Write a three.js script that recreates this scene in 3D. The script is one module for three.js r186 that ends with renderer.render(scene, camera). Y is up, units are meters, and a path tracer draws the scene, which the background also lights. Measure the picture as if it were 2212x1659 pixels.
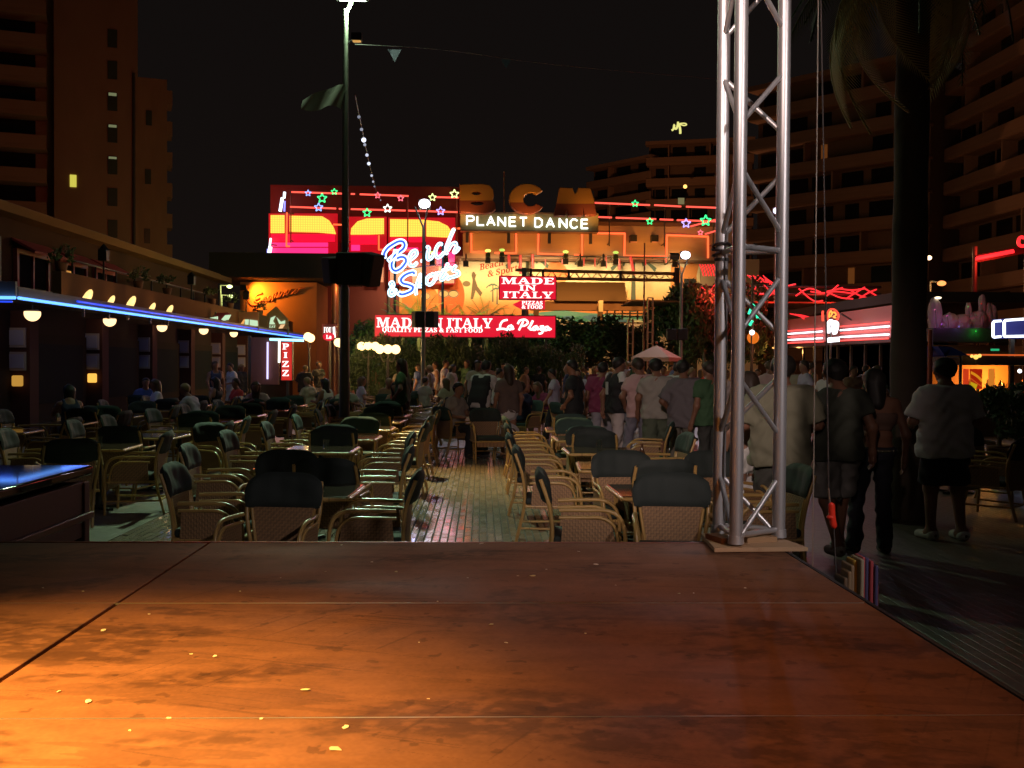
import * as THREE from 'three';
import { mergeGeometries } from 'three/addons/utils/BufferGeometryUtils.js';
import { RoundedBoxGeometry } from 'three/addons/geometries/RoundedBoxGeometry.js';
import { FontLoader } from 'three/addons/loaders/FontLoader.js';
import { TextGeometry } from 'three/addons/geometries/TextGeometry.js';
import { RectAreaLightUniformsLib } from 'three/addons/lights/RectAreaLightUniformsLib.js';

// ------------------------------------------------------------------ camera, sky, moon, exposure
const scene = new THREE.Scene();
const EYE = 1.74, F = 2212;                              // eye height in metres; focal length in units of a 2212 x 1659 picture
const camera = new THREE.PerspectiveCamera(41.11, 4 / 3, 0.05, 900);
camera.position.set(0, EYE, 0);
camera.rotation.order = 'YXZ';
camera.rotation.set(-0.0201, -0.0298, 0.0065);
camera.updateMatrixWorld();
const renderer = new THREE.WebGLRenderer({ antialias: true });
renderer.setSize(1024, 768);
renderer.toneMapping = THREE.LinearToneMapping;
renderer.toneMappingExposure = 1.0;
renderer.shadowMap.enabled = true;
RectAreaLightUniformsLib.init();
{ // night sky: almost black, a breath of warm town light low down, the same all round
  const w = 64, h = 64, d = new Float32Array(w * h * 4);
  for (let j = 0; j < h; j++) {
    const el = ((j + 0.5) / h - 0.5) * Math.PI, g = Math.exp(-Math.abs(el) / 0.25);
    for (let i = 0; i < w; i++) d.set([0.0042 + 0.0036 * g, 0.0034 + 0.0018 * g, 0.0032 + 0.0012 * g, 1], (j * w + i) * 4);
  }
  const t = new THREE.DataTexture(d, w, h, THREE.RGBAFormat, THREE.FloatType);
  t.mapping = THREE.EquirectangularReflectionMapping; t.magFilter = THREE.LinearFilter; t.minFilter = THREE.LinearFilter; t.needsUpdate = true;
  scene.background = t; scene.environment = t;
}
const moon = new THREE.DirectionalLight(0xfff4e6, 0.012);
moon.position.set(-40, 70, 30); moon.castShadow = true;
Object.assign(moon.shadow.camera, { left: -60, right: 60, top: 60, bottom: -60, near: 1, far: 250 });
scene.add(moon);

// ------------------------------------------------------------------ helpers
const PI = Math.PI;
let seed = 7;
const rnd = () => { seed = (seed * 1664525 + 1013904223) >>> 0; return seed / 4294967296; };
const rr = (a, b) => a + (b - a) * rnd();
const pick = (a) => a[Math.floor(rnd() * a.length)];
const V = (x, y, z) => new THREE.Vector3(x, y, z);
// a place in the photograph (2212 x 1659 units) at a distance Z along the plaza, or on a level h, as a point in metres
const ray = (px, py) => V((px - 1106) / F, -(py - 829.5) / F, -1).applyQuaternion(camera.quaternion);
const P = (px, py, Z) => { const v = ray(px, py); return v.multiplyScalar(Z / -v.z).add(camera.position); };
const G = (px, py, h = 0) => { const v = ray(px, py); return v.multiplyScalar((h - EYE) / v.y).add(camera.position); };
const PX = (px, py, X) => { const v = ray(px, py); return v.multiplyScalar(X / v.x).add(camera.position); };   // the same on an upright plane x = X
const K = 2212 / 2272;
const zoom = (x0, y0, s) => (x, y) => [(x0 + x * s) * K, (y0 + y * s) * K];
const Z1 = zoom(0, 0, 600 / 1555), Z2 = zoom(500, 350, 560 / 2212), Z3 = zoom(1000, 350, 600 / 2212), Z4 = zoom(1550, 0, 722 / 2212), Z5 = zoom(1550, 500, 722 / 2212), Z6 = zoom(0, 460, 720 / 2212), ZB = zoom(820, 480, 240 / 2212), ZM = zoom(800, 560, 440 / 2212), ZE = zoom(400, 600, 360 / 2212), ZR = zoom(1640, 640, 360 / 2212), ZS = zoom(2000, 620, 272 / 1612), ZP = zoom(1290, 560, 370 / 2212), ZL = zoom(380, 720, 520 / 2212);
const taken = {};
function numbered(n) { const k = taken[n] = (taken[n] ?? -1) + 1; return k ? n + '_' + String(k).padStart(3, '0') : n; }
function mg(list) {
  if (!Array.isArray(list)) return list;
  if (list.length === 1) return list[0];
  return mergeGeometries(list.map((g) => {
    const q = g.index ? g.toNonIndexed() : g.clone();
    for (const k of Object.keys(q.attributes)) if (!['position', 'normal', 'uv'].includes(k)) q.deleteAttribute(k);
    if (!q.attributes.uv) q.setAttribute('uv', new THREE.Float32BufferAttribute(new Float32Array(q.attributes.position.count * 2), 2));
    if (!q.attributes.normal) q.computeVertexNormals();
    q.morphAttributes = {}; q.clearGroups();
    return q;
  }));
}
function obj(name, geo, mat, parent = scene) {
  const m = new THREE.Mesh(mg(geo), mat);
  m.name = parent === scene ? numbered(name) : name;
  m.castShadow = m.receiveShadow = true;
  parent.add(m); return m;
}
function tag(o, label, category, group) { o.userData.label = label; o.userData.category = category; if (group) o.userData.group = group; return o; }
function thing(name, label, category, pos = [0, 0, 0], turn = 0, group) {
  const o = new THREE.Group(); o.name = numbered(name); scene.add(o);
  o.position.set(...(pos.isVector3 ? pos.toArray() : pos)); o.rotation.y = turn;
  return tag(o, label, category, group);
}
function dup(root, pos, turn, label, group, s) {
  const r = root.clone(); r.name = numbered(root.name.replace(/_\d{3}$/, '')); scene.add(r);
  r.position.set(...(pos.isVector3 ? pos.toArray() : pos)); r.rotation.y = turn; if (s) r.scale.copy(s);
  r.userData = { ...root.userData }; if (label) r.userData.label = label; if (group) r.userData.group = group;
  return r;
}
const struct = (name, geo, mat) => { const o = obj(name, geo, mat); o.userData.kind = 'structure'; return o; };
const bx = (w, h, d, x = 0, y = 0, z = 0, ry = 0, rx = 0, rz = 0) => { const g = new THREE.BoxGeometry(w, h, d); if (rz) g.rotateZ(rz); if (rx) g.rotateX(rx); if (ry) g.rotateY(ry); return g.translate(x, y, z); };
const rb = (w, h, d, r, x = 0, y = 0, z = 0, n = 2) => new RoundedBoxGeometry(w, h, d, n, r).translate(x, y, z);
const cy = (r0, r1, h, x = 0, y = 0, z = 0, n = 12) => new THREE.CylinderGeometry(r1, r0, h, n).translate(x, y + h / 2, z);
const sp = (r, x = 0, y = 0, z = 0, n = 10, sx = 1, sy = 1, sz = 1) => new THREE.SphereGeometry(r, n * 2, n).scale(sx, sy, sz).translate(x, y, z);
function bar(a, b, r0, r1 = r0, n = 8) {
  const d = V().subVectors(b, a), l = d.length();
  const g = new THREE.CylinderGeometry(r1, r0, l, n).translate(0, l / 2, 0);
  g.applyQuaternion(new THREE.Quaternion().setFromUnitVectors(V(0, 1, 0), d.normalize()));
  return g.translate(a.x, a.y, a.z);
}
function beam(a, b, w, h) { // box between two points, h upright
  const d = V().subVectors(b, a), l = d.length(), g = new THREE.BoxGeometry(w, h, l);
  const m = new THREE.Matrix4().lookAt(b, a, V(0, 1, 0)); g.applyMatrix4(m);
  return g.translate((a.x + b.x) / 2, (a.y + b.y) / 2, (a.z + b.z) / 2);
}
const tube = (pts, r, seg = pts.length * 4, n = 6, closed = false, tension = 0.5) => new THREE.TubeGeometry(new THREE.CatmullRomCurve3(pts, closed, 'centripetal', tension), seg, r, n, closed);
const wire = (pts, r, n = 6) => { const out = []; for (let i = 0; i + 1 < pts.length; i++) { out.push(bar(pts[i], pts[i + 1], r, r, n)); if (i) out.push(new THREE.IcosahedronGeometry(r, 0).translate(...pts[i].toArray())); } return mg(out); };
const lin = (r, g, b) => new THREE.Color().setRGB(r, g, b);
const S = (r, g, b, rough = 0.8, metal = 0, more = {}) => new THREE.MeshStandardMaterial({ color: lin(r, g, b), roughness: rough, metalness: metal, ...more });
const matte = (r, g, b) => new THREE.MeshPhysicalMaterial({ color: lin(r, g, b), roughness: 1, specularIntensity: 0.12 });
const glow = (r, g, b, k = 1) => new THREE.MeshStandardMaterial({ color: lin(0.02, 0.02, 0.02), roughness: 0.5, emissive: lin(r, g, b), emissiveIntensity: k });
const poly = (pts) => new THREE.Shape(pts.map(([x, y]) => new THREE.Vector2(x, y)));
const ext = (shape, d, bevel = 0) => new THREE.ExtrudeGeometry(shape, { depth: d, bevelEnabled: bevel > 0, bevelSize: bevel, bevelThickness: bevel, bevelSegments: 2, curveSegments: 10 });
// an outline given on a picture zoom, standing upright in the plane at distance Z and d metres thick towards the viewer
const plate = (zf, pts, Z, d, bevel) => { const q = pts.map(([x, y]) => { const p = P(...zf(x, y), Z); return [p.x, p.y]; }); return ext(poly(q), d, bevel).translate(0, 0, -Z); };
const path = (zf, pts, Z) => pts.map(([x, y]) => P(...zf(x, y), Z));
const ident = (x, y) => [x, y];
const fonts = {};
for (const n of ['sans_bold', 'sans_regular', 'serif_bold', 'serif_regular']) fonts[n] = await new FontLoader().loadAsync('fonts/droid/droid_' + n + '.typeface.json');
// lettering made to fill the box x0..x1, y0..y1 in the plane z
function text(str, font, x0, y0, x1, y1, z, depth = 0.03, slant = 0) {
  const g = new TextGeometry(str, { font: fonts[font], size: 1, depth: 1, curveSegments: 4 });
  g.computeBoundingBox(); const b = g.boundingBox;
  g.translate(-b.min.x, -b.min.y, -b.min.z).scale((x1 - x0) / (b.max.x - b.min.x), (y1 - y0) / (b.max.y - b.min.y), depth / (b.max.z - b.min.z));
  if (slant) g.applyMatrix4(new THREE.Matrix4().makeShear(0, 0, slant, 0, 0, 0));
  return g.translate(x0, y0, z);
}
const textAt = (str, font, zf, [ax, ay], [bx2, by], Z, depth, lift = 0) => { const a = P(...zf(ax, by), Z), b = P(...zf(bx2, ay), Z); return text(str, font, a.x, a.y, b.x, b.y, -Z + lift, depth); };
// noise
const hash = (x, y, s = 0) => { let h = (x * 374761393 + y * 668265263 + s * 1442695041) | 0; h = Math.imul(h ^ (h >>> 13), 1274126177); return ((h ^ (h >>> 16)) >>> 0) / 4294967296; };
const vn = (x, y, s = 0) => { const i = Math.floor(x), j = Math.floor(y), u = x - i, v = y - j, a = u * u * (3 - 2 * u), b = v * v * (3 - 2 * v); return (hash(i, j, s) * (1 - a) + hash(i + 1, j, s) * a) * (1 - b) + (hash(i, j + 1, s) * (1 - a) + hash(i + 1, j + 1, s) * a) * b; };
const fbm = (x, y, s = 0, o = 5) => { let v = 0, a = 0.5; for (let k = 0; k < o; k++) { v += a * vn(x, y, s + k); x *= 2.03; y *= 2.03; a *= 0.5; } return v; };
function tex(w, h, fn, srgb = true) { // fn(u, v) -> [r,g,b] 0..1
  const d = new Uint8Array(w * h * 4);
  for (let j = 0; j < h; j++) for (let i = 0; i < w; i++) { const c = fn(i / w, j / h); d.set([c[0] * 255, c[1] * 255, c[2] * 255, 255], (j * w + i) * 4); }
  const t = new THREE.DataTexture(d, w, h); t.wrapS = t.wrapT = THREE.RepeatWrapping; t.magFilter = THREE.LinearFilter; t.minFilter = THREE.LinearMipmapLinearFilter; t.generateMipmaps = true;
  if (srgb) t.colorSpace = THREE.SRGBColorSpace; t.needsUpdate = true; return t;
}
const toS = (c) => c.map((v) => (v <= 0.0031308 ? 12.92 * v : 1.055 * Math.pow(Math.max(v, 0), 1 / 2.4) - 0.055));
function canvasTex(w, h, draw) { const c = document.createElement('canvas'); c.width = w; c.height = h; draw(c.getContext('2d'), w, h); const t = new THREE.CanvasTexture(c); t.colorSpace = THREE.SRGBColorSpace; return t; }
function worldUV(g, s, plane = 'xz') { const p = g.attributes.position, u = g.attributes.uv; for (let i = 0; i < p.count; i++) u.setXY(i, p.getX(i) * s, (plane === 'xz' ? p.getZ(i) : p.getY(i)) * s); return g; }
const ordinal = ['first', 'second', 'third', 'fourth', 'fifth', 'sixth', 'seventh', 'eighth', 'ninth', 'tenth', 'eleventh', 'twelfth', 'thirteenth', 'fourteenth', 'fifteenth', 'sixteenth', 'seventeenth', 'eighteenth', 'nineteenth', 'twentieth'];
const nth = (i) => { const n = i + 1; return i < 20 ? ordinal[i] : n + (n % 10 === 1 && n !== 11 ? 'st' : n % 10 === 2 ? 'nd' : n % 10 === 3 ? 'rd' : 'th'); };
function pointLight(p, r, g, b, k, radius = 4) { const l = new THREE.PointLight(lin(r, g, b), k); l.position.copy(p); l.castShadow = true; l.shadow.radius = radius; l.decay = 2; scene.add(l); return l; }
function spotLight(p, t, r, g, b, k, angle, pen = 0.6, radius = 4) { const l = new THREE.SpotLight(lin(r, g, b), k, 0, angle, pen, 2); l.position.copy(p); l.target.position.copy(t); l.castShadow = true; l.shadow.radius = radius; scene.add(l); scene.add(l.target); return l; }
function rectLight(p, t, w, h, r, g, b, k) { const l = new THREE.RectAreaLight(lin(r, g, b), k, w, h); l.position.copy(p); l.lookAt(t); scene.add(l); return l; }
// ------------------------------------------------------------------ ground
const PAVE = { x0: -3.6, x1: 2.1, z0: 9.3, z1: 21 };     // the field of small ribbed pavers, z counted away from the stage
const groundTone = tex(512, 512, (u, v) => {
  const n = fbm(u * 9, v * 9, 3), m = fbm(u * 60, v * 60, 9, 3), gum = fbm(u * 130, v * 130, 21, 2) > 0.66 ? 0.72 : 1;
  const k = (0.62 + 0.5 * n + 0.3 * (m - 0.5)) * gum; return toS([0.2 * k, 0.17 * k, 0.14 * k]);
});
groundTone.repeat.set(1, 1);
const groundJoint = tex(256, 256, (u, v) => { const a = (u * 8) % 1, b = (v * 3 + (Math.floor(u * 8) % 2) * 0.5) % 1; const j = a < 0.1 || b < 0.03 ? 0 : 1; const k = j * (0.8 + 0.2 * vn(u * 90, v * 90, 4)); return [k, k, k]; }, false);
const groundMat = new THREE.MeshStandardMaterial({ color: lin(1, 1, 1), map: groundTone, bumpMap: groundJoint, bumpScale: 0.004, roughness: 0.42 });
{
  const s = new THREE.Shape([[-170, -60], [170, -60], [170, 260], [-170, 260]].map(([x, y]) => new THREE.Vector2(x, y)));
  s.holes.push(new THREE.Path([[PAVE.x0, PAVE.z0], [PAVE.x1, PAVE.z0], [PAVE.x1, PAVE.z1], [PAVE.x0, PAVE.z1]].map(([x, y]) => new THREE.Vector2(x, y))));
  const g = new THREE.ShapeGeometry(s).rotateX(-Math.PI / 2);
  worldUV(g, 1 / 0.64);
  const ground = struct('ground', g, groundMat);
  const bed = obj('mortar_bed', bx(PAVE.x1 - PAVE.x0, 0.02, PAVE.z1 - PAVE.z0, (PAVE.x0 + PAVE.x1) / 2, -0.022, -(PAVE.z0 + PAVE.z1) / 2), S(0.06, 0.05, 0.045, 0.9), ground);
  const pw = 0.078, pl = 0.25, gap = 0.011;
  const one = (() => { const w = (pw - gap) / 2, l = (pl - gap) / 2, c = 0.004, h = 0.018; // worn block: chamfered top
    const s2 = poly([[-w + c, -l + c], [w - c, -l + c], [w - c, l - c], [-w + c, l - c]]);
    return new THREE.ExtrudeGeometry(s2, { depth: h - c, bevelEnabled: true, bevelSize: c, bevelThickness: c, bevelSegments: 1 }).rotateX(-Math.PI / 2).translate(0, -h, 0); })();
  const tone = [[0.235, 0.185, 0.145], [0.25, 0.2, 0.155], [0.225, 0.18, 0.145], [0.245, 0.185, 0.15]].map((c, i) => S(...c, [0.14, 0.18, 0.12, 0.21][i]));
  const rest = [[], [], [], []];
  const nx = Math.floor((PAVE.x1 - PAVE.x0) / pw), nz = Math.floor((PAVE.z1 - PAVE.z0) / pl);
  let singles = 0;
  for (let j = 0; j < nz; j++) for (let i = 0; i < nx; i++) {
    const x = PAVE.x0 + (i + 0.5) * pw, z = PAVE.z0 + (j + 0.5 - (i % 2) * 0.5) * pl;
    if (z - pl / 2 < PAVE.z0) continue;
    const k = Math.floor(rnd() * 4), g2 = V(x, rr(-0.0025, 0.0005), -z), tx = rr(-0.003, 0.003), tz = rr(-0.006, 0.006);
    if (x > -0.72 && x < 0.56 && z > 9.75 && z < 14.3 && singles < 298) {
      const m = obj('paver', one, tone[k], ground); m.position.copy(g2); m.rotation.set(tx, 0, tz); singles++;
    } else rest[k].push(one.clone().rotateX(tx).rotateZ(tz).translate(g2.x, g2.y, g2.z));
  }
  rest.forEach((r, k) => { const m = obj('paver_field', r, tone[k], ground); m.userData.kind = 'stuff'; });
}

// ------------------------------------------------------------------ stage
const TOP = 1.06;                                        // stage floor level
{
  const deck = tex(2048, 2048, (u, v) => { // 6.4 m square of film-faced plywood: grain, boot scuffs, drag marks
    const x = u * 6.4, y = v * 6.4;
    const grain = fbm(x * 4, y * 30, 5, 4), blot = fbm(x * 2.3, y * 3.1, 31, 6), fine = vn(x * 150, y * 150, 8);
    let k = 0.82 + 0.26 * (grain - 0.5) + 0.45 * (blot - 0.5) + 0.3 * (fbm(x * 14, y * 14, 87, 4) - 0.5) + 0.14 * (fine - 0.5);
    const sc = fbm(x * 3.6 + 2.5 * vn(x * 2, y * 2, 71), y * 5.2 + vn(x * 3, y, 72), 44, 7), br = fbm(x * 30 + y * 13, y * 40 - x * 6, 47, 4); if (sc > 0.54) k *= 1 - Math.min(0.42, (sc - 0.54) * 4 * Math.max(0, br * 2.4 - 0.7));
    const dr = fbm(x * 1.1 + y * 3, y * 12 - x * 2, 52, 4); if (dr > 0.64) k *= 0.8;
    const sp2 = fbm(x * 22, y * 22, 63, 3); if (sp2 > 0.69) k *= 0.66;
    for (const [cs, sn, q] of [[0.94, 0.34, 201], [0.5, -0.87, 202], [0.98, -0.17, 203]]) { const a = x * cs + y * sn, b = y * cs - x * sn; if (vn(a * 2.3, b * 190, q) > 0.9 && vn(a * 1.1, b * 3, q + 9) > 0.52) k *= q === 203 ? 1.22 : 0.72; }
    const w = Math.max(0, fbm(x * 1.7, y * 1.7, 91, 4) - 0.52) * 1.2;
    return toS([0.25 * k + 0.05 * w, 0.12 * k + 0.035 * w, 0.066 * k + 0.025 * w]);
  });
  const rough = tex(256, 256, (u, v) => { const k = 0.5 + 0.45 * fbm(u * 14, v * 22, 17, 4); return [k, k, k]; }, false);
  const mDeck = [0, 1, 2].map((i) => new THREE.MeshPhysicalMaterial({ specularIntensity: 0.3, color: lin(...[[1, 1, 1], [0.93, 0.9, 0.88], [1.0, 0.96, 0.9]][i]), map: deck, roughnessMap: rough, roughness: 0.95, bumpMap: rough, bumpScale: 0.0006 }));
  const alu = S(0.5, 0.48, 0.45, 0.42, 0.85), dark = S(0.03, 0.03, 0.035, 0.7);
  const t = thing('stage', 'low plywood stage of brown deck panels in the foreground', 'stage', [0, 0, 0]);
  const xs = [-5.29, -3.155, -1.02, 1.115], zs = [3.87, 2.9, 1.96, 1.0, 0.04, -0.92];
  for (let i = 0; i < 3; i++) for (let j = 0; j < 5; j++) {
    const w = xs[i + 1] - xs[i] - 0.011, d = zs[j] - zs[j + 1] - 0.007;
    const g = worldUV(rb(w, 0.024, d, 0.003, (xs[i] + xs[i + 1]) / 2, TOP - 0.012 - 0.0015 * ((i + j) % 2), -(zs[j] + zs[j + 1]) / 2, 1).translate(5.29, 0, -0.98), 1 / 6.4).translate(-5.29, 0, 0.98);
    obj('deck_panel', g, mDeck[(i * 2 + j) % 3], t);
    obj('panel_frame', [bx(w, 0.08, 0.03, (xs[i] + xs[i + 1]) / 2, TOP - 0.07, -zs[j] + 0.02), bx(w, 0.08, 0.03, (xs[i] + xs[i + 1]) / 2, TOP - 0.07, -zs[j + 1] - 0.02)], alu, t);
  }
  for (let j = 1; j < 5; j++) obj('joint_strip', bx(6.38, 0.006, 0.0032, -2.0875, TOP - 0.0038, -zs[j]), alu, t);
  obj('edge_trim', bx(6.4, 0.03, 0.012, -2.0875, TOP - 0.014, -3.878), S(0.22, 0.07, 0.05, 0.4, 0.3), t);
  obj('edge_trim', bx(0.012, 0.03, 4.79, 1.122, TOP - 0.017, -1.475), dark, t);
  obj('skirt', bx(6.34, 0.9, 0.012, -2.0875, 0.48, -3.83), dark, t);
  obj('skirt', bx(0.012, 0.9, 4.7, 1.08, 0.48, -1.475), dark, t);
  for (const x of [-5.15, -3.15, -1.02, 0.98]) for (const z of [-3.75, -1.9, 0.85]) obj('leg', cy(0.024, 0.024, TOP - 0.11, x, 0, z), alu, t);
  // scraps of paper
  const paper = [S(0.75, 0.72, 0.66, 0.8), S(0.68, 0.6, 0.5, 0.8), S(0.7, 0.72, 0.5, 0.8)];
  const scraps = [[222, 1359, 1.4], [188, 1512, 1.5], [413, 1410, 0.8], [464, 1415, 0.8], [724, 1615, 2.6], [1061, 1346, 1.1], [1151, 1242, 1.6], [1287, 1217, 1.6], [1250, 1190, 1], [803, 1212, 0.9], [856, 1233, 0.9], [703, 1233, 0.9], [1118, 1242, 0.8], [1010, 1246, 0.7], [1264, 1366, 0.6], [945, 1297, 0.7], [926, 1507, 0.7], [660, 1487, 1.4], [322, 1324, 0.6], [746, 1568, 1.3], [1467, 1280, 0.7], [1609, 1268, 0.7], [470, 1192, 0.7], [180, 1275, 0.7], [93, 1268, 0.7], [519, 1275, 0.7], [281, 1575, 0.6], [365, 1548, 0.8], [564, 1549, 0.8], [1498, 1279, 0.5], [1094, 1386, 1], [606, 1246, 0.6], [127, 1490, 0.9], [1180, 1228, 0.7], [1330, 1262, 0.5], [905, 1385, 0.5], [737, 1176, 1.2], [1040, 1172, 1.5]];
  scraps.sort((a, b) => a[0] - b[0]);
  scraps.forEach(([px, py, s], i) => {
    const p = G(px, py, TOP + 0.004), n = 7, pts = [];
    for (let k = 0; k < n; k++) { const a = (k / n) * 6.283, r = 0.0042 * s * rr(0.5, 1.4); pts.push([Math.cos(a) * r * 1.3, Math.sin(a) * r]); }
    const g = new THREE.ExtrudeGeometry(poly(pts), { depth: 0.0012, bevelEnabled: false }).rotateX(-Math.PI / 2 + rr(-0.25, 0.25)).rotateY(rr(0, 6));
    g.computeBoundingBox(); g.translate(0, -g.boundingBox.min.y + 0.0005, 0);
    if (p.z < -3.84) p.z = -3.84;
    const o = obj('paper_scrap', g, paper[i % 3]); o.position.set(p.x, TOP, p.z);
    tag(o, `${s > 1.3 ? 'larger' : 'tiny'} pale paper scrap on the stage floor, ${nth(i)} of the scraps from the left`, 'paper scrap', 'paper scraps on the stage');
  });
}
// ------------------------------------------------------------------ lighting tower on the stage corner
const aluTube = S(0.56, 0.54, 0.54, 0.42, 0.7, { bumpMap: tex(64, 256, (u, v) => { const k = 0.5 + 0.5 * fbm(u * 30, v * 4, 2, 3); return [k, k, k]; }, false), bumpScale: 0.0004 });
{
  const t = thing('truss_tower', 'triangular aluminium truss tower standing on a plywood base at the stage corner', 'truss', [1.012, TOP, -3.835]);
  const c = [[-0.078, 0.125], [-0.085, -0.115], [0.122, -0.02]].map(([x, z]) => V(x, 0.03, z)), H = 4.3, r = 0.0245;
  for (const p of c) { const ch = obj('chord', [cy(r, r, H, p.x, 0.03, p.z, 20)], aluTube, t); obj('foot_plug', cy(0.03, 0.028, 0.03, p.x, 0.026, p.z, 16), aluTube, ch); }
  const faces = [[0, 2], [1, 2], [0, 1]];
  const bay = 0.382;
  faces.forEach(([a, b], f) => {
    const A = c[a], B = c[b], d = V().subVectors(B, A).normalize().multiplyScalar(0.018);
    for (let k = 0; k < 11; k++) {
      const up = (k + f) % 2 === 0, y0 = 0.045 + k * bay, y1 = y0 + 0.195;
      const pa = V(A.x + d.x, up ? y0 : y1, A.z + d.z), pb = V(B.x - d.x, up ? y1 : y0, B.z - d.z);
      obj('brace', bar(pa, pb, 0.0098, 0.0098, 10), aluTube, t);
    }
    for (const y of [0.035, 1.093, 2.19, 3.29]) obj('cross_bar', bar(V(A.x + d.x, y + 0.02, A.z + d.z), V(B.x - d.x, y + 0.02, B.z - d.z), 0.011, 0.011, 10), aluTube, t);
  });
  const ply = S(0.42, 0.27, 0.15, 0.7);
  obj('base_plate', ext(poly([[-0.165, 0.17], [0.178, 0.15], [0.13, -0.08], [-0.145, -0.15]].map(([x, z]) => [x, -z])), 0.012, 0.002).rotateX(-Math.PI / 2).translate(0, 0.004, 0), ply, t);
  const wedge = obj('wedge', bx(0.14, 0.022, 0.05, 0.02, 0.029, -0.03, 0.12), ply, t);
  obj('wedge', bx(0.12, 0.02, 0.035, 0.035, 0.028, 0.04, 0.2), S(0.33, 0.2, 0.1, 0.75), t);
  obj('wedge', bx(0.05, 0.02, 0.12, -0.115, 0.028, 0.02, 0.3), S(0.3, 0.15, 0.08, 0.75), t);
  obj('cable_coil', [new THREE.TorusGeometry(0.034, 0.005, 6, 20).rotateX(1.35).translate(-0.085, 1.14, -0.115), new THREE.TorusGeometry(0.037, 0.005, 6, 20).rotateX(1.75).translate(-0.085, 1.125, -0.112), new THREE.TorusGeometry(0.035, 0.005, 6, 20).rotateX(1.5).rotateZ(0.2).translate(-0.085, 1.11, -0.115)], S(0.03, 0.02, 0.02, 0.5), t);
  const cb = obj('cable', tube([V(-0.05, 0.02, -0.07), V(-0.056, 0.3, -0.05), V(-0.043, 0.7, -0.06), V(-0.06, 1.05, -0.05), V(-0.04, 1.5, -0.06), V(-0.058, 2.1, -0.045), V(-0.045, 3, -0.06), V(-0.05, 4.2, -0.05)], 0.0055, 60, 6), S(0.16, 0.09, 0.06, 0.55), t);
  obj('cable_strap', cy(0.029, 0.029, 0.012, -0.085, 1.08, -0.115, 16), S(0.05, 0.05, 0.05, 0.4), cb);
}
{ // a loose sling with a red grip, a feed cable and a bundle of striped cloth past the stage edge
  const f = thing('feed_cable', 'thin taut grey cable running down past the stage edge beside truss', 'cable', [0, 0, 0]);
  const a = P(1768, -60, 3.45), b = P(1757, 1225, 3.42);
  obj('line', bar(V(b.x, 0.004, b.z), a, 0.0022, 0.0022, 6), S(0.3, 0.25, 0.2, 0.5, 0.3), f);
  obj('anchor_clip', sp(0.012, b.x, 0.01, b.z, 6), aluTube, f);
  obj('top_hook', [bar(a, V(a.x, 5.05, a.z), 0.0025), new THREE.TorusGeometry(0.02, 0.004, 6, 14).translate(a.x, 5.07, a.z)], aluTube, f);
  const s = thing('hanging_sling', 'thin dark sling with a bright red plastic grip hanging beside truss tower', 'sling', [0, 0, 0]);
  const q = P(1797, 1115, 3.7), top = P(1772, -70, 3.7), mid = P(1785, 700, 3.7);
  obj('strap', [bar(V(top.x, 5.05, top.z), top, 0.0025), tube([top, mid, P(1790, 1060, 3.7)], 0.0028, 30, 6)], S(0.05, 0.035, 0.03, 0.6), s);
  obj('chain', tube([P(1790, 1055, 3.7), P(1792, 1075, 3.7), P(1794, 1092, 3.7)], 0.0035, 12, 6), S(0.55, 0.5, 0.45, 0.3, 0.9), s);
  const red = S(0.75, 0.035, 0.015, 0.35);
  const gp = obj('grip', [tube([P(1796, 1090, 3.7), P(1797, 1110, 3.7), P(1800, 1134, 3.7)], 0.0125, 12, 10), sp(0.0135, ...P(1795, 1117, 3.7).toArray(), 8, 1.2, 0.8, 1), sp(0.013, ...P(1801, 1134, 3.7).toArray(), 8, 0.9, 1.1, 0.9), sp(0.011, ...P(1796, 1091, 3.7).toArray(), 8)], red, s);
  obj('grip_tail', tube([P(1801, 1134, 3.7), P(1803, 1180, 3.7), P(1806, 1260, 3.7), V(1.28, 0.005, -3.7)], 0.003, 20, 5), S(0.05, 0.04, 0.035, 0.6), gp);
  const w = thing('cloth_bundle', 'bundle of folded striped cloth leaning against the stage side by truss base', 'cloth', [1.205, 0, -3.2]);
  const cols = [[0.12, 0.09, 0.06], [0.2, 0.15, 0.09], [0.2, 0.15, 0.09], [0.3, 0.21, 0.03], [0.26, 0.25, 0.18], [0.3, 0.05, 0.06], [0.05, 0.045, 0.12], [0.3, 0.05, 0.06], [0.05, 0.045, 0.12], [0.33, 0.03, 0.045]];
  cols.forEach((cc, i) => { const h = 1.055 + 0.085 * Math.sin(0.25 + i * 0.26) - 0.05 * (i > 8); obj('fold', rb(0.0125, h, 0.09 - 0.02 * (i % 2), 0.006, -0.062 + i * 0.0118, h / 2, 0.012 * Math.sin(i * 1.9)), S(...cc, 0.85), w); });
}
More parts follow.
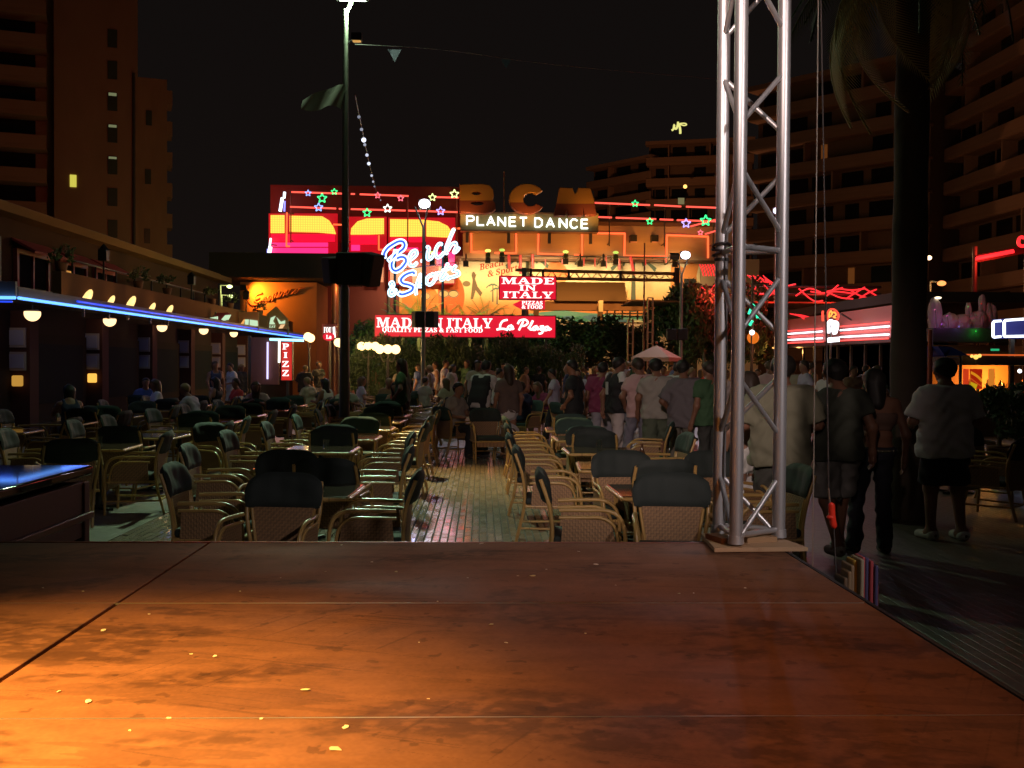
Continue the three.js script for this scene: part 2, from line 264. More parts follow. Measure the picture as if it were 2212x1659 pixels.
// ------------------------------------------------------------------ stage lamps on a bar behind the photographer
{
  const t = thing('lighting_bar', 'lighting bar on two stands over the back of stage', 'lighting bar', [0, 0, 0]);
  const steel = S(0.06, 0.06, 0.06, 0.5, 0.6);
  obj('bar', bar(V(-4.6, 4.55, 0.9), V(4.2, 4.55, 0.9), 0.026, 0.026, 12), steel, t);
  for (const x of [-4.4, 4.0]) { const l = obj('stand', cy(0.03, 0.024, 4.53, x, 0, 0.9), steel, t); obj('foot', [bar(V(x, 0.3, 0.9), V(x - 0.5, 0.02, 1.2), 0.015), bar(V(x, 0.3, 0.9), V(x + 0.5, 0.02, 1.2), 0.015), bar(V(x, 0.3, 0.9), V(x, 0.02, 0.3), 0.015)], steel, l); }
  const par = (x, target, rgb, k, angle, pen, label) => {
    const at = V(x, 4.32, 0.82), d = V().subVectors(target, at).normalize();
    const q = new THREE.Quaternion().setFromUnitVectors(V(0, 0, -1), d);
    const o = thing('stage_lamp', label, 'stage lamp', at, 0, 'stage lamps on the bar');
    o.quaternion.copy(q);
    obj('lamp_housing', new THREE.LatheGeometry([[0.001, 0.17], [0.06, 0.17], [0.085, 0.12], [0.1, 0], [0.1, -0.13], [0.092, -0.13], [0.09, 0.1]].map(([a, b]) => new THREE.Vector2(a, b)), 20).rotateX(Math.PI / 2), steel, o);
    obj('lamp_lens', new THREE.CylinderGeometry(0.088, 0.088, 0.01, 20).rotateX(Math.PI / 2).translate(0, 0, -0.1), glow(...rgb, 2), o);
    const yk = obj('yoke', [bar(V(-0.11, 0, 0), V(-0.11, 0.12, 0.02), 0.008), bar(V(0.11, 0, 0), V(0.11, 0.12, 0.02), 0.008), bar(V(-0.11, 0.12, 0.02), V(0.11, 0.12, 0.02), 0.008)], steel, o);
    obj('clamp', bx(0.03, 0.14, 0.04, 0, 0.16, 0.03), steel, yk);
    spotLight(at.clone().addScaledVector(d, 0.14), target, ...rgb, k, angle, pen, 4);
  };
  par(-2.4, V(-1.25, TOP, -1.3), [1, 0.5, 0.1], 620, 0.31, 1, 'stage lamp with an amber filter at the far end of the bar');
  par(1.2, V(0.1, TOP, -2.45), [1, 0.34, 0.08], 29, 0.31, 1, 'stage lamp with an orange filter in the middle of the bar');
  par(3.2, V(1.2, 1.65, -4.3), [1, 0.87, 0.86], 44, 0.31, 1, 'stage lamp with a pale lilac filter aimed past the tower');
  par(-0.9, V(2.4, 1.0, -14), [1, 0.76, 0.68], 175, 0.25, 1, 'added pale pink spotlight out of view aimed at the people on the plaza');  // added lamp, brightens the walkers and nearest chairs from the stage side
}
// ------------------------------------------------------------------ bar counter beside the stage
{
  const t = thing('bar_counter', 'dark wooden bar counter with a polished top beside the stage', 'counter', [0, 0, 0]);
  const wood = S(0.055, 0.022, 0.014, 0.55), h = 1.22, X = -1.95;
  obj('countertop', rb(2.6, 0.045, 1.14, 0.012, X - 1.3 + 0.02, h - 0.0225, -4.58), new THREE.MeshPhysicalMaterial({ color: lin(0.03, 0.015, 0.012), roughness: 0.04, specularIntensity: 0.4 }), t);
  for (let k = 0; k < 4; k++) obj('side_board', rb(0.03, 0.27, 1.0, 0.004, X, 0.145 + k * 0.29, -4.58, 1), wood, t);
  for (let k = 0; k < 6; k++) obj('front_board', rb(0.4, 1.13, 0.03, 0.004, X - 0.24 - k * 0.415, 0.58, -5.07, 1), wood, t);
  obj('trim_rail', rb(0.02, 0.035, 1.08, 0.006, X + 0.026, 0.98, -4.58, 1), S(0.12, 0.045, 0.02, 0.4), t);
  obj('corner_post', rb(0.07, 1.15, 0.07, 0.01, X - 0.01, 0.575, -5.06, 1), S(0.09, 0.03, 0.018, 0.5), t);
  obj('corner_post', rb(0.07, 1.15, 0.07, 0.01, X - 0.01, 0.575, -4.1, 1), S(0.13, 0.04, 0.022, 0.5), t);
}
// ------------------------------------------------------------------ cane chairs and tables
const weave = tex(128, 128, (u, v) => { const a = Math.sin(u * 50.27) * 0.5 + 0.5, b = Math.sin(v * 50.27) * 0.5 + 0.5, c = (Math.floor(u * 8) + Math.floor(v * 8)) % 2 ? a : b; const k = (0.55 + 0.45 * c) * (0.85 + 0.3 * vn(u * 20, v * 20, 6)); return toS([0.36 * k, 0.2 * k, 0.095 * k]); });
const weaveBump = tex(128, 128, (u, v) => { const a = Math.abs(Math.sin(u * 25.13)), b = Math.abs(Math.sin(v * 25.13)), k = (Math.floor(u * 8) + Math.floor(v * 8)) % 2 ? a : b; return [k, k, k]; }, false);
const mWeave = new THREE.MeshStandardMaterial({ color: lin(1, 1, 1), map: weave, bumpMap: weaveBump, bumpScale: 0.002, roughness: 0.62 });
const caneTex = tex(64, 256, (u, v) => { const node = Math.abs(((v * 3) % 1) - 0.5) < 0.03 ? 0.6 : 1, k = node * (0.8 + 0.35 * fbm(u * 6, v * 3, 12, 3)); return toS([0.5 * k, 0.3 * k, 0.1 * k]); });
const mCane = new THREE.MeshStandardMaterial({ color: lin(1, 1, 1), map: caneTex, roughness: 0.3 });
const cloth = (c) => new THREE.MeshStandardMaterial({ color: lin(...c), roughness: 0.78, bumpMap: tex(64, 64, (u, v) => { const k = 0.5 + 0.5 * vn(u * 30, v * 30, 3); return [k, k, k]; }, false), bumpScale: 0.0008 });
const mDarkCloth = cloth([0.018, 0.025, 0.022]), mGreenCloth = cloth([0.03, 0.06, 0.05]);
function chairProto(cover, name) {
  const t = thing(name, '', 'chair');
  const r = 0.0155, w = 0.27;
  for (const s of [-1, 1]) {
    // arm: a bent cane from the back post forward, round and down to the floor, a second one inside it
    const arm = [V(s * w, 0.655, -0.2), V(s * (w + 0.02), 0.66, 0.0), V(s * (w + 0.022), 0.655, 0.16), V(s * (w + 0.02), 0.61, 0.245), V(s * (w + 0.012), 0.5, 0.285), V(s * (w + 0.005), 0.25, 0.29), V(s * w, 0.008, 0.295)];
    obj('armrest', tube(arm, r, 26, 7), mCane, t);
    const inner = [V(s * w, 0.6, -0.2), V(s * (w + 0.016), 0.605, 0.0), V(s * (w + 0.018), 0.6, 0.12), V(s * (w + 0.016), 0.55, 0.2), V(s * (w + 0.008), 0.45, 0.235), V(s * w, 0.36, 0.24)];
    obj('arm_hoop', tube(inner, r * 0.85, 20, 6), mCane, t);
    const sh = new THREE.Shape(); sh.moveTo(0.19, 0.36); sh.lineTo(-0.235, 0.36); sh.lineTo(-0.19, 0.55); sh.lineTo(-0.11, 0.598); sh.lineTo(0.17, 0.598); sh.closePath();
    const sg = new THREE.ExtrudeGeometry(sh, { depth: 0.012, bevelEnabled: false }); for (let i = 0; i < sg.attributes.uv.count; i++) sg.attributes.uv.setXY(i, sg.attributes.position.getX(i) * 6, sg.attributes.position.getY(i) * 6);
    obj('side_panel', sg.rotateY(Math.PI / 2).translate(s * (w + 0.006) - 0.006, 0, 0), mWeave, t);
    // doubled back leg, drawn in towards the floor, that runs up as the back post
    obj('leg', mg([tube([V(s * 0.19, 0.006, -0.335), V(s * 0.225, 0.4, -0.25), V(s * 0.268, 0.68, -0.272), V(s * 0.258, 0.88, -0.34)], r, 14, 7), tube([V(s * 0.155, 0.006, -0.33), V(s * 0.188, 0.4, -0.245), V(s * 0.23, 0.69, -0.27)], r * 0.8, 10, 6)]), mCane, t);
    obj('side_stretcher', bar(V(s * 0.205, 0.16, -0.3), V(s * (w + 0.003), 0.16, 0.29), 0.011, 0.011, 6), mCane, t);
  }
  const lower = new THREE.ExtrudeGeometry(poly([[-0.185, 0], [0.185, 0], [0.232, 0.36], [-0.232, 0.36]]), { depth: 0.012, bevelEnabled: false }); for (let i = 0; i < lower.attributes.uv.count; i++) lower.attributes.uv.setXY(i, lower.attributes.position.getX(i) * 6, lower.attributes.position.getY(i) * 6);
  obj('back_panel', lower.rotateX(-0.07).translate(0, 0.34, -0.256), mWeave, t);
  // upholstered cover pulled over the upper back, rounded top, dished for the sitter
  const nu = 18, nv = 8, vp = [], vi = [];
  for (const side of [1, -1]) { const o = vp.length / 3; for (let j = 0; j <= nv; j++) for (let i = 0; i <= nu; i++) { const u = (i / nu) * 2 - 1, v = j / nv, au = Math.abs(u), x = u * (0.272 + 0.016 * Math.sin(v * PI)), y = 0.262 * v * (1 - 0.3 * au ** 4) - 0.012 * (1 - u * u) * (1 - v), th = 0.032 * Math.sqrt(Math.max(0, 1 - au ** 7)) * Math.sqrt(Math.max(0, 1 - Math.abs(2 * v - 1) ** 7)); vp.push(x, y, 0.6 * x * x + side * th + 0.004 * Math.sin(v * 9 + u * 4) + 0.003 * Math.sin(u * 13)); } for (let j = 0; j < nv; j++) for (let i = 0; i < nu; i++) { const q = o + j * (nu + 1) + i; side > 0 ? vi.push(q, q + 1, q + nu + 2, q, q + nu + 2, q + nu + 1) : vi.push(q, q + nu + 2, q + 1, q, q + nu + 1, q + nu + 2); } }
  const cg = new THREE.BufferGeometry(); cg.setAttribute('position', new THREE.Float32BufferAttribute(vp, 3)); cg.setIndex(vi); cg.computeVertexNormals(); cg.setAttribute('uv', new THREE.Float32BufferAttribute(vp.flatMap((_, i) => (i % 3 ? [] : [vp[i] * 4, vp[i + 1] * 4])), 2));
  obj('back_cover', cg.rotateX(-0.26).translate(0, 0.69, -0.3), cover, t);
  obj('seat_cushion', rb(0.5, 0.07, 0.5, 0.028, 0, 0.425, 0.005, 3), cover, t);
  obj('seat_frame', [bar(V(-w, 0.38, 0.27), V(w, 0.38, 0.27), 0.015), bar(V(-w, 0.38, -0.235), V(w, 0.38, -0.235), 0.015), bar(V(-w, 0.38, -0.235), V(-w, 0.38, 0.27), 0.015), bar(V(w, 0.38, -0.235), V(w, 0.38, 0.27), 0.015), bx(0.52, 0.012, 0.5, 0, 0.382, 0.015)], mCane, t);
  const ap = bx(0.5, 0.085, 0.012, 0, 0.33, 0.272); obj('apron', ap, mWeave, t);
  obj('stretcher', bar(V(-0.2, 0.17, -0.3), V(0.2, 0.17, -0.3), 0.011, 0.011, 6), mCane, t);
  return t;
}
const chair0 = chairProto(mDarkCloth, 'cane_chair');
const chairG = chairProto(mGreenCloth, 'cane_chair');
let used0 = false, usedG = false;
function chair(x, z, turn, label, green, group, tilt) { // z counted away from the stage; turn 0 faces the camera's way back (+z)
  let o;
  if (green) { o = usedG ? dup(chairG, [x, 0, -z], turn, label, group) : chairG; usedG = true; } else { o = used0 ? dup(chair0, [x, 0, -z], turn, label, group) : chair0; used0 = true; }
  o.position.set(x, 0, -z); o.rotation.y = turn; tag(o, label, 'chair', group);
  return o;
}
const topTex = tex(256, 256, (u, v) => { const k = 0.8 + 0.4 * fbm(u * 3, v * 30, 41, 4); return toS([0.075 * k, 0.045 * k, 0.03 * k]); });
const mTop = new THREE.MeshStandardMaterial({ color: lin(1, 1, 1), map: topTex, roughness: 0.1 });
const mIron = S(0.025, 0.025, 0.025, 0.45, 0.5);
const table0 = thing('cafe_table', '', 'table');
{
  obj('tabletop', rb(0.78, 0.028, 0.78, 0.01, 0, 0.726, 0, 2), mTop, table0);
  obj('edge_band', [bar(V(-0.37, 0.716, 0.392), V(0.37, 0.716, 0.392), 0.017), bar(V(-0.37, 0.716, -0.392), V(0.37, 0.716, -0.392), 0.017), bar(V(-0.392, 0.716, -0.37), V(-0.392, 0.716, 0.37), 0.017), bar(V(0.392, 0.716, -0.37), V(0.392, 0.716, 0.37), 0.017), ...[[1, 1], [1, -1], [-1, 1], [-1, -1]].map(([a, b]) => sp(0.028, a * 0.376, 0.716, b * 0.376, 5, 1, 0.62, 1))], mCane, table0);
  obj('column', cy(0.035, 0.03, 0.68, 0, 0.025, 0), mIron, table0);
  obj('foot', [bx(0.56, 0.03, 0.06, 0, 0.018, 0, 0.785), bx(0.56, 0.028, 0.06, 0, 0.017, 0, -0.785), sp(0.06, 0, 0.03, 0, 6, 1, 0.5, 1)], mIron, table0);
}
let usedT = false;
function table(x, z, label, group, turn = 0) { const o = usedT ? dup(table0, [x, 0, -z], turn, label, group) : table0; usedT = true; o.position.set(x, 0, -z); o.rotation.y = turn; return tag(o, label, 'table', group); }

const tableSpots = [];
const chairSpots = [];   // where people sit
// columns of tables: name, x, list of distances, which seats (a aisle side, o opposite, n near the stage, f far)
const columns = [
  ['left of the aisle', -1.8, [8.1, 10.0, 11.9, 13.8, 15.7, 17.6, 19.6, 21.8, 24.2], 1, 'chairs left of the aisle'],
  ['right of the aisle', 1.4, [8.1, 10.0, 11.9, 13.8, 15.8], -1, 'chairs right of the aisle'],
  ['in the second row', -4.5, [12.1, 13.9, 15.3, 17.3, 19.4, 21.6, 24], 1, 'chairs in the second row'],
  ['along the restaurant', -6.7, [12.6, 14.7, 16.8, 19, 21.3, 23.8], 1, 'chairs along the restaurant'],
];
for (const [where, X, zs, side, group] of columns) zs.forEach((z0, i) => {
  const far = z0 > 19, x = X === -1.8 && i === 0 ? -1.36 : X + rr(-0.08, 0.08), z = z0 + rr(-0.06, 0.06), o = nth(i);
  table(x, z, `square cane-edged cafe table, the ${o} from the stage ${where}`, 'cafe tables', rr(-0.06, 0.06));
  tableSpots.push([x, z, where, o]);
  const g = z0 > 14.5 && rnd() < 0.45 || (far && rnd() < 0.6);
  const put = (dx, dz, turn, word) => { const c = [x + dx + rr(-0.04, 0.04), z + dz + rr(-0.04, 0.04), turn + rr(-0.14, 0.14)]; chair(c[0], c[1], c[2], `${g ? 'green' : 'dark'}-backed cane chair, ${word} the ${o} table ${where}`, g, group); chairSpots.push([...c, i, X]); };
  put(side * (side > 0 && i === 0 ? 0.58 : 0.68), -0.3 + 0.25 * Math.min(i, 1), side > 0 ? -PI / 2 : PI / 2, 'aisle side of');
  if (!(X === 1.4 && i > 2)) put(-side * 0.76, 0.05, side > 0 ? PI / 2 : -PI / 2, 'far side of');
  if (X === -4.5 ? i > 1 && i % 3 !== 2 : i === 0 || i % 3 !== 2) put(-0.05, -0.95, PI, 'stage side of');
  if (i % 2 === 0 || far) put(0.05, 0.85, 0, 'facing the stage at');
});
// loose chairs that stand out
chair(-4.35, 10.9, -0.5, 'cane chair turned askew on open paving near bar counter', false, 'loose chairs');
chair(-3.3, 13.3, 2.2, 'cane chair pushed back into the gap between two rows', false, 'loose chairs');
chair(0.12, 18.0, 2.95, 'cane chair standing in the middle of aisle with its back turned', false, 'loose chairs');
chair(2.35, 14.4, -1.35, 'cane chair on the edge of walkway by the passers-by', true, 'loose chairs');
chair(2.2, 9.1, 2.9, 'cane chair behind the truss tower on walkway side', false, 'loose chairs');
// things on the tables
const glassMat = new THREE.MeshPhysicalMaterial({ color: lin(0.95, 0.97, 0.95), roughness: 0.03, transmission: 1, thickness: 0, ior: 1.5 });
function tumbler(p, label) { const o = obj('drinking_glass', new THREE.LatheGeometry([[0.001, 0], [0.028, 0], [0.034, 0.12], [0.031, 0.12], [0.026, 0.008], [0.001, 0.008]].map(([a, b]) => new THREE.Vector2(a, b)), 14), glassMat); o.position.copy(p); return tag(o, label, 'glass', 'glasses on the tables'); }
{
  const TT = 0.7405;
  tumbler(V(-1.32, TT, -7.92), 'empty glass on the front table left of aisle');
  for (const i of [1, 2, 3, 4, 10, 11, 13, 14, 16, 18, 20, 22]) { const [x, z, w, o] = tableSpots[i]; tumbler(V(x + rr(-0.2, 0.2), TT, -z + rr(-0.15, 0.2)), `small glass on the ${o} table ${w}`); }
  const can = thing('drink_can', 'green drink can on the front table right of aisle', 'can', [1.28, TT, -7.95]);
  obj('can_body', new THREE.LatheGeometry([[0.001, 0], [0.026, 0], [0.033, 0.008], [0.033, 0.105], [0.027, 0.118], [0.026, 0.121], [0.024, 0.117], [0.001, 0.117]].map(([a, b]) => new THREE.Vector2(a, b)), 18), S(0.1, 0.3, 0.14, 0.3, 0.5), can);
  obj('can_band', cy(0.0334, 0.0334, 0.03, 0, 0.028, 0, 18), S(0.25, 0.3, 0.32, 0.3, 0.6), can);
  const bt = thing('beer_bottle', 'brown beer bottle on the second table right of aisle', 'bottle', [tableSpots[10][0] + 0.2, TT, -tableSpots[10][1] + 0.2]);
  obj('bottle_body', new THREE.LatheGeometry([[0.001, 0], [0.03, 0], [0.031, 0.14], [0.013, 0.19], [0.013, 0.23], [0.001, 0.23]].map(([a, b]) => new THREE.Vector2(a, b)), 14), S(0.06, 0.025, 0.01, 0.08), bt);
  obj('bottle_label', cy(0.0316, 0.0316, 0.05, 0, 0.05, 0, 14), S(0.5, 0.05, 0.06, 0.5), bt);
  [[-1.3, 8.15, 'ashtray on the front table left of aisle'], [1.42, 8.2, 'ashtray on the front table right of aisle']].forEach(([x, z, l]) => { const o = obj('ashtray', new THREE.LatheGeometry([[0.001, 0], [0.05, 0], [0.06, 0.025], [0.052, 0.028], [0.045, 0.008], [0.001, 0.006]].map(([a, b]) => new THREE.Vector2(a, b)), 18), S(0.3, 0.3, 0.32, 0.2, 0.3)); o.position.set(x, TT, -z); tag(o, 'small round ' + l, 'ashtray'); });
}
// ------------------------------------------------------------------ people: bodies as one smooth surface each
function netsMesh(f, lo, hi, h) { // surface nets over a box grid
  const n = [0, 1, 2].map((k) => Math.max(2, Math.ceil((hi[k] - lo[k]) / h) + 1)), [nx, ny, nz] = n, d = new Float32Array(nx * ny * nz), at = (i, j, k) => i + nx * (j + ny * k);
  for (let k = 0; k < nz; k++) for (let j = 0; j < ny; j++) for (let i = 0; i < nx; i++) d[at(i, j, k)] = f(lo[0] + i * h, lo[1] + j * h, lo[2] + k * h);
  const id = new Int32Array(nx * ny * nz).fill(-1), pos = [], idx = [];
  for (let k = 0; k + 1 < nz; k++) for (let j = 0; j + 1 < ny; j++) for (let i = 0; i + 1 < nx; i++) {
    let sx = 0, sy = 0, sz = 0, c = 0; const v = [];
    for (let q = 0; q < 8; q++) v.push(d[at(i + (q & 1), j + ((q >> 1) & 1), k + (q >> 2))]);
    let neg = 0; for (const a of v) if (a < 0) neg++;
    if (!neg || neg === 8) continue;
    for (let a = 0; a < 8; a++) for (const b of [a ^ 1, a ^ 2, a ^ 4]) if (b > a && (v[a] < 0) !== (v[b] < 0)) { const t = v[a] / (v[a] - v[b]); sx += (a & 1) + t * ((b & 1) - (a & 1)); sy += ((a >> 1) & 1) + t * (((b >> 1) & 1) - ((a >> 1) & 1)); sz += (a >> 2) + t * ((b >> 2) - (a >> 2)); c++; }
    id[at(i, j, k)] = pos.length / 3; pos.push(lo[0] + (i + sx / c) * h, lo[1] + (j + sy / c) * h, lo[2] + (k + sz / c) * h);
  }
  const quad = (a, b, c, e, flip) => { if (a < 0 || b < 0 || c < 0 || e < 0) return; flip ? idx.push(a, c, b, a, e, c) : idx.push(a, b, c, a, c, e); };
  for (let k = 1; k + 1 < nz; k++) for (let j = 1; j + 1 < ny; j++) for (let i = 1; i + 1 < nx; i++) {
    const s = d[at(i, j, k)] < 0;
    if (s !== d[at(i + 1, j, k)] < 0) quad(id[at(i, j - 1, k - 1)], id[at(i, j, k - 1)], id[at(i, j, k)], id[at(i, j - 1, k)], !s);
    if (s !== d[at(i, j + 1, k)] < 0) quad(id[at(i - 1, j, k - 1)], id[at(i - 1, j, k)], id[at(i, j, k)], id[at(i, j, k - 1)], !s);
    if (s !== d[at(i, j, k + 1)] < 0) quad(id[at(i - 1, j - 1, k)], id[at(i, j - 1, k)], id[at(i, j, k)], id[at(i - 1, j, k)], !s);
  }
  const g = new THREE.BufferGeometry(); g.setAttribute('position', new THREE.Float32BufferAttribute(pos, 3)); g.setIndex(idx); g.computeVertexNormals();
  g.setAttribute('uv', new THREE.Float32BufferAttribute(new Float32Array((pos.length / 3) * 2), 2)); return g;
}
// bones: [ax,ay,az, bx,by,bz, ra, rb]
const boneD = (b, x, y, z, off) => { const dx = b[3] - b[0], dy = b[4] - b[1], dz = b[5] - b[2], px = x - b[0], py = y - b[1], pz = z - b[2], l = dx * dx + dy * dy + dz * dz; let t = l > 1e-9 ? (px * dx + py * dy + pz * dz) / l : 0; t = t < 0 ? 0 : t > 1 ? 1 : t; const qx = px - dx * t, qy = py - dy * t, qz = pz - dz * t; return Math.sqrt(qx * qx + qy * qy + qz * qz) - (b[6] + (b[7] - b[6]) * t) - off; };
const smin = (a, b, k) => { const h = Math.max(k - Math.abs(a - b), 0) / k; return Math.min(a, b) - h * h * k * 0.25; };
const field = (bones, k, off = 0) => (x, y, z) => { let d = 9; for (const b of bones) { const e = boneD(b, x, y, z, off); if (e < d + k) d = smin(d, e, k); } return d; };
function bounds(bones, m) { const lo = [9, 9, 9], hi = [-9, -9, -9]; for (const b of bones) for (let k = 0; k < 3; k++) { const r = Math.max(b[6], b[7]) + m; lo[k] = Math.min(lo[k], b[k] - r, b[k + 3] - r); hi[k] = Math.max(hi[k], b[k] + r, b[k + 3] + r); } return [lo, hi]; }
const bone = (a, b, ra, rb2) => [...a, ...b, ra, rb2];
const lerp3 = (a, b, t) => [0, 1, 2].map((k) => a[k] + (b[k] - a[k]) * t);
const ruck = (x, y, z) => 0.0085 * Math.sin(x * 31 + 3 * Math.sin(y * 17)) * Math.sin(y * 9 + z * 23) + 0.006 * Math.sin(y * 38 + 5 * Math.sin(x * 14 + z * 9));
const POSES = {
  stand: { hip: [[-0.085, 0.93, 0], [0.085, 0.93, 0]], knee: [[-0.1, 0.5, 0.02], [0.1, 0.5, 0.015]], ankle: [[-0.11, 0.085, -0.02], [0.11, 0.085, -0.02]], elbow: [[-0.26, 1.13, -0.03], [0.26, 1.13, -0.03]], wrist: [[-0.27, 0.89, 0.05], [0.27, 0.88, 0.05]] },
  walk: { tilt: 0.014, head: [0.012, 0.04], hip: [[-0.085, 0.92, 0], [0.085, 0.92, 0]], knee: [[-0.09, 0.51, 0.14], [0.09, 0.49, -0.03]], ankle: [[-0.09, 0.1, 0.2], [0.09, 0.15, -0.3]], elbow: [[-0.25, 1.14, -0.1], [0.25, 1.14, 0.05]], wrist: [[-0.27, 0.92, -0.06], [0.25, 0.92, 0.19]] },
  stride: { tilt: -0.014, head: [-0.015, 0.03], hip: [[-0.085, 0.92, 0], [0.085, 0.92, 0]], knee: [[-0.1, 0.49, -0.02], [0.09, 0.52, 0.12]], ankle: [[-0.1, 0.13, -0.26], [0.1, 0.09, 0.14]], elbow: [[-0.25, 1.15, 0.07], [0.26, 1.13, -0.1]], wrist: [[-0.23, 0.95, 0.22], [0.27, 0.9, -0.09]] },
  relax: { tilt: 0.022, head: [0.03, 0.02], hip: [[-0.06, 0.945, 0], [0.11, 0.92, 0.01]], knee: [[-0.075, 0.51, 0.0], [0.16, 0.5, 0.09]], ankle: [[-0.08, 0.085, -0.03], [0.2, 0.085, 0.03]], elbow: [[-0.27, 1.13, -0.06], [0.3, 1.16, -0.07]], wrist: [[-0.29, 0.89, 0.02], [0.2, 0.99, 0.1]] },
  talk: { tilt: -0.015, head: [-0.035, 0.03], hip: [[-0.1, 0.93, 0], [0.075, 0.94, 0]], knee: [[-0.15, 0.5, 0.05], [0.07, 0.51, 0.0]], ankle: [[-0.18, 0.085, 0.04], [0.08, 0.085, -0.03]], elbow: [[-0.29, 1.15, 0.03], [0.25, 1.12, -0.04]], wrist: [[-0.17, 1.2, 0.24], [0.27, 0.88, 0.04]] },
  hold: { tilt: 0.012, head: [-0.02, 0.045], hip: [[-0.09, 0.93, 0], [0.08, 0.93, 0]], knee: [[-0.13, 0.5, 0.02], [0.09, 0.5, 0.05]], ankle: [[-0.15, 0.085, -0.02], [0.1, 0.085, 0.02]], elbow: [[-0.28, 1.15, 0.0], [0.27, 1.14, 0.02]], wrist: [[-0.2, 1.06, 0.22], [0.17, 1.1, 0.24]] },
  sit: { head: [0.02, 0.03], hip: [[-0.085, 0.53, 0], [0.085, 0.53, 0]], knee: [[-0.11, 0.53, 0.42], [0.12, 0.53, 0.42]], ankle: [[-0.12, 0.085, 0.4], [0.13, 0.085, 0.44]], elbow: [[-0.27, 0.76, 0.05], [0.27, 0.76, 0.04]], wrist: [[-0.2, 0.73, 0.29], [0.18, 0.78, 0.28]] },
  lean: { head: [-0.03, 0.05], hip: [[-0.085, 0.53, -0.02], [0.085, 0.53, -0.02]], knee: [[-0.13, 0.54, 0.4], [0.1, 0.52, 0.41]], ankle: [[-0.14, 0.085, 0.33], [0.08, 0.085, 0.48]], elbow: [[-0.25, 0.83, 0.22], [0.25, 0.8, 0.2]], wrist: [[-0.1, 0.9, 0.38], [0.12, 0.84, 0.38]], bend: 0.14 },
  bow: { hip: [[-0.085, 0.93, -0.04], [0.085, 0.93, -0.04]], knee: [[-0.1, 0.5, 0.0], [0.1, 0.5, 0.02]], ankle: [[-0.11, 0.085, -0.06], [0.12, 0.085, -0.02]], elbow: [[-0.27, 1.12, 0.2], [0.27, 1.14, 0.22]], wrist: [[-0.2, 1.0, 0.42], [0.2, 1.02, 0.44]], bend: 0.24 },
};
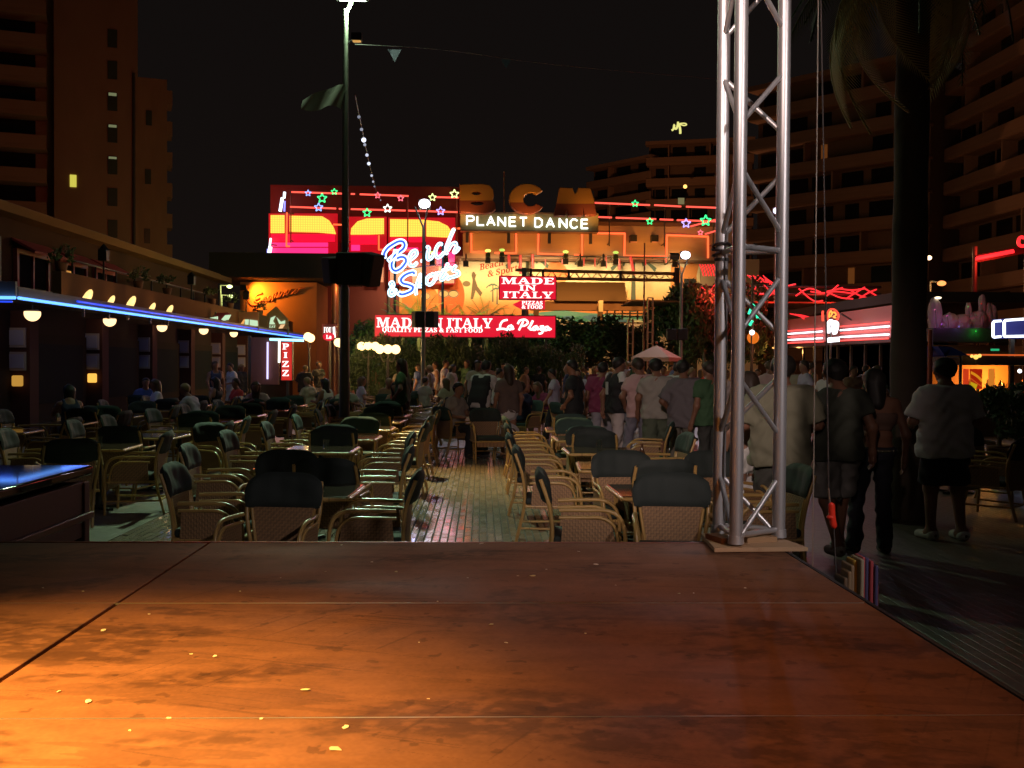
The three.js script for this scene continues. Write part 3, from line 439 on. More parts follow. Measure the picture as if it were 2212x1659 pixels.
function figure(pose, cell, fine) {
  const p = POSES[pose], hy = p.hip[0][1], dy = hy - 0.93, bend = p.bend || 0, hz = p.hip[0][2];
  const up = (x, y, z) => [x, y + dy - bend * Math.max(0, y - 0.93) * 0.35, z + hz + bend * Math.max(0, y - 0.93) / 0.5];
  const hd = p.head || [0, 0], tl = p.tilt || 0, sh = [up(-0.178, 1.39 + tl, -0.005), up(0.178, 1.39 - tl, -0.005)];
  const trunk = [bone(up(-0.065, 0.95, -0.01), up(0.065, 0.95, -0.01), 0.108, 0.108), bone(up(-0.055, 1.1, 0), up(0.055, 1.1, 0), 0.098, 0.098), bone(up(-0.085, 1.29, 0), up(0.085, 1.29, 0), 0.108, 0.108), bone(up(-0.12, 1.375 + tl * 0.7, -0.01), up(0.12, 1.375 - tl * 0.7, -0.01), 0.068, 0.068), bone(up(-0.15, 1.395 + tl, -0.008), up(-0.03, 1.455, -0.008), 0.045, 0.05), bone(up(0.15, 1.395 - tl, -0.008), up(0.03, 1.455, -0.008), 0.045, 0.05)];
  const neck = bone(up(0, 1.42, -0.01), up(hd[0] * 0.7, 1.54, 0.01 + hd[1] * 0.7), 0.06, 0.054);
  const H = up(hd[0], 1.625, 0.02 + hd[1]);
  const head = [bone([H[0], H[1] + 0.03, H[2] - 0.015], [H[0], H[1] + 0.025, H[2] - 0.005], 0.087, 0.087), bone([H[0], H[1] - 0.02, H[2] + 0.025], [H[0], H[1] - 0.075, H[2] + 0.04], 0.062, 0.042)];
  const face = [bone([H[0], H[1] + 0.015, H[2] + 0.09], [H[0], H[1] - 0.02, H[2] + 0.105], 0.01, 0.016), bone([H[0] - 0.02, H[1] - 0.055, H[2] + 0.074], [H[0] + 0.02, H[1] - 0.055, H[2] + 0.074], 0.011, 0.011), ...[-1, 1].map((s) => bone([H[0] + s * 0.082, H[1] + 0.005, H[2] - 0.01], [H[0] + s * 0.08, H[1] - 0.03, H[2]], 0.018, 0.012))];
  const legs = [], arms = [], feet = [], fingers = [];
  for (const s of [0, 1]) {
    legs.push(bone(p.hip[s], p.knee[s], 0.088, 0.058), bone(p.knee[s], p.ankle[s], 0.06, 0.037));
    const a = p.ankle[s]; feet.push(bone([a[0], a[1] - 0.035, a[2] - 0.03], [a[0] + (s ? 0.02 : -0.02), Math.max(0.032, a[1] - 0.055), a[2] + 0.15], 0.044, 0.034));
    legs.push(bone(a, [a[0], a[1] - 0.03, a[2] + 0.02], 0.038, 0.04));
    arms.push(bone(sh[s], p.elbow[s], 0.05, 0.04), bone(p.elbow[s], p.wrist[s], 0.042, 0.027));
    const e = p.elbow[s], w = p.wrist[s], d = lerp3([0, 0, 0], [w[0] - e[0], w[1] - e[1], w[2] - e[2]], 1 / Math.hypot(w[0] - e[0], w[1] - e[1], w[2] - e[2]));
    const palm = [0, 1, 2].map((k) => w[k] + d[k] * 0.075); arms.push(bone(w, palm, 0.027, 0.033));
    const side = [0, -d[2], d[1]], sl = Math.hypot(...side) || 1, inn = [(s ? -1 : 1), 0, 0];
    for (let q = 0; q < 4; q++) { const o = (q - 1.5) * 0.018, L = [0.07, 0.082, 0.078, 0.06][q]; const b0 = [0, 1, 2].map((k) => w[k] + d[k] * 0.082 + side[k] / sl * o), b1 = [0, 1, 2].map((k) => b0[k] + d[k] * L * 0.5 + inn[k] * 0.006), b2 = [0, 1, 2].map((k) => b1[k] + d[k] * L * 0.42 + inn[k] * 0.022); fingers.push([s, bone(b0, b1, 0.0095, 0.0088)], [s, bone(b1, b2, 0.0088, 0.0075)]); }
    const t0 = [0, 1, 2].map((k) => w[k] + d[k] * 0.03 + side[k] / sl * 0.024), t1 = [0, 1, 2].map((k) => t0[k] + d[k] * 0.04 + side[k] / sl * 0.02 + inn[k] * 0.012); fingers.push([s, bone(t0, t1, 0.012, 0.009)]);
  }
  const out = {};
  const bodyBones = [...trunk, neck, ...legs, ...arms, ...feet, ...(fine ? [] : head)];
  const pieces = [netsMesh(field(bodyBones, 0.045), ...bounds(bodyBones, 0.05), cell)];
  if (fine) {
    const hb = [...head, bone([neck[0], neck[1] + 0.05, neck[2]], [neck[3], neck[4], neck[5]], 0.05, 0.052)];
    const fh = field(hb, 0.05), ff = field(face, 0.012);
    pieces.push(netsMesh((x, y, z) => smin(fh(x, y, z), ff(x, y, z), 0.02), ...bounds([...hb, ...face], 0.02), 0.0075));
    for (const s of [0, 1]) { const w = p.wrist[s], e = p.elbow[s], hbones = [bone(lerp3(e, w, 0.9), w, 0.027, 0.026), arms[s * 3 + 2], ...fingers.filter((q) => q[0] === s).map((q) => q[1])]; pieces.push(netsMesh(field(hbones, 0.01), ...bounds(hbones, 0.012), 0.0058)); }
  }
  out.body = mg(pieces);
  const cut = (f, ...ps) => (x, y, z) => { let d = f(x, y, z); for (const q of ps) d = Math.max(d, q(x, y, z)); return d; };
  const seated = dy < -0.2, hem = seated ? 0.5 : 0.845, neckY = 1.475 + dy - bend * 0.19;
  const loose = [...trunk, bone(up(-0.075, 1.12, 0), up(0.075, 1.12, 0), 0.108, 0.108), bone(up(-0.08, 0.98, 0), up(0.08, 0.98, 0), 0.113, 0.113), bone(up(-0.085, hem - dy + 0.0, 0), up(0.085, hem - dy + 0.0, 0), 0.116, 0.116)];
  const sleeve = (t) => [0, 1].map((s) => bone(sh[s], lerp3(sh[s], p.elbow[s], t), 0.058, 0.062));
  const tee = (off, t, h0) => {
    const bs = [...loose, ...sleeve(t)], body = field(loose, 0.05, off), arm = [0, 1].map((s) => field([sleeve(t)[s]], 0.05, off * 0.8)), along = (s, x, y, z) => { const a = sh[s], b = p.elbow[s], l2 = (b[0] - a[0]) ** 2 + (b[1] - a[1]) ** 2 + (b[2] - a[2]) ** 2; return (((x - a[0]) * (b[0] - a[0]) + (y - a[1]) * (b[1] - a[1]) + (z - a[2]) * (b[2] - a[2])) / l2 - t) * Math.sqrt(l2); };
    return netsMesh((x, y, z) => { const r = ruck(x, y, z); let d = Math.max(body(x, y, z) + r, h0 - y + 0.006 * Math.sin(x * 25)); for (const s of [0, 1]) d = smin(d, Math.max(arm[s](x, y, z) + r * 0.7, along(s, x, y, z)), 0.03); return Math.max(d, y + 0.25 * Math.abs(z - sh[0][2]) - neckY - 0.02); }, ...bounds(bs, 0.08), cell * 0.95);
  };
  out.tee = tee(0.017, 0.62, hem);
  out.big = tee(0.04, 0.9, hem - 0.05);
  const tb = trunk.map((b) => [...b]); out.tank = netsMesh(cut(((f) => (x, y, z) => f(x, y, z) + ruck(x, y, z) * 0.5)(field(tb, 0.05, 0.011)), (x, y) => hem + 0.08 - y, (x, y, z) => y - (neckY - 0.075 + (Math.abs(x) > 0.07 && Math.abs(x) < 0.125 ? 0.1 : 0)), (x) => Math.abs(x) - 0.165), ...bounds(tb, 0.04), cell);
  out.vest = netsMesh(cut(field(loose, 0.05, 0.031), (x, y) => hem - 0.005 - y, (x, y, z) => y - (neckY - 0.05 + (Math.abs(x) > 0.05 ? 0.04 : 0)), (x) => Math.abs(x) - 0.185), ...bounds(loose, 0.06), cell);
  out.top = netsMesh(cut(field(tb, 0.05, 0.01), (x, y) => 1.16 + dy - y, (x, y) => y - 1.33 - dy), ...bounds(tb, 0.04), cell);
  const pelvis = trunk[0], pl = [pelvis, ...legs.filter((_, i) => i % 3 < 2)], belt = (x, y, z) => y - (hy + 0.075);
  const trs = field(pl, 0.03, 0.017), flare = [0, 1].map((s) => bone(lerp3(p.knee[s], p.ankle[s], 0.3), lerp3(p.knee[s], p.ankle[s], 0.97), 0.058, 0.066)); const tr2 = field([...pl, ...flare], 0.03, 0.014);
  out.trousers = netsMesh(cut((x, y, z) => tr2(x, y, z) + ruck(x, y, z) * 0.9, belt, (x, y, z) => 0.045 - y), ...bounds([...pl, ...flare], 0.04), cell);
  const sb = [pelvis, ...[0, 1].map((s) => bone(p.hip[s], lerp3(p.hip[s], p.knee[s], 0.92), 0.094, 0.096))], sf = field(sb, 0.03, 0.014);
  out.shorts = netsMesh(cut((x, y, z) => sf(x, y, z) + ruck(x, y, z), belt, (x, y, z) => Math.max(...[0, 1].map((s) => { const a = p.hip[s], b = p.knee[s], l2 = (b[0] - a[0]) ** 2 + (b[1] - a[1]) ** 2 + (b[2] - a[2]) ** 2, tt = ((x - a[0]) * (b[0] - a[0]) + (y - a[1]) * (b[1] - a[1]) + (z - a[2]) * (b[2] - a[2])) / l2; return (s ? x >= 0 : x < 0) ? (tt - 0.93) * Math.sqrt(l2) : -1; }))), ...bounds(sb, 0.04), cell);
  if (!seated) { const kb = [pelvis, bone([-0.05, 0.85, hz], [0.05, 0.85, hz], 0.125, 0.125), bone([-0.06, 0.5, hz + 0.02], [0.06, 0.5, hz + 0.02], 0.155, 0.155)], kf = field(kb, 0.06, 0.012); out.skirt = netsMesh(cut((x, y, z) => kf(x, y, z) + ruck(x, y, z) * 1.4 + 0.008 * Math.sin(x * 45) * Math.max(0, 0.9 - y), belt, (x, y, z) => 0.47 - y + 0.01 * Math.sin(x * 20)), ...bounds(kb, 0.04), cell); } else out.skirt = out.shorts;
  out.shoes = feet.map((b) => netsMesh(cut(field([b], 0.01, 0.01), (x, y, z) => -y + 0.002), ...bounds([b], 0.02), cell * 0.8));
  const hc = fine ? 0.009 : cell, hrough = (x, y, z) => 0.0035 * Math.sin(x * 38 + 2 * Math.sin(y * 30)) * Math.sin(y * 33 + z * 41);
  const nape = bone([H[0], H[1] + 0.0, H[2] - 0.035], [H[0], H[1] - 0.07, H[2] - 0.042], 0.074, 0.05), skull = field([head[0], nape], 0.04, 0.0085), line = (x, y, z) => 0.75 * (z - H[2] - 0.045) - (y - H[1] - 0.035);
  out.short = netsMesh((x, y, z) => Math.max(skull(x, y, z) + hrough(x, y, z), line(x, y, z), -(y - H[1] + 0.03 + Math.max(0, Math.min(0.07, (H[2] + 0.01 - z) * 1.6)))), ...bounds([head[0], nape], 0.04), hc);
  const lb = [head[0], bone([H[0], H[1] - 0.02, H[2] - 0.05], [H[0], H[1] - 0.2, H[2] - 0.07], 0.085, 0.075)], lf = field(lb, 0.06, 0.014);
  out.long = netsMesh((x, y, z) => Math.max(lf(x, y, z) + 2 * hrough(x, y * 0.2, z), Math.min(line(x, y, z), z - H[2] + 0.02)), ...bounds(lb, 0.04), hc);
  out.eyes = [-1, 1].map((s) => new THREE.SphereGeometry(0.0115, 8, 6).translate(H[0] + s * 0.031, H[1] + 0.012, H[2] + 0.073));
  return out;
}
const nearSet = {}, farSet = {};
const shape = (pose, fine) => (fine ? nearSet : farSet)[pose] ??= figure(pose, fine ? 0.0165 : 0.03, fine);
const skins = [[0.25, 0.115, 0.068], [0.3, 0.15, 0.095], [0.2, 0.09, 0.052], [0.14, 0.065, 0.04]].map((c) => S(...c, 0.55));
const hairs = [[0.012, 0.009, 0.007], [0.03, 0.017, 0.01], [0.09, 0.055, 0.025], [0.26, 0.18, 0.08]].map((c) => S(...c, 0.6));
const fabrics = {};
const fabric = (c) => fabrics[c.join()] ??= S(...c, 0.85);
const eyeM = S(0.02, 0.015, 0.012, 0.2);
function person(px, py, o, label, group) { // px or [x,z]; o: pose, top [kind, colour], bottom [kind, colour], hair, skin, tall, turn
  const at = Array.isArray(px) ? V(px[0], px[2] || 0, -px[1]) : G(px, py);
  const fine = o.fine ?? true, g = shape(o.pose, fine);
  const t = thing('person', label, 'person', at, o.turn ?? PI, group);
  const s = (o.tall ?? 1.75) / 1.75; t.scale.set(s * (o.wide ?? 1), s, s * (o.wide ?? 1));
  obj('body', g.body, skins[o.skin ?? 0], t);
  if (o.top) { const m = obj(o.topName ?? 'shirt', g[o.top[0]], fabric(o.top[1]), t); if (o.print) o.print(m); }
  if (o.vest) { obj('waistcoat', g.vest, fabric(o.vest), t); }
  if (o.bottom) obj(o.bottom[0], g[o.bottom[0]], fabric(o.bottom[1]), t);
  for (const q of g.shoes) obj('shoe', q, fabric(o.shoe ?? [0.04, 0.035, 0.03]), t);
  if (o.hair !== null) obj('hair', g[o.hair?.[0] ?? 'short'], hairs[o.hair?.[1] ?? 0], t);
  if (fine) for (const q of g.eyes) obj('eye', q, eyeM, t);
  return t;
}
// ------------------------------------------------------------------ the people of the photograph
const X10 = (px, Z) => [(px - 1040) * Z / 2212, Z];
const WHITE = [0.62, 0.6, 0.58], GREY = [0.34, 0.31, 0.27], PINK = [0.55, 0.35, 0.34], BLACK = [0.018, 0.018, 0.02], NAVY = [0.03, 0.04, 0.09], JEANS = [0.2, 0.19, 0.24], OLIVE = [0.13, 0.13, 0.08], GREEN = [0.05, 0.11, 0.05], MAROON = [0.2, 0.03, 0.08], BEIGE = [0.42, 0.36, 0.26], RED = [0.45, 0.04, 0.03], BLUE = [0.1, 0.14, 0.35], LILAC = [0.42, 0.38, 0.48], YELLOW = [0.5, 0.4, 0.12];
person(X10(2055, 10.1), 0, { pose: 'hold', top: ['big', [0.6, 0.57, 0.56]], bottom: ['shorts', BLACK], shoe: WHITE, tall: 1.83, wide: 1.13, turn: PI + 0.08 }, 'heavy-set person in oversized white shirt and black shorts seen from behind, beside palm trunk');
person(X10(1692, 9.1), 0, { pose: 'hold', top: ['big', [0.23, 0.22, 0.15]], bottom: ['shorts', [0.07, 0.07, 0.06]], shoe: GREY, tall: 1.84, wide: 1.1, turn: PI - 0.2 }, 'person in loose grey-green shirt seen through and beside the truss tower');
person(X10(1622, 9.9), 0, { pose: 'stand', top: ['tank', [0.35, 0.2, 0.14]], bottom: ['skirt', WHITE], hair: ['long', 1], skin: 1, tall: 1.68, wide: 0.95, turn: PI + 0.3 }, 'person with long hair and white skirt directly behind the truss tower');
person(X10(1818, 9.2), 0, { pose: 'walk', top: ['tee', [0.05, 0.055, 0.04]], bottom: ['shorts', [0.16, 0.15, 0.14]], shoe: GREY, tall: 1.82, wide: 1.06, skin: 2 }, 'person in dark shirt and pale shorts walking away past the hanging cables');
const bare = person(X10(1905, 9.4), 0, { pose: 'relax', top: ['top', [0.13, 0.07, 0.05]], topName: 'bandeau_top', bottom: ['trousers', [0.02, 0.02, 0.03]], hair: ['long', 0], skin: 2, tall: 1.7, wide: 0.97 }, 'bare-backed person in dark trousers with a studded belt');
obj('studded_belt', [new THREE.TorusGeometry(0.15, 0.014, 6, 30).rotateX(PI / 2).scale(1.16, 1, 0.86).translate(0, 0.985, -0.008), ...Array.from({ length: 9 }, (_, i) => { const a = PI + (i + 0.5) / 9 * PI; return sp(0.011, Math.cos(a) * 0.19, 0.985, Math.sin(a) * 0.143 - 0.008, 4); })], S(0.6, 0.55, 0.4, 0.25, 0.9), bare);
const jersey = person(X10(1332, 17.3), 0, { pose: 'stride', top: ['tee', BLACK], bottom: ['trousers', [0.6, 0.52, 0.5]], hair: ['short', 0], skin: 0, tall: 1.88, turn: 1.95 }, 'person in black jersey with white shoulder and white trousers');
obj('shoulder_panel', [tube([V(-0.16, 1.455, 0.0), V(-0.205, 1.42, -0.01), V(-0.235, 1.33, -0.015)], 0.064, 8, 10), tube([V(0.16, 1.455, 0.0), V(0.205, 1.42, -0.01), V(0.225, 1.33, 0.0)], 0.064, 8, 10)], fabric(WHITE), jersey);
obj('jersey_number', [rb(0.02, 0.22, 0.07, 0.008, 0.158, 1.22, 0.02), rb(0.07, 0.2, 0.02, 0.008, 0.03, 1.24, -0.15)], fabric([0.4, 0.42, 0.4]), jersey);
person(X10(1384, 16.4), 0, { pose: 'relax', top: ['tee', PINK], bottom: ['trousers', JEANS], hair: ['short', 1], tall: 1.84, turn: PI + 0.12 }, 'person in pink T-shirt and grey jeans seen from behind');
person(X10(1420, 15.9), 0, { pose: 'walk', top: ['tee', GREY], bottom: ['shorts', [0.1, 0.12, 0.08]], hair: ['short', 0], tall: 1.85, wide: 1.06, turn: PI - 0.1 }, 'person in creased grey T-shirt and camouflage shorts seen from behind');
person(X10(1480, 15.0), 0, { pose: 'relax', top: ['big', [0.14, 0.12, 0.13]], bottom: ['trousers', [0.15, 0.13, 0.1]], hair: ['short', 0], skin: 2, tall: 1.8, turn: PI - 0.5 }, 'person in baggy dark grey shirt and olive trousers beside the grey T-shirt');
person(X10(1534, 14.6), 0, { pose: 'talk', top: ['tee', GREEN], bottom: ['trousers', [0.05, 0.05, 0.045]], hair: ['short', 1], tall: 1.8, turn: PI + 0.5 }, 'person in dark green T-shirt just left of the truss tower');
person(X10(1556, 17.5), 0, { pose: 'stand', top: ['tee', [0.6, 0.5, 0.46]], bottom: ['trousers', LILAC], hair: ['short', 0], tall: 1.75, turn: 0.25 }, 'person in open-necked white shirt facing the stage left of the tower');
person(X10(1298, 18.6), 0, { pose: 'talk', top: ['tee', MAROON], bottom: ['trousers', [0.33, 0.31, 0.36]], hair: ['short', 0], tall: 1.78, turn: PI - 0.3 }, 'person in maroon T-shirt and pale jeans behind the black jersey');
person(X10(1455, 21), 0, { pose: 'bow', top: ['tee', WHITE], bottom: ['trousers', NAVY], hair: ['short', 1], tall: 1.84, turn: PI - 0.5, fine: false }, 'stooping person in bright white T-shirt under the parasol');
person(X10(1240, 17.5), 0, { pose: 'relax', top: ['tee', BLACK], bottom: ['trousers', BLACK], hair: ['short', 0], tall: 1.8, turn: PI + 1.1, fine: false }, 'person all in black standing right of aisle beside the last tables');
person(X10(1098, 18.6), 0, { pose: 'stand', top: ['tee', [0.12, 0.08, 0.07]], bottom: ['skirt', [0.6, 0.56, 0.56]], hair: ['long', 1], tall: 1.72, turn: PI + 0.4, fine: false }, 'person in dark top and white skirt standing at the far aisle');
const waiter = person(X10(1036, 19.4), 0, { pose: 'bow', top: ['tee', WHITE], vest: BLACK, bottom: ['trousers', BLACK], hair: ['short', 0], tall: 1.86, turn: PI - 0.4, skin: 2, fine: false }, 'waiter in white shirt and black waistcoat bending over the aisle');
obj('sleeve', [tube([V(-0.2, 1.33, 0.08), V(-0.26, 1.16, 0.17), V(-0.2, 1.03, 0.36)], 0.055, 10, 8), tube([V(0.2, 1.33, 0.08), V(0.26, 1.17, 0.18), V(0.2, 1.05, 0.38)], 0.055, 10, 8)], fabric(WHITE), waiter);
const tray = obj('menu_folder', rb(0.22, 0.32, 0.02, 0.004), S(0.45, 0.24, 0.06, 0.5)); { const p = P(1098, 838, 19.1); tray.position.copy(p).add(V(0, 0.02, 0)); tray.rotation.set(-0.25, 0.3, 0.2); tag(tray, 'tan menu folder held up beside the waiter', 'menu'); }
// a seated guest leaning back at the far end of the aisle, then guests at tables
person([X10(985, 19)[0], 19, 0], 0, { pose: 'sit', top: ['tee', [0.4, 0.34, 0.3]], bottom: ['trousers', BLACK], skin: 1, turn: 0.9, tall: 1.8, fine: false }, 'seated person in pale grey top with legs out into the aisle');
chair(X10(985, 19)[0] - 0.02, 19.03, 0.9, 'cane chair under the guest sitting at the far left of aisle', true, 'guests\' chairs');
const names = [[WHITE, 'white'], [BLACK, 'black'], [GREY, 'grey'], [NAVY, 'navy'], [RED, 'red'], [PINK, 'pink'], [BEIGE, 'beige'], [LILAC, 'lilac'], [BLUE, 'blue'], [GREEN, 'green'], [[0.22, 0.12, 0.07], 'brown'], [MAROON, 'maroon']];
const seatedAt = [[-3.0, 22.8], [-5.6, 20.2], [-4.9, 22.6], [-7.2, 18.2], [-5.9, 24.9], [-2.4, 26.4], [-0.9, 26.8], [0.6, 25.6], [1.5, 24.0], [2.3, 25.6], [-7.1, 22.6], [-3.8, 25.2], [-6.8, 26.5], [-1.9, 23.1], [0.9, 22.2], [1.9, 21.5], [-8.0, 24.6], [-4.6, 27.4], [-3.3, 28.2], [-1.6, 29], [0.2, 28.6]];
const sitCols = [3, 8, 0, 7, 1, 4, 5, 6, 0, 2, 7, 10, 4, 2, 6, 7, 0, 3, 11, 5, 9];
seatedAt.sort((a, b) => a[0] / a[1] - b[0] / b[1]);
seatedAt.forEach(([x, z], i) => {
  const [c, n] = names[sitCols[i]], a = rr(-2.6, 2.6), far = chairSpots.every(([cx, cz]) => Math.hypot(cx - x, cz - z) > 0.62);
  person([x, z, 0.0], 0, { pose: i % 3 ? 'sit' : 'lean', top: [i % 4 ? 'tee' : 'tank', c], bottom: [i % 2 ? 'trousers' : 'shorts', pick([JEANS, BLACK, NAVY, BEIGE])], hair: [i % 2 ? 'short' : 'long', i % 4], skin: i % 3, turn: a, fine: false }, `seated guest in ${n} top, ${nth(i)} from the left among the guests`, 'guests at the tables');
  chair(x + Math.sin(a) * -0.06, z + Math.cos(a) * 0.06, a, `cane chair under the ${nth(i)} seated guest from the left`, true, 'guests\' chairs');
});
// the standing crowd at the back
const crowd = [];
for (let i = 0; i < 46; i++) { const Z = 22 + 20 * Math.pow(rnd(), 0.8), px = 860 + 720 * ((i + rr(0.1, 0.9)) / 46); crowd.push([(px - 1040) * Z / 2212, Z, px]); }
for (const [px, Z] of [[1600, 24], [1640, 27], [1668, 22], [1715, 25], [1745, 21], [1760, 28], [1790, 24], [1850, 23], [1875, 26], [1900, 22], [470, 30], [505, 31.5], [525, 33], [660, 34], [690, 36], [870, 21.5]]) crowd.push([(px - 1040) * Z / 2212, Z, px]);
crowd.sort((a, b) => a[2] - b[2]);
crowd.forEach(([x, z], i) => {
  const k = Math.floor(rnd() * names.length), [c, n] = names[k];
  person([x, z], 0, { pose: pick(['relax', 'walk', 'hold', 'stride', 'talk', 'stand']), top: [pick(['tee', 'tee', 'tank', 'big']), c], bottom: [pick(['trousers', 'shorts', 'trousers', 'skirt']), pick([JEANS, BLACK, NAVY, BEIGE, GREY, WHITE])], hair: [pick(['short', 'short', 'long']), Math.floor(rnd() * 4)], skin: Math.floor(rnd() * 3), tall: rr(1.6, 1.88), turn: rr(0, 6.28), fine: false }, `standing person in ${n} top, ${nth(i)} from the left in the far crowd`, 'standing crowd at the back of the plaza');
});

chair(5.9, 11.6, -0.7, 'cane chair nearest the white-shirted person at the right edge', false, 'chairs at the right edge');
chair(6.6, 12.9, 2.4, 'cane chair with a green cover behind the right edge chair', true, 'chairs at the right edge');
chair(6.9, 14.8, 0.4, 'cane chair half cut by the right edge before the kiosk', false, 'chairs at the right edge');
table(6.5, 13.9, 'square cafe table among the chairs at right edge', 'cafe tables');
// ------------------------------------------------------------------ dance club at the end of the plaza
const ZC = 70;                                            // distance of its front wall
const stucco = tex(256, 256, (u, v) => { const k = 0.82 + 0.3 * fbm(u * 6, v * 6, 77, 5); return toS([0.48 * k, 0.34 * k, 0.21 * k]); });
const mStucco = new THREE.MeshStandardMaterial({ color: lin(1, 1, 1), map: stucco, roughness: 0.85 });
const mDarkRed = S(0.16, 0.035, 0.03, 0.75), mSteel = S(0.12, 0.11, 0.1, 0.5, 0.7), mBrown = S(0.16, 0.09, 0.05, 0.8);
const rectOf = (zf, x0, y0, x1, y1, Z) => { const a = P(...zf(x0, y1), Z), b = P(...zf(x1, y0), Z); return { x0: a.x, y0: a.y, x1: b.x, y1: b.y, w: b.x - a.x, h: b.y - a.y, cx: (a.x + b.x) / 2, cy: (a.y + b.y) / 2 }; };
const slab = (r, z, d) => bx(r.w, r.h, d, r.cx, r.cy, z + d / 2);   // z is its back face
{
  const t = thing('nightclub', 'wide dance club with tan upper band and painted beach mural', 'building', [0, 0, 0]);
  const low = rectOf(ident, 584, 404, 1000, 620, ZC), band = rectOf(ident, 1000, 493, 1585, 560, ZC), base = rectOf(ident, 584, 560, 1640, 785, ZC);
  obj('wall', [bx(low.w, low.y1, 8, low.cx, low.y1 / 2, -ZC - 4)], mDarkRed, t);
  obj('wall', [bx(base.x1 - low.x1, base.y1, 8, (low.x1 + base.x1) / 2, base.y1 / 2, -ZC - 4)], mStucco, t);
  obj('upper_band', slab(band, -ZC - 6, 6.5), mStucco, t);
  obj('cornice', [bx(band.w + 0.4, 0.25, 1.2, band.cx, band.y1 + 0.126, -ZC + 0.05), bx(band.w + 0.2, 0.14, 0.5, band.cx, band.y0 - 0.08, -ZC + 0.62)], mBrown, t);
  // the mural is flat paint
  const mr = rectOf(Z3, -420, 824, 2040, 1330, ZC);
  const mural = canvasTex(1640, 340, (c, w, h) => {
    const g = c.createLinearGradient(0, 0, 0, h); g.addColorStop(0, '#cfc8ae'); g.addColorStop(0.35, '#e8d6a0'); g.addColorStop(0.62, '#e6b878'); g.addColorStop(0.78, '#dd8a44'); g.addColorStop(1, '#c07038'); c.fillStyle = g; c.fillRect(0, 0, w, h);
    const X = (x) => (x + 420) / 2460 * w, Y = (y) => (y - 824) / 506 * h, dot = (x, y, r, f, ry = r) => { c.fillStyle = f; c.beginPath(); c.ellipse(X(x), Y(y), r / 2460 * w, ry / 506 * h, 0, 0, 7); c.fill(); };
    const pg = (pts, f) => { c.fillStyle = f; c.beginPath(); pts.forEach(([x, y], i) => (i ? c.lineTo(X(x), Y(y)) : c.moveTo(X(x), Y(y)))); c.closePath(); c.fill(); };
    dot(850, 960, 100, '#e08850'); dot(0, 1140, 110, '#c8602c', 170); dot(-250, 1170, 150, '#d07a38', 130);
    for (let i = 0; i < 60; i++) { c.fillStyle = i % 2 ? 'rgba(190,120,60,.35)' : 'rgba(240,210,150,.3)'; c.fillRect(rnd() * w, h * (0.72 + 0.28 * rnd()), 20 + rnd() * 120, 2 + rnd() * 3); }
    pg([[600, 1330], [640, 1270], [900, 1240], [1100, 1260], [1500, 1280], [2040, 1260], [2040, 1330]], '#5f8f78');
    for (let i = 0; i < 40; i++) { const x = 640 + rnd() * 1380; dot(x, 1290 + rnd() * 40, 30 + rnd() * 40, ['#3f7d64', '#8fae8a', '#d7c793', '#4a6f7a'][i % 4], 8 + rnd() * 12); }
    const palm = (x, y, hh, k) => { pg([[x - 12 * k, y], [x - 7 * k, y - hh], [x + 7 * k, y - hh], [x + 14 * k, y]], '#59604c'); for (let i = 0; i < 9; i++) { const a = -0.3 + i / 8 * 3.75; c.strokeStyle = '#55695a'; c.lineWidth = 7 * k; c.beginPath(); c.moveTo(X(x), Y(y - hh)); c.quadraticCurveTo(X(x + Math.cos(a) * 60 * k), Y(y - hh - Math.abs(Math.sin(a)) * 60 * k), X(x + Math.cos(a) * 110 * k), Y(y - hh - Math.sin(a) * 20 * k + 40 * k)); c.stroke(); } };
    palm(620, 1190, 350, 1.6); palm(1490, 1250, 400, 1.7); palm(340, 1180, 130, 0.5); palm(375, 1200, 120, 0.5);
    pg([[160, 1160], [175, 1010], [165, 970], [205, 965], [195, 1000], [215, 1060], [255, 1110], [240, 1140], [200, 1090], [180, 1160]], '#6d5a40'); dot(182, 968, 14, '#6d5a40', 22); dot(125, 1040, 32, '#7c6a48', 22);
    c.fillStyle = '#96503a'; c.font = 'italic bold 44px serif'; c.save(); c.translate(X(230), Y(935)); c.rotate(-0.22); c.fillStyle = '#b0341c'; c.fillText('Beach', 0, 0); c.fillText('& Sports', 34, 44); c.restore();
    for (const [x, y] of [[-60, 1120], [20, 1120], [-210, 1140]]) { c.strokeStyle = '#6f6a58'; c.lineWidth = 5; c.fillStyle = '#b9a070'; c.beginPath(); c.ellipse(X(x), Y(y), 26, 18, 0, 0, 7); c.fill(); c.stroke(); }
    pg([[1790, 1190], [1800, 880], [1840, 860], [1900, 900], [1960, 860], [2030, 870], [2010, 960], [2020, 1100], [2000, 1190]], '#d98c4a'); pg([[1905, 985], [2005, 985], [2015, 1085], [1925, 1085]], '#232722');
    for (let i = 0; i < 4000; i++) { c.fillStyle = rnd() < 0.5 ? 'rgba(60,40,20,.06)' : 'rgba(255,250,230,.06)'; c.fillRect(rnd() * w, rnd() * h, 2 + rnd() * 7, 1 + rnd() * 4); }
  });
  const mg2 = slab(mr, -ZC + 0.02, 0.06); obj('mural', mg2, new THREE.MeshStandardMaterial({ color: lin(0.9, 0.9, 0.9), map: mural, roughness: 0.85 }), t);
  // neon line stepping along the upper band
  const orange = glow(1, 0.13, 0.035, 1.7), Zn = ZC - 0.6;
  for (const l of [[[20, 578], [168, 580], [168, 770], [305, 772]], [[360, 778], [535, 780], [535, 598], [718, 598], [715, 785], [930, 791]], [[1010, 795], [1075, 797], [1075, 615], [1425, 620], [1420, 803], [1765, 808], [1768, 632], [2105, 645], [2105, 820]]]) obj('neon_tube', wire(path(Z3, l, Zn), 0.07), orange, t);
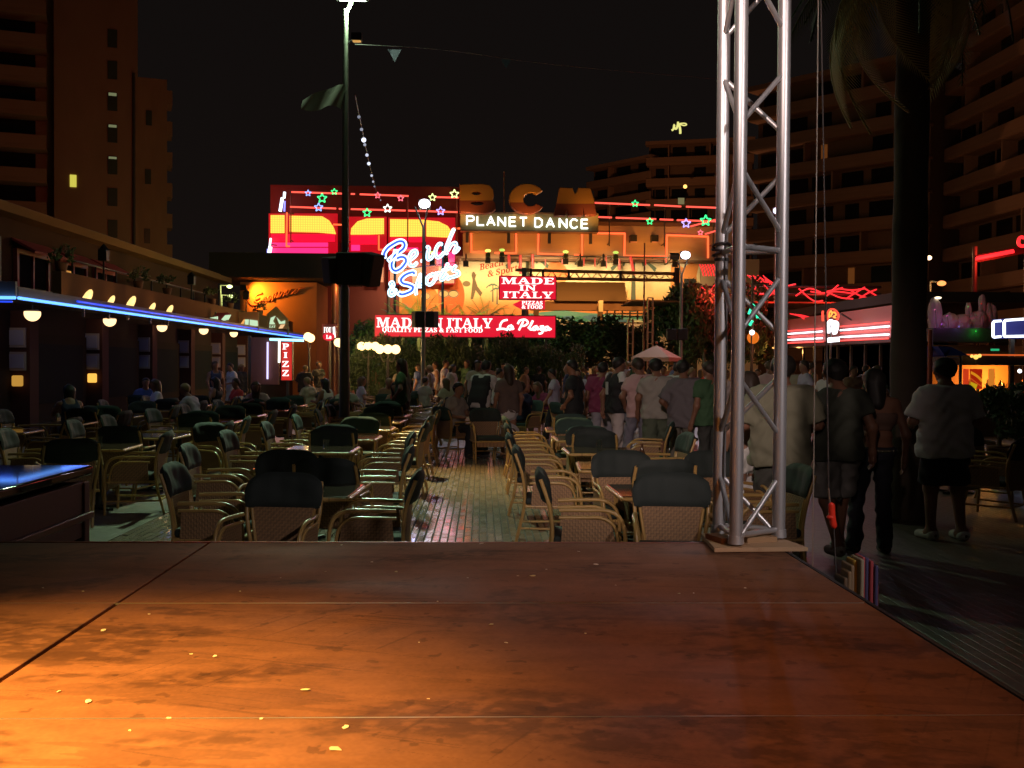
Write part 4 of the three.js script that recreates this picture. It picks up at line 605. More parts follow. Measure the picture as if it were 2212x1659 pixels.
  for (const l of [[[540, 480], [535, 775], [565, 775]], [[945, 585], [1050, 588]], [[1345, 680], [1345, 805], [1690, 812]]]) obj('neon_tube', wire(path(Z2, l, ZC - 1.2), 0.06), orange, t);
  // lamp brackets above the mural
  const lampBody = S(0.12, 0.16, 0.03, 0.4);
  [[125, 790, 0], [305, 760, 3], [420, 755, 1.6], [940, 770, 2.2], [1060, 790, 0], [1250, 790, 0], [1350, 775, 1.6], [1835, 795, 2], [-150, 775, 2.4], [-40, 760, 2.4]].forEach(([x, y, k]) => {
    const p = P(...Z3(x, y), ZC - 3.6), wall = V(p.x, p.y - 0.3, -ZC + 0.1);
    const b = obj('lamp_bracket', [bar(wall, p, 0.05), bx(0.34, 0.36, 0.25, p.x, p.y - 0.62, p.z), bar(V(p.x, p.y - 0.6, p.z), p, 0.05)], mSteel, t);
    if (k) { obj('lamp_glass', sp(0.13, p.x, p.y, p.z, 6, 1.5, 0.75, 1), glow(0.75, 1, 0.16, k * 0.6), b); obj('lamp_hood', bx(0.3, 0.26, 0.24, p.x, p.y - 0.28, p.z), lampBody, b); }
  });
  // the floods that light the band and the mural
  for (const x of [-380, -100, 305, 700, 940, 1350, 1835]) { const p = P(...Z3(x, 812), ZC - 3.1); spotLight(p, V(p.x, p.y - 3.4, -ZC), 1, 0.68, 0.34, 78, 1.2, 0.9, 12); }
  for (const x of [240, 620, 1000, 1250, 1600, 1900]) { const p = P(...Z3(x, 790), ZC - 2.2); spotLight(p, V(p.x, p.y + 2.4, -ZC), 1, 0.34, 0.06, 13, 1.15, 0.9, 12); }
  // two dark speakers on the band
  for (const x of [1490, 1665]) { const r = rectOf(Z3, x - 25, 635, x + 30, 690, ZC - 0.9); const s = obj('speaker', slab(r, -ZC + 0.55, 0.6), S(0.02, 0.02, 0.02, 0.6), t); obj('speaker_rim', bx(r.w, 0.09, 0.05, r.cx, r.y0 - 0.03, -ZC + 1.18), S(0.6, 0.35, 0.3, 0.5), s); }
}
{ // giant letters lit in bands: yellow tops, red middles, peach feet
  const t = thing('letter_display', 'huge red and yellow lit letter display on the left of dance club front', 'sign', [0, 0, 0]);
  const grid = tex(64, 64, (u, v) => { const a = (u * 8) % 1, b = (v * 8) % 1, k = a < 0.22 || b < 0.22 ? 0.86 : 1; return [k, k, k]; });
  const led = (r, g, b, k, m = true) => { const q = glow(r, g, b, k); if (m) { const c = grid; q.emissiveMap = c; } return q; };
  const yel = led(1, 0.5, 0.06, 1.9), red = led(0.9, 0.004, 0.03, 1.5, false), mag = led(0.9, 0.02, 0.15, 1.9, false), peach = led(1, 0.36, 0.16, 1.15), bloomRed = led(0.6, 0.003, 0.012, 0.9, false);
  const Zd = ZC - 0.7, put = (name, pts, m, d = 0.12, Z = Zd) => { const g = plate(Z2, pts, Z, d); const p = g.attributes.position; for (let i = 0; i < p.count; i++) g.attributes.uv.setXY(i, p.getX(i) * 0.8, p.getY(i) * 0.8); return obj(name, g, m, t); };
  const rc = (x0, y0, x1, y1) => [[x0, y0], [x1, y0], [x1, y1], [x0, y1]];
  put('backing_board', rc(388, 494, 985, 845), bloomRed, 0.3, Zd + 0.4);  // boards emit red themselves, standing in for the bloom around the letters
  put('backing_board', rc(1090, 522, 1415, 860), bloomRed, 0.3, Zd + 0.4);
  put('backing_board', rc(1432, 530, 2015, 1112), bloomRed, 0.3, Zd + 0.4);
  put('light_panel', rc(400, 505, 520, 660), yel);
  put('light_panel', [[567, 510], [850, 515], [910, 550], [950, 610], [970, 670], [810, 655], [567, 650]], yel);
  put('light_panel', [[1100, 675], [1105, 620], [1160, 560], [1240, 535], [1390, 532], [1390, 668], [1260, 675]], yel);
  put('light_panel', [[1445, 540], [1745, 545], [1745, 690], [1445, 692]], yel);
  put('light_panel', [[1762, 548], [1870, 560], [1950, 600], [1990, 660], [1960, 700], [1762, 690]], yel);
  put('red_panel', rc(405, 672, 960, 735), red); put('red_panel', rc(1102, 682, 1330, 760), red); put('red_panel', rc(1450, 702, 1730, 740), red);
  put('magenta_band', rc(410, 745, 900, 780), mag); put('magenta_band', rc(410, 792, 900, 838), mag); put('magenta_band', rc(1105, 765, 1180, 815), mag); put('magenta_band', rc(1460, 790, 1690, 820), mag); put('magenta_band', rc(1850, 830, 2010, 945), mag);
  put('light_panel', [[1345, 960], [1385, 960], [1385, 1090], [1300, 1090]], peach); put('light_panel', rc(1445, 955, 1565, 1100), peach); put('light_panel', rc(1640, 955, 1748, 1100), peach); put('light_panel', rc(1870, 955, 2005, 1100), peach);
  const fr = obj('frame', [[400, 860], [985, 860], [1425, 1112]].map(([x, y]) => { const p = P(...Z2(x, y), Zd); return bar(V(p.x, 0, -ZC + 0.05), V(p.x, p.y + 1, -ZC + 0.05), 0.1); }), mSteel, t);
  const a = P(...Z2(1200, 780), Zd - 1);
  rectLight(V(a.x, a.y + 1.2, -Zd + 0.7), V(a.x, a.y - 3, 0), 14, 5, 1, 0.09, 0.05, 2.4);
  const b = P(...Z2(395, 700), Zd); pointLight(V(b.x - 3.5, b.y + 1.5, -Zd + 3), 1, 0.08, 0.03, 55, 20);
}
{ // zig-zag white and blue neon on the left edge of the display
  const t = thing('edge_neon', 'white and blue neon strokes up the left edge of the letter display', 'neon sign', [0, 0, 0]);
  const w = glow(0.75, 0.85, 1, 2.6), b = glow(0.25, 0.25, 1, 2);
  obj('neon_tube', wire(path(Z2, [[520, 300], [515, 355]], ZC - 1.3), 0.09), w, t); obj('neon_tube', wire(path(Z2, [[500, 350], [480, 470]], ZC - 1.3), 0.11), w, t); obj('neon_tube', wire(path(Z2, [[521, 380], [517, 470]], ZC - 1.3), 0.06), b, t);
  obj('neon_tube', wire(path(Z2, [[398, 705], [385, 810]], ZC - 1.3), 0.07), w, t); obj('neon_tube', wire(path(Z2, [[395, 780], [378, 885]], ZC - 1.3), 0.13), w, t); obj('neon_tube', wire(path(Z2, [[372, 800], [368, 860]], ZC - 1.3), 0.05), b, t);
  obj('support', path(Z2, [[505, 480], [388, 760]], ZC - 1.2).map((p) => bar(p, V(p.x + 0.6, p.y, -ZC + 0.6), 0.04)), mSteel, t);
}
{ // two rails of red neon with little stars along the roof
  const t = thing('rooftop_star_neon', 'rows of red neon rails with small coloured neon stars along the club roof', 'neon sign', [0, 0, 0]);
  const red = glow(1, 0.09, 0.06, 1.7), Zr = ZC - 1.6;
  const rails = [[Z2, [[580, 300], [1050, 315]]], [Z2, [[1100, 317], [1135, 318]]], [Z2, [[1178, 320], [1605, 335]]], [Z2, [[1840, 345], [2045, 350]]], [Z2, [[568, 430], [970, 445]]], [Z2, [[995, 447], [1050, 449]]], [Z2, [[1100, 450], [1580, 463]]], [Z2, [[1602, 463], [2035, 477]]], [Z3, [[1160, 368], [1630, 387]]], [Z3, [[1665, 387], [1885, 399]]], [Z3, [[1925, 400], [2212, 410]]], [Z3, [[1155, 483], [1318, 489]]], [Z3, [[1350, 490], [1680, 502]]], [Z3, [[1710, 504], [1820, 508]]], [Z3, [[1850, 510], [2212, 522]]], [Z3, [[1960, 562], [2212, 495]]], [Z3, [[2080, 625], [2212, 585]]]];
  for (const [zf, l] of rails) obj('neon_tube', wire(path(zf, l, Zr), 0.06), red, t);
  const colours = { blue: [0.25, 0.4, 1], green: [0.04, 1, 0.25], red: [1, 0.15, 0.2], yellow: [0.85, 1, 0.35], white: [0.95, 1, 0.85], violet: [0.45, 0.35, 1] };
  const cm = Object.fromEntries(Object.entries(colours).map(([k, c]) => [k, glow(...c, 2)]));
  const star = (zf, x, y, R, c, n = 5) => { const p = P(...zf(x, y), Zr - 0.3), pts = []; for (let i = 0; i < n * 2; i++) { const a = PI / 2 + i * PI / n, r = (i % 2 ? 0.5 : 1) * R; pts.push(V(p.x + Math.cos(a) * r, p.y + Math.sin(a) * r, p.z)); } obj('star_tube', tube(pts, R * 0.12, n * 12, 5, true, 0), cm[c], t).userData.label = `${c} outline star`; };
  [[725, 310, 'blue'], [848, 355, 'green', 1.5], [955, 298, 'green'], [818, 435, 'blue', 1.35], [1335, 330, 'red'], [1537, 355, 'red'], [1242, 482, 'green', 1.35], [1422, 445, 'white', 1.35], [1815, 348, 'yellow', 1.2], [2007, 318, 'yellow', 1.4], [1887, 468, 'violet', 1.35]].forEach(([x, y, c, k = 1]) => star(Z2, x, y, 0.21 * k, c));
  [[1508, 375, 'green', 1], [1628, 520, 'green', 1], [1925, 537, 'violet', 1.35], [2085, 515, 'green', 1.6], [2043, 612, 'red', 0.8]].forEach(([x, y, c, k]) => star(Z3, x, y, 0.23 * k, c));
  const posts = []; for (const [zf, x, y0] of [[Z2, 575, 300], [Z2, 1080, 315], [Z2, 1600, 335], [Z2, 2030, 350], [Z3, 1300, 372], [Z3, 1750, 392], [Z3, 2150, 408]]) { const a = P(...zf(x, y0 - 8), Zr + 0.1); posts.push(bar(a, V(a.x, P(800, 500, ZC).y - 1, a.z), 0.045), bar(V(a.x, P(800, 500, ZC).y - 0.8, a.z), V(a.x, P(800, 500, ZC).y - 0.8, -ZC), 0.045)); }
  obj('support_posts', posts, mSteel, t);
}
{ // three big solid letters with a neon board below
  const t = thing('rooftop_sign', 'three big bronze rooftop letters over a board of white neon lettering', 'sign', [0, 0, 0]);
  const gold = S(0.62, 0.3, 0.07, 0.38, 0.45), low = S(0.2, 0.05, 0.03, 0.5, 0.2), Zs = ZC - 2;
  const q = (pts) => pts.map(([x, y]) => { const p = P(...Z3(x, y), Zs); return [p.x, p.y]; });
  const halves = (outer, holes, split) => { for (const [up, m] of [[1, gold], [0, low]]) { /* upper half bronze, lower half dark red */ const clip = (pts) => { const out = []; for (let i = 0; i < pts.length; i++) { const a = pts[i], b = pts[(i + 1) % pts.length], ia = up ? a[1] <= split : a[1] >= split, ib = up ? b[1] <= split : b[1] >= split; if (ia) out.push(a); if (ia !== ib) { const k = (split - a[1]) / (b[1] - a[1]); out.push([a[0] + (b[0] - a[0]) * k, split]); } } return out; }; const o = clip(outer); if (o.length < 3) continue; const s = poly(q(o)); for (const h of holes) { const c = clip(h); if (c.length > 2) s.holes.push(new THREE.Path(q(c).map(([x, y]) => new THREE.Vector2(x, y)))); } obj('letter', ext(s, 0.6, 0.05).translate(0, 0, -Zs), m, t); } };
  const oval = (cx, cy2, rx, ry, n = 20) => Array.from({ length: n }, (_, i) => [cx + Math.cos(i / n * 6.2832) * rx, cy2 + Math.sin(i / n * 6.2832) * ry]);
  halves([[80, 235], [260, 232], [310, 240], [340, 275], [345, 320], [335, 355], [358, 390], [360, 430], [335, 452], [280, 462], [80, 455]], [oval(210, 305, 38, 13), oval(218, 387, 52, 14)], 362);
  { const o = []; for (let i = 0; i <= 26; i++) { const a = -0.62 - i / 26 * 5.05; o.push([622 + Math.cos(a) * 142, 348 + Math.sin(a) * 118]); } for (let i = 0; i <= 20; i++) { const a = -5.55 + i / 20 * 4.75; o.push([650 + Math.cos(a) * 66, 350 + Math.sin(a) * 62]); } halves(o, [], 378); }
  halves([[890, 260], [985, 265], [1010, 322], [1040, 262], [1130, 265], [1160, 360], [1178, 475], [1092, 480], [1078, 425], [1066, 480], [958, 480], [944, 425], [928, 480], [845, 480], [868, 380]], [], 388);
  const board = rectOf(Z3, 78, 470, 1205, 590, Zs + 0.2), bd = obj('board', [slab(board, -Zs - 0.9, 0.9)], S(0.3, 0.24, 0.1, 0.6), t);
  obj('board_rim', [bx(board.w, 0.1, 1, board.cx, board.y1 + 0.05, -Zs - 0.45), bx(board.w, 0.1, 1, board.cx, board.y0 - 0.05, -Zs - 0.45)], mBrown, bd);
  const white = glow(0.95, 1, 0.85, 2.3);
  const L = { P: [[[0, 0], [0, 1], [0.55, 1], [0.72, 0.86], [0.72, 0.62], [0.55, 0.48], [0, 0.48]]], L: [[[0, 1], [0, 0], [0.7, 0]]], A: [[[0, 0], [0.4, 1], [0.8, 0]], [[0.16, 0.34], [0.64, 0.34]]], N: [[[0, 0], [0, 1], [0.75, 0], [0.75, 1]]], E: [[[0.65, 1], [0, 1], [0, 0], [0.68, 0]], [[0, 0.52], [0.6, 0.52]]], T: [[[0, 1], [0.75, 1]], [[0.375, 1], [0.375, 0]]], D: [[[0, 0], [0, 1], [0.45, 1], [0.72, 0.75], [0.72, 0.25], [0.45, 0], [0, 0]]], C: [[[0.72, 0.82], [0.5, 1], [0.22, 1], [0, 0.75], [0, 0.25], [0.22, 0], [0.5, 0], [0.72, 0.18]]] };
  const xs = [133, 218, 297, 388, 481, 565, 690, 783, 890, 980, 1070], y0 = [478, 480, 482, 486, 488, 490, 495, 497, 500, 504, 506];
  [...'PLANETDANCE'].forEach((ch, i) => { for (const s of L[ch]) obj('neon_letter', wire(s.map(([x, y]) => { const p = P(...Z3(xs[i] + x * 78, y0[i] + (1 - y) * 71), Zs - 0.35); return p; }), 0.062), white, t); });
  const by = board.y0; [-1, -0.33, 0.33, 1].forEach((k) => obj('support', bx(0.2, by - 0.02 - P(1100, 493, ZC).y + 1.2, 0.3, board.cx + k * board.w * 0.45, (by + P(1100, 493, ZC).y - 1.2) / 2, -Zs - 0.5), mSteel, t));
  const mast = P(...Z3(438, 465), Zs + 1), mt = P(...Z3(437, 108), Zs + 1); obj('mast', bar(mast, mt, 0.05), S(0.4, 0.25, 0.15, 0.5), t);
  const c = P(...Z3(640, 600), Zs - 1.6); for (const dx of [-4.2, 0, 4.2]) spotLight(V(c.x + dx, c.y, c.z), V(c.x + dx, c.y + 3.5, -Zs), 1, 0.45, 0.1, 24, 0.9, 0.9, 8);
}
{ // terrace roof and truss in front of the mural
  const t = thing('terrace_roof', 'long brown terrace roof with white end posts in front of mural', 'canopy', [0, 0, 0]);
  const Zt = 60, plank = (x0, y0, x1, y1, m, name, d = 2.4) => { const r = rectOf(Z3, x0, y0, x1, y1, Zt); return obj(name, bx(r.w, r.h * 1.1, 0.08, r.cx, r.cy, -Zt - d / 2, 0, -0.35), m, t); };
  const b1 = S(0.14, 0.075, 0.035, 0.8), b2 = S(0.2, 0.085, 0.035, 0.75);
  for (let i = 0; i < 4; i++) plank(850, 1010 + i * 40, 1450, 1047 + i * 40, b1, 'roof_board', 2.4 - i * 0.5);
  for (let i = 0; i < 2; i++) { plank(650, 1172 + i * 37, 1215, 1207 + i * 37, b2, 'roof_board', 1.4 - i * 0.4); plank(1248, 1160 + i * 44, 1815, 1202 + i * 44, b2, 'roof_board', 1.4 - i * 0.4); }
  const wh = S(0.7, 0.55, 0.35, 0.7);
  for (const [x0, y0, x1, y1] of [[1208, 1168, 1244, 1260], [1790, 1135, 1835, 1275], [1440, 1080, 1455, 1150]]) obj('end_post', slab(rectOf(Z3, x0, y0, x1, y1, Zt - 0.5), -Zt + 0.4, 0.3), wh, t);
  for (const x of [700, 1226, 1812]) { const p = P(...Z3(x, 1240), Zt); obj('column', bx(0.3, p.y + 0.2, 0.3, p.x, (p.y + 0.2) / 2, -Zt - 0.2), b1, t); }
  const rl = obj('railing', Array.from({ length: 9 }, (_, i) => { const p = P(...Z3(1280 + i * 62, 1262), Zt + 3); return bar(V(p.x, p.y - 0.5, p.z), V(p.x, p.y + 0.5, p.z), 0.05); }), mSteel, t);
  obj('rail_bar', bar(P(...Z3(1262, 1275), Zt + 3), P(...Z3(1800, 1275), Zt + 3), 0.04), mSteel, rl);
  obj('rail_bar', bar(P(...Z3(1262, 1300), Zt + 3), P(...Z3(1800, 1300), Zt + 3), 0.04), mSteel, rl);
  for (const [x, y] of [[760, 940], [1050, 945], [1340, 950], [1700, 975]]) { const p = P(...Z3(x, y), 57.6); spotLight(p, V(p.x, p.y - 2.6, -61), 1, 0.5, 0.13, 30, 1.1, 0.9, 8); }
  const u = thing('lighting_truss', 'steel lattice truss spanning in front of the mural', 'truss', [0, 0, 0]);
  const Zu = 57, A = P(...Z3(530, 918), Zu), B = P(...Z3(1850, 950), Zu), C = P(...Z3(640, 985), Zu), D = P(...Z3(1850, 1003), Zu), st = S(0.5, 0.26, 0.1, 0.45, 0.4);
  obj('chord', bar(A, B, 0.09), st, u); obj('chord', bar(C, D, 0.09), st, u);
  for (let i = 0; i < 26; i++) { const k0 = i / 26, k1 = (i + 1) / 26, a = C.clone().lerp(D, i % 2 ? k0 : k1), b = V().copy(A).lerp(B, 0.084 + 0.916 * (i % 2 ? k1 : k0)); obj('lattice_bar', bar(b, a, 0.03), st, u); }
  for (const [x, y] of [[655, 918], [755, 925], [965, 935], [1390, 940], [1830, 950]]) { const p = P(...Z3(x, y - 12), Zu - 0.2), q2 = P(...Z3(x, y + 65), Zu - 0.2); obj('upright', bar(p, q2, 0.07), S(0.06, 0.04, 0.03, 0.5, 0.5), u); }
  for (const x of [600, 1850]) { const p = P(...Z3(x, 960), Zu); obj('leg', bx(0.25, p.y + 0.4, 0.25, p.x, (p.y + 0.4) / 2, p.z), mSteel, u); }
  // red hanging neon strips above
  const rn = glow(1, 0.05, 0.03, 0.85), h = thing('neon_curtain', 'curtain of slim red neon rods hanging over the mural', 'neon sign', [0, 0, 0]);
  [[475, 815, 480, 905], [570, 815, 572, 950], [670, 810, 672, 905], [775, 850, 775, 880], [910, 850, 912, 872], [1090, 840, 1090, 885], [1180, 840, 1180, 890], [1270, 820, 1275, 900], [1375, 850, 1380, 915], [1470, 830, 1500, 960], [1592, 850, 1595, 880], [1760, 830, 1762, 860]].forEach(([x0, y0, x1, y1], i) => { const a = P(...Z3(x0, y0 - 20), ZC - 1.5), b = P(...Z3(x1, y1), ZC - 1.5); obj('neon_tube', bar(a, b, [1, 1, 1, 0, 0, 0, 0, 0, 1, 1, 0, 0][i] ? 0.1 : 0.045), rn, h); });
  { const a = P(...Z3(440, 800), ZC - 1.5), b = P(...Z3(1800, 815), ZC - 1.5); const r = obj('hanger_rail', bar(a, b, 0.05), mSteel, h); obj('rail_stay', [0.1, 0.5, 0.9].map((k) => { const p = a.clone().lerp(b, k); return bar(p, V(p.x, p.y, -ZC + 0.7), 0.04); }), mSteel, r); }
}
// ------------------------------------------------------------------ signs in mid plaza
{ // blue script neon, doubled tubes on a blue spine
  const t = thing('script_neon', 'blue and white neon script on a dark frame before the red letter display', 'neon sign', [0, 0, 0]);
  const Zb = 46, white = glow(0.55, 0.82, 1, 2.4), blue = glow(0.03, 0.1, 0.9, 1.1);
  const strokes = [
    [[300, 850], [300, 760], [370, 650], [480, 570], [600, 512], [690, 522], [718, 590], [690, 660], [600, 735], [500, 815], [385, 915]],
    [[545, 690], [515, 800], [470, 900], [450, 1000], [470, 1080], [530, 1115], [620, 1080], [700, 1000], [748, 905], [715, 845], [640, 832], [540, 870]],
    [[815, 900], [890, 850], [962, 770], [945, 705], [885, 715], [822, 800], [805, 910], [835, 1000], [900, 1010], [972, 945]],
    [[1055, 905], [1095, 920]],
    [[1170, 615], [1215, 650], [1190, 760], [1195, 880], [1260, 855], [1315, 750]],
    [[1485, 575], [1430, 562], [1370, 640], [1345, 760], [1385, 840], [1450, 820], [1525, 735]],
    [[1560, 650], [1650, 430], [1728, 255], [1690, 330], [1615, 530], [1560, 700], [1580, 775]],
    [[1600, 700], [1680, 575], [1755, 545], [1770, 620], [1725, 735], [1775, 715], [1835, 640]],
    [[545, 1585], [450, 1430], [425, 1375], [468, 1350], [490, 1410], [405, 1535], [425, 1615], [495, 1600], [540, 1490]],
    [[905, 1205], [905, 1150], [840, 1152], [720, 1205], [640, 1300], [680, 1368], [800, 1400], [888, 1445], [865, 1515], [765, 1572], [650, 1598], [592, 1565]],
    [[1050, 1175], [1000, 1300], [945, 1490], [952, 1605]], [[1000, 1300], [1080, 1200], [1108, 1260], [1075, 1360], [1000, 1425], [1090, 1432]],
    [[1250, 1195], [1180, 1262], [1165, 1355], [1230, 1398], [1318, 1320], [1340, 1210], [1290, 1182], [1245, 1225]],
    [[1362, 1150], [1345, 1300], [1375, 1200], [1440, 1145]],
    [[1602, 960], [1530, 1150], [1455, 1290], [1500, 1290], [1585, 1190]], [[1480, 1115], [1675, 1045]],
    [[1765, 1005], [1705, 1105], [1800, 1130], [1828, 1180], [1760, 1222], [1640, 1255], [1585, 1290]],
  ];
  strokes.forEach((s, i) => {
    const pts = path(ZB, s, Zb), c = new THREE.CatmullRomCurve3(pts), n = s.length * 5, L = [], R = [], wide = i < 2 || i === 9 ? 0.085 : 0.05;
    for (let k = 0; k <= n; k++) { const p = c.getPoint(k / n), tg = c.getTangent(k / n), nn = V(-tg.y, tg.x, 0).normalize(); L.push(p.clone().addScaledVector(nn, wide)); R.push(p.clone().addScaledVector(nn, -wide)); }
    const sp2 = obj('letter_spine', tube(pts.map((p) => V(p.x, p.y, p.z - 0.06)), wide * 0.85, n, 5), blue, t);
    obj('neon_tube', [tube(L, 0.036, n, 5), tube(R, 0.036, n, 5), bar(L[0], R[0], 0.036, 0.036, 5), bar(L[n], R[n], 0.036, 0.036, 5)], white, sp2);
  });
  const a = P(...ZB(300, 1000), Zb), b = P(...ZB(1850, 1000), Zb), fr = [];
  for (const y of [700, 1000, 1330]) { const l = P(...ZB(350, y + 120), Zb + 0.2), r = P(...ZB(1780, y - 60), Zb + 0.2); fr.push(bar(l, r, 0.02)); }
  for (const x of [520, 1130, 1500]) { const p = P(...ZB(x, 520), Zb + 0.22); fr.push(bar(V(p.x, 0, p.z), p, 0.06)); }
  obj('frame', fr, S(0.03, 0.03, 0.035, 0.6, 0.4), t);
  const m = P(...ZB(1050, 1050), Zb - 0.5); pointLight(m, 0.3, 0.5, 1, 9, 20);
}
const signRed = glow(0.75, 0.006, 0.03, 1.05), signWhite = glow(1, 0.97, 0.92, 1.7);
{
  const Zs = 38;
  const t = thing('wide_lightbox', 'long red lightbox with white pizza and fast food lettering over hedge', 'sign', [0, 0, 0]);
  const r = rectOf(ZM, 162, 715, 2172, 935, Zs);
  const cab = obj('cabinet', bx(r.w + 0.08, r.h + 0.08, 0.22, r.cx, r.cy, -Zs - 0.125), S(0.12, 0.02, 0.02, 0.5), t);
  obj('lit_face', bx(r.w, r.h, 0.02, r.cx, r.cy, -Zs), signRed, t);
  obj('lettering', textAt('MADE IN ITALY', 'serif_bold', ZM, [178, 738], [1472, 835], Zs, 0.03, 0.012), signWhite, t);
  obj('lettering', textAt('QUALITY PIZZAS & FAST FOOD', 'serif_bold', ZM, [243, 846], [1362, 902], Zs, 0.03, 0.012), signWhite, t);
  const sc = [[[1640, 752], [1590, 765], [1562, 800], [1550, 850], [1512, 862], [1590, 852], [1645, 868]], [[1690, 812], [1650, 828], [1640, 858], [1672, 858], [1696, 815], [1690, 858], [1712, 845]], [[1815, 768], [1790, 820], [1765, 870]], [[1752, 800], [1775, 762], [1840, 752], [1866, 782], [1835, 815], [1790, 822]], [[1868, 850], [1905, 800], [1922, 758], [1900, 800], [1885, 850], [1905, 862], [1925, 840]], [[1972, 822], [1935, 832], [1922, 862], [1950, 862], [1976, 825], [1970, 862], [1992, 848]], [[1998, 828], [2042, 826], [2000, 862], [2035, 866], [2020, 900], [1985, 908]], [[2095, 828], [2060, 836], [2048, 866], [2078, 866], [2100, 830], [2098, 866], [2128, 850]]];
  obj('script_lettering', sc.map((s) => tube(path(ZM, s, Zs).map((p) => V(p.x, p.y, -Zs + 0.022)), 0.042, s.length * 5, 6).scale(1, 1, 1)), signWhite, t);
  for (const k of [-0.42, 0.1, 0.45]) obj('post', bx(0.09, r.y0, 0.09, r.cx + k * r.w, r.y0 / 2, -Zs - 0.2), mSteel, t);
  rectLight(V(r.cx, r.cy, -Zs + 0.08), V(r.cx, r.cy - 0.3, 0), r.w, r.h, 1, 0.25, 0.22, 1.1);
  const u = thing('tall_lightbox', 'red and white three-line lightbox sign above the long red one', 'sign', [0, 0, 0]);
  const q = rectOf(Z3, 400, 975, 860, 1155, Zs);
  obj('cabinet', bx(q.w + 0.06, q.h + 0.06, 0.22, q.cx, q.cy, -Zs - 0.125), S(0.12, 0.02, 0.02, 0.5), u);
  obj('lit_face', bx(q.w, q.h, 0.02, q.cx, q.cy, -Zs), signRed, u);
  obj('lettering', textAt('MADE', 'serif_bold', Z3, [415, 984], [845, 1032], Zs, 0.03, 0.012), signWhite, u);
  obj('lettering', textAt('IN', 'serif_bold', Z3, [560, 1042], [698, 1086], Zs, 0.03, 0.012), signWhite, u);
  obj('lettering', textAt('ITALY', 'serif_bold', Z3, [428, 1098], [838, 1146], Zs, 0.03, 0.012), signWhite, u);
  obj('post', bx(0.09, q.y0, 0.09, q.cx, q.y0 / 2, -Zs - 0.26), mSteel, u);
  rectLight(V(q.cx, q.cy, -Zs + 0.08), V(q.cx, q.cy, 0), q.w, q.h, 1, 0.3, 0.28, 1);
  const w = thing('arrow_sign', 'small red arrow sign pointing left with white lettering on a post', 'sign', [0, 0, 0]);
  obj('lit_face', plate(Z3, [[505, 1202], [575, 1168], [770, 1168], [770, 1240], [575, 1240]], Zs - 0.1, 0.12), signRed, w);
  obj('lettering', textAt('PIZZAS', 'serif_bold', Z3, [580, 1174], [750, 1202], Zs - 0.1, 0.03, 0.125), signWhite, w);
  obj('lettering', textAt('& FOOD', 'serif_bold', Z3, [580, 1208], [750, 1236], Zs - 0.1, 0.03, 0.125), signWhite, w);
  obj('bracket', bx(0.05, 0.05, 0.3, q.cx, P(...Z3(640, 1204), Zs).y, -Zs - 0.06), mSteel, w);
}
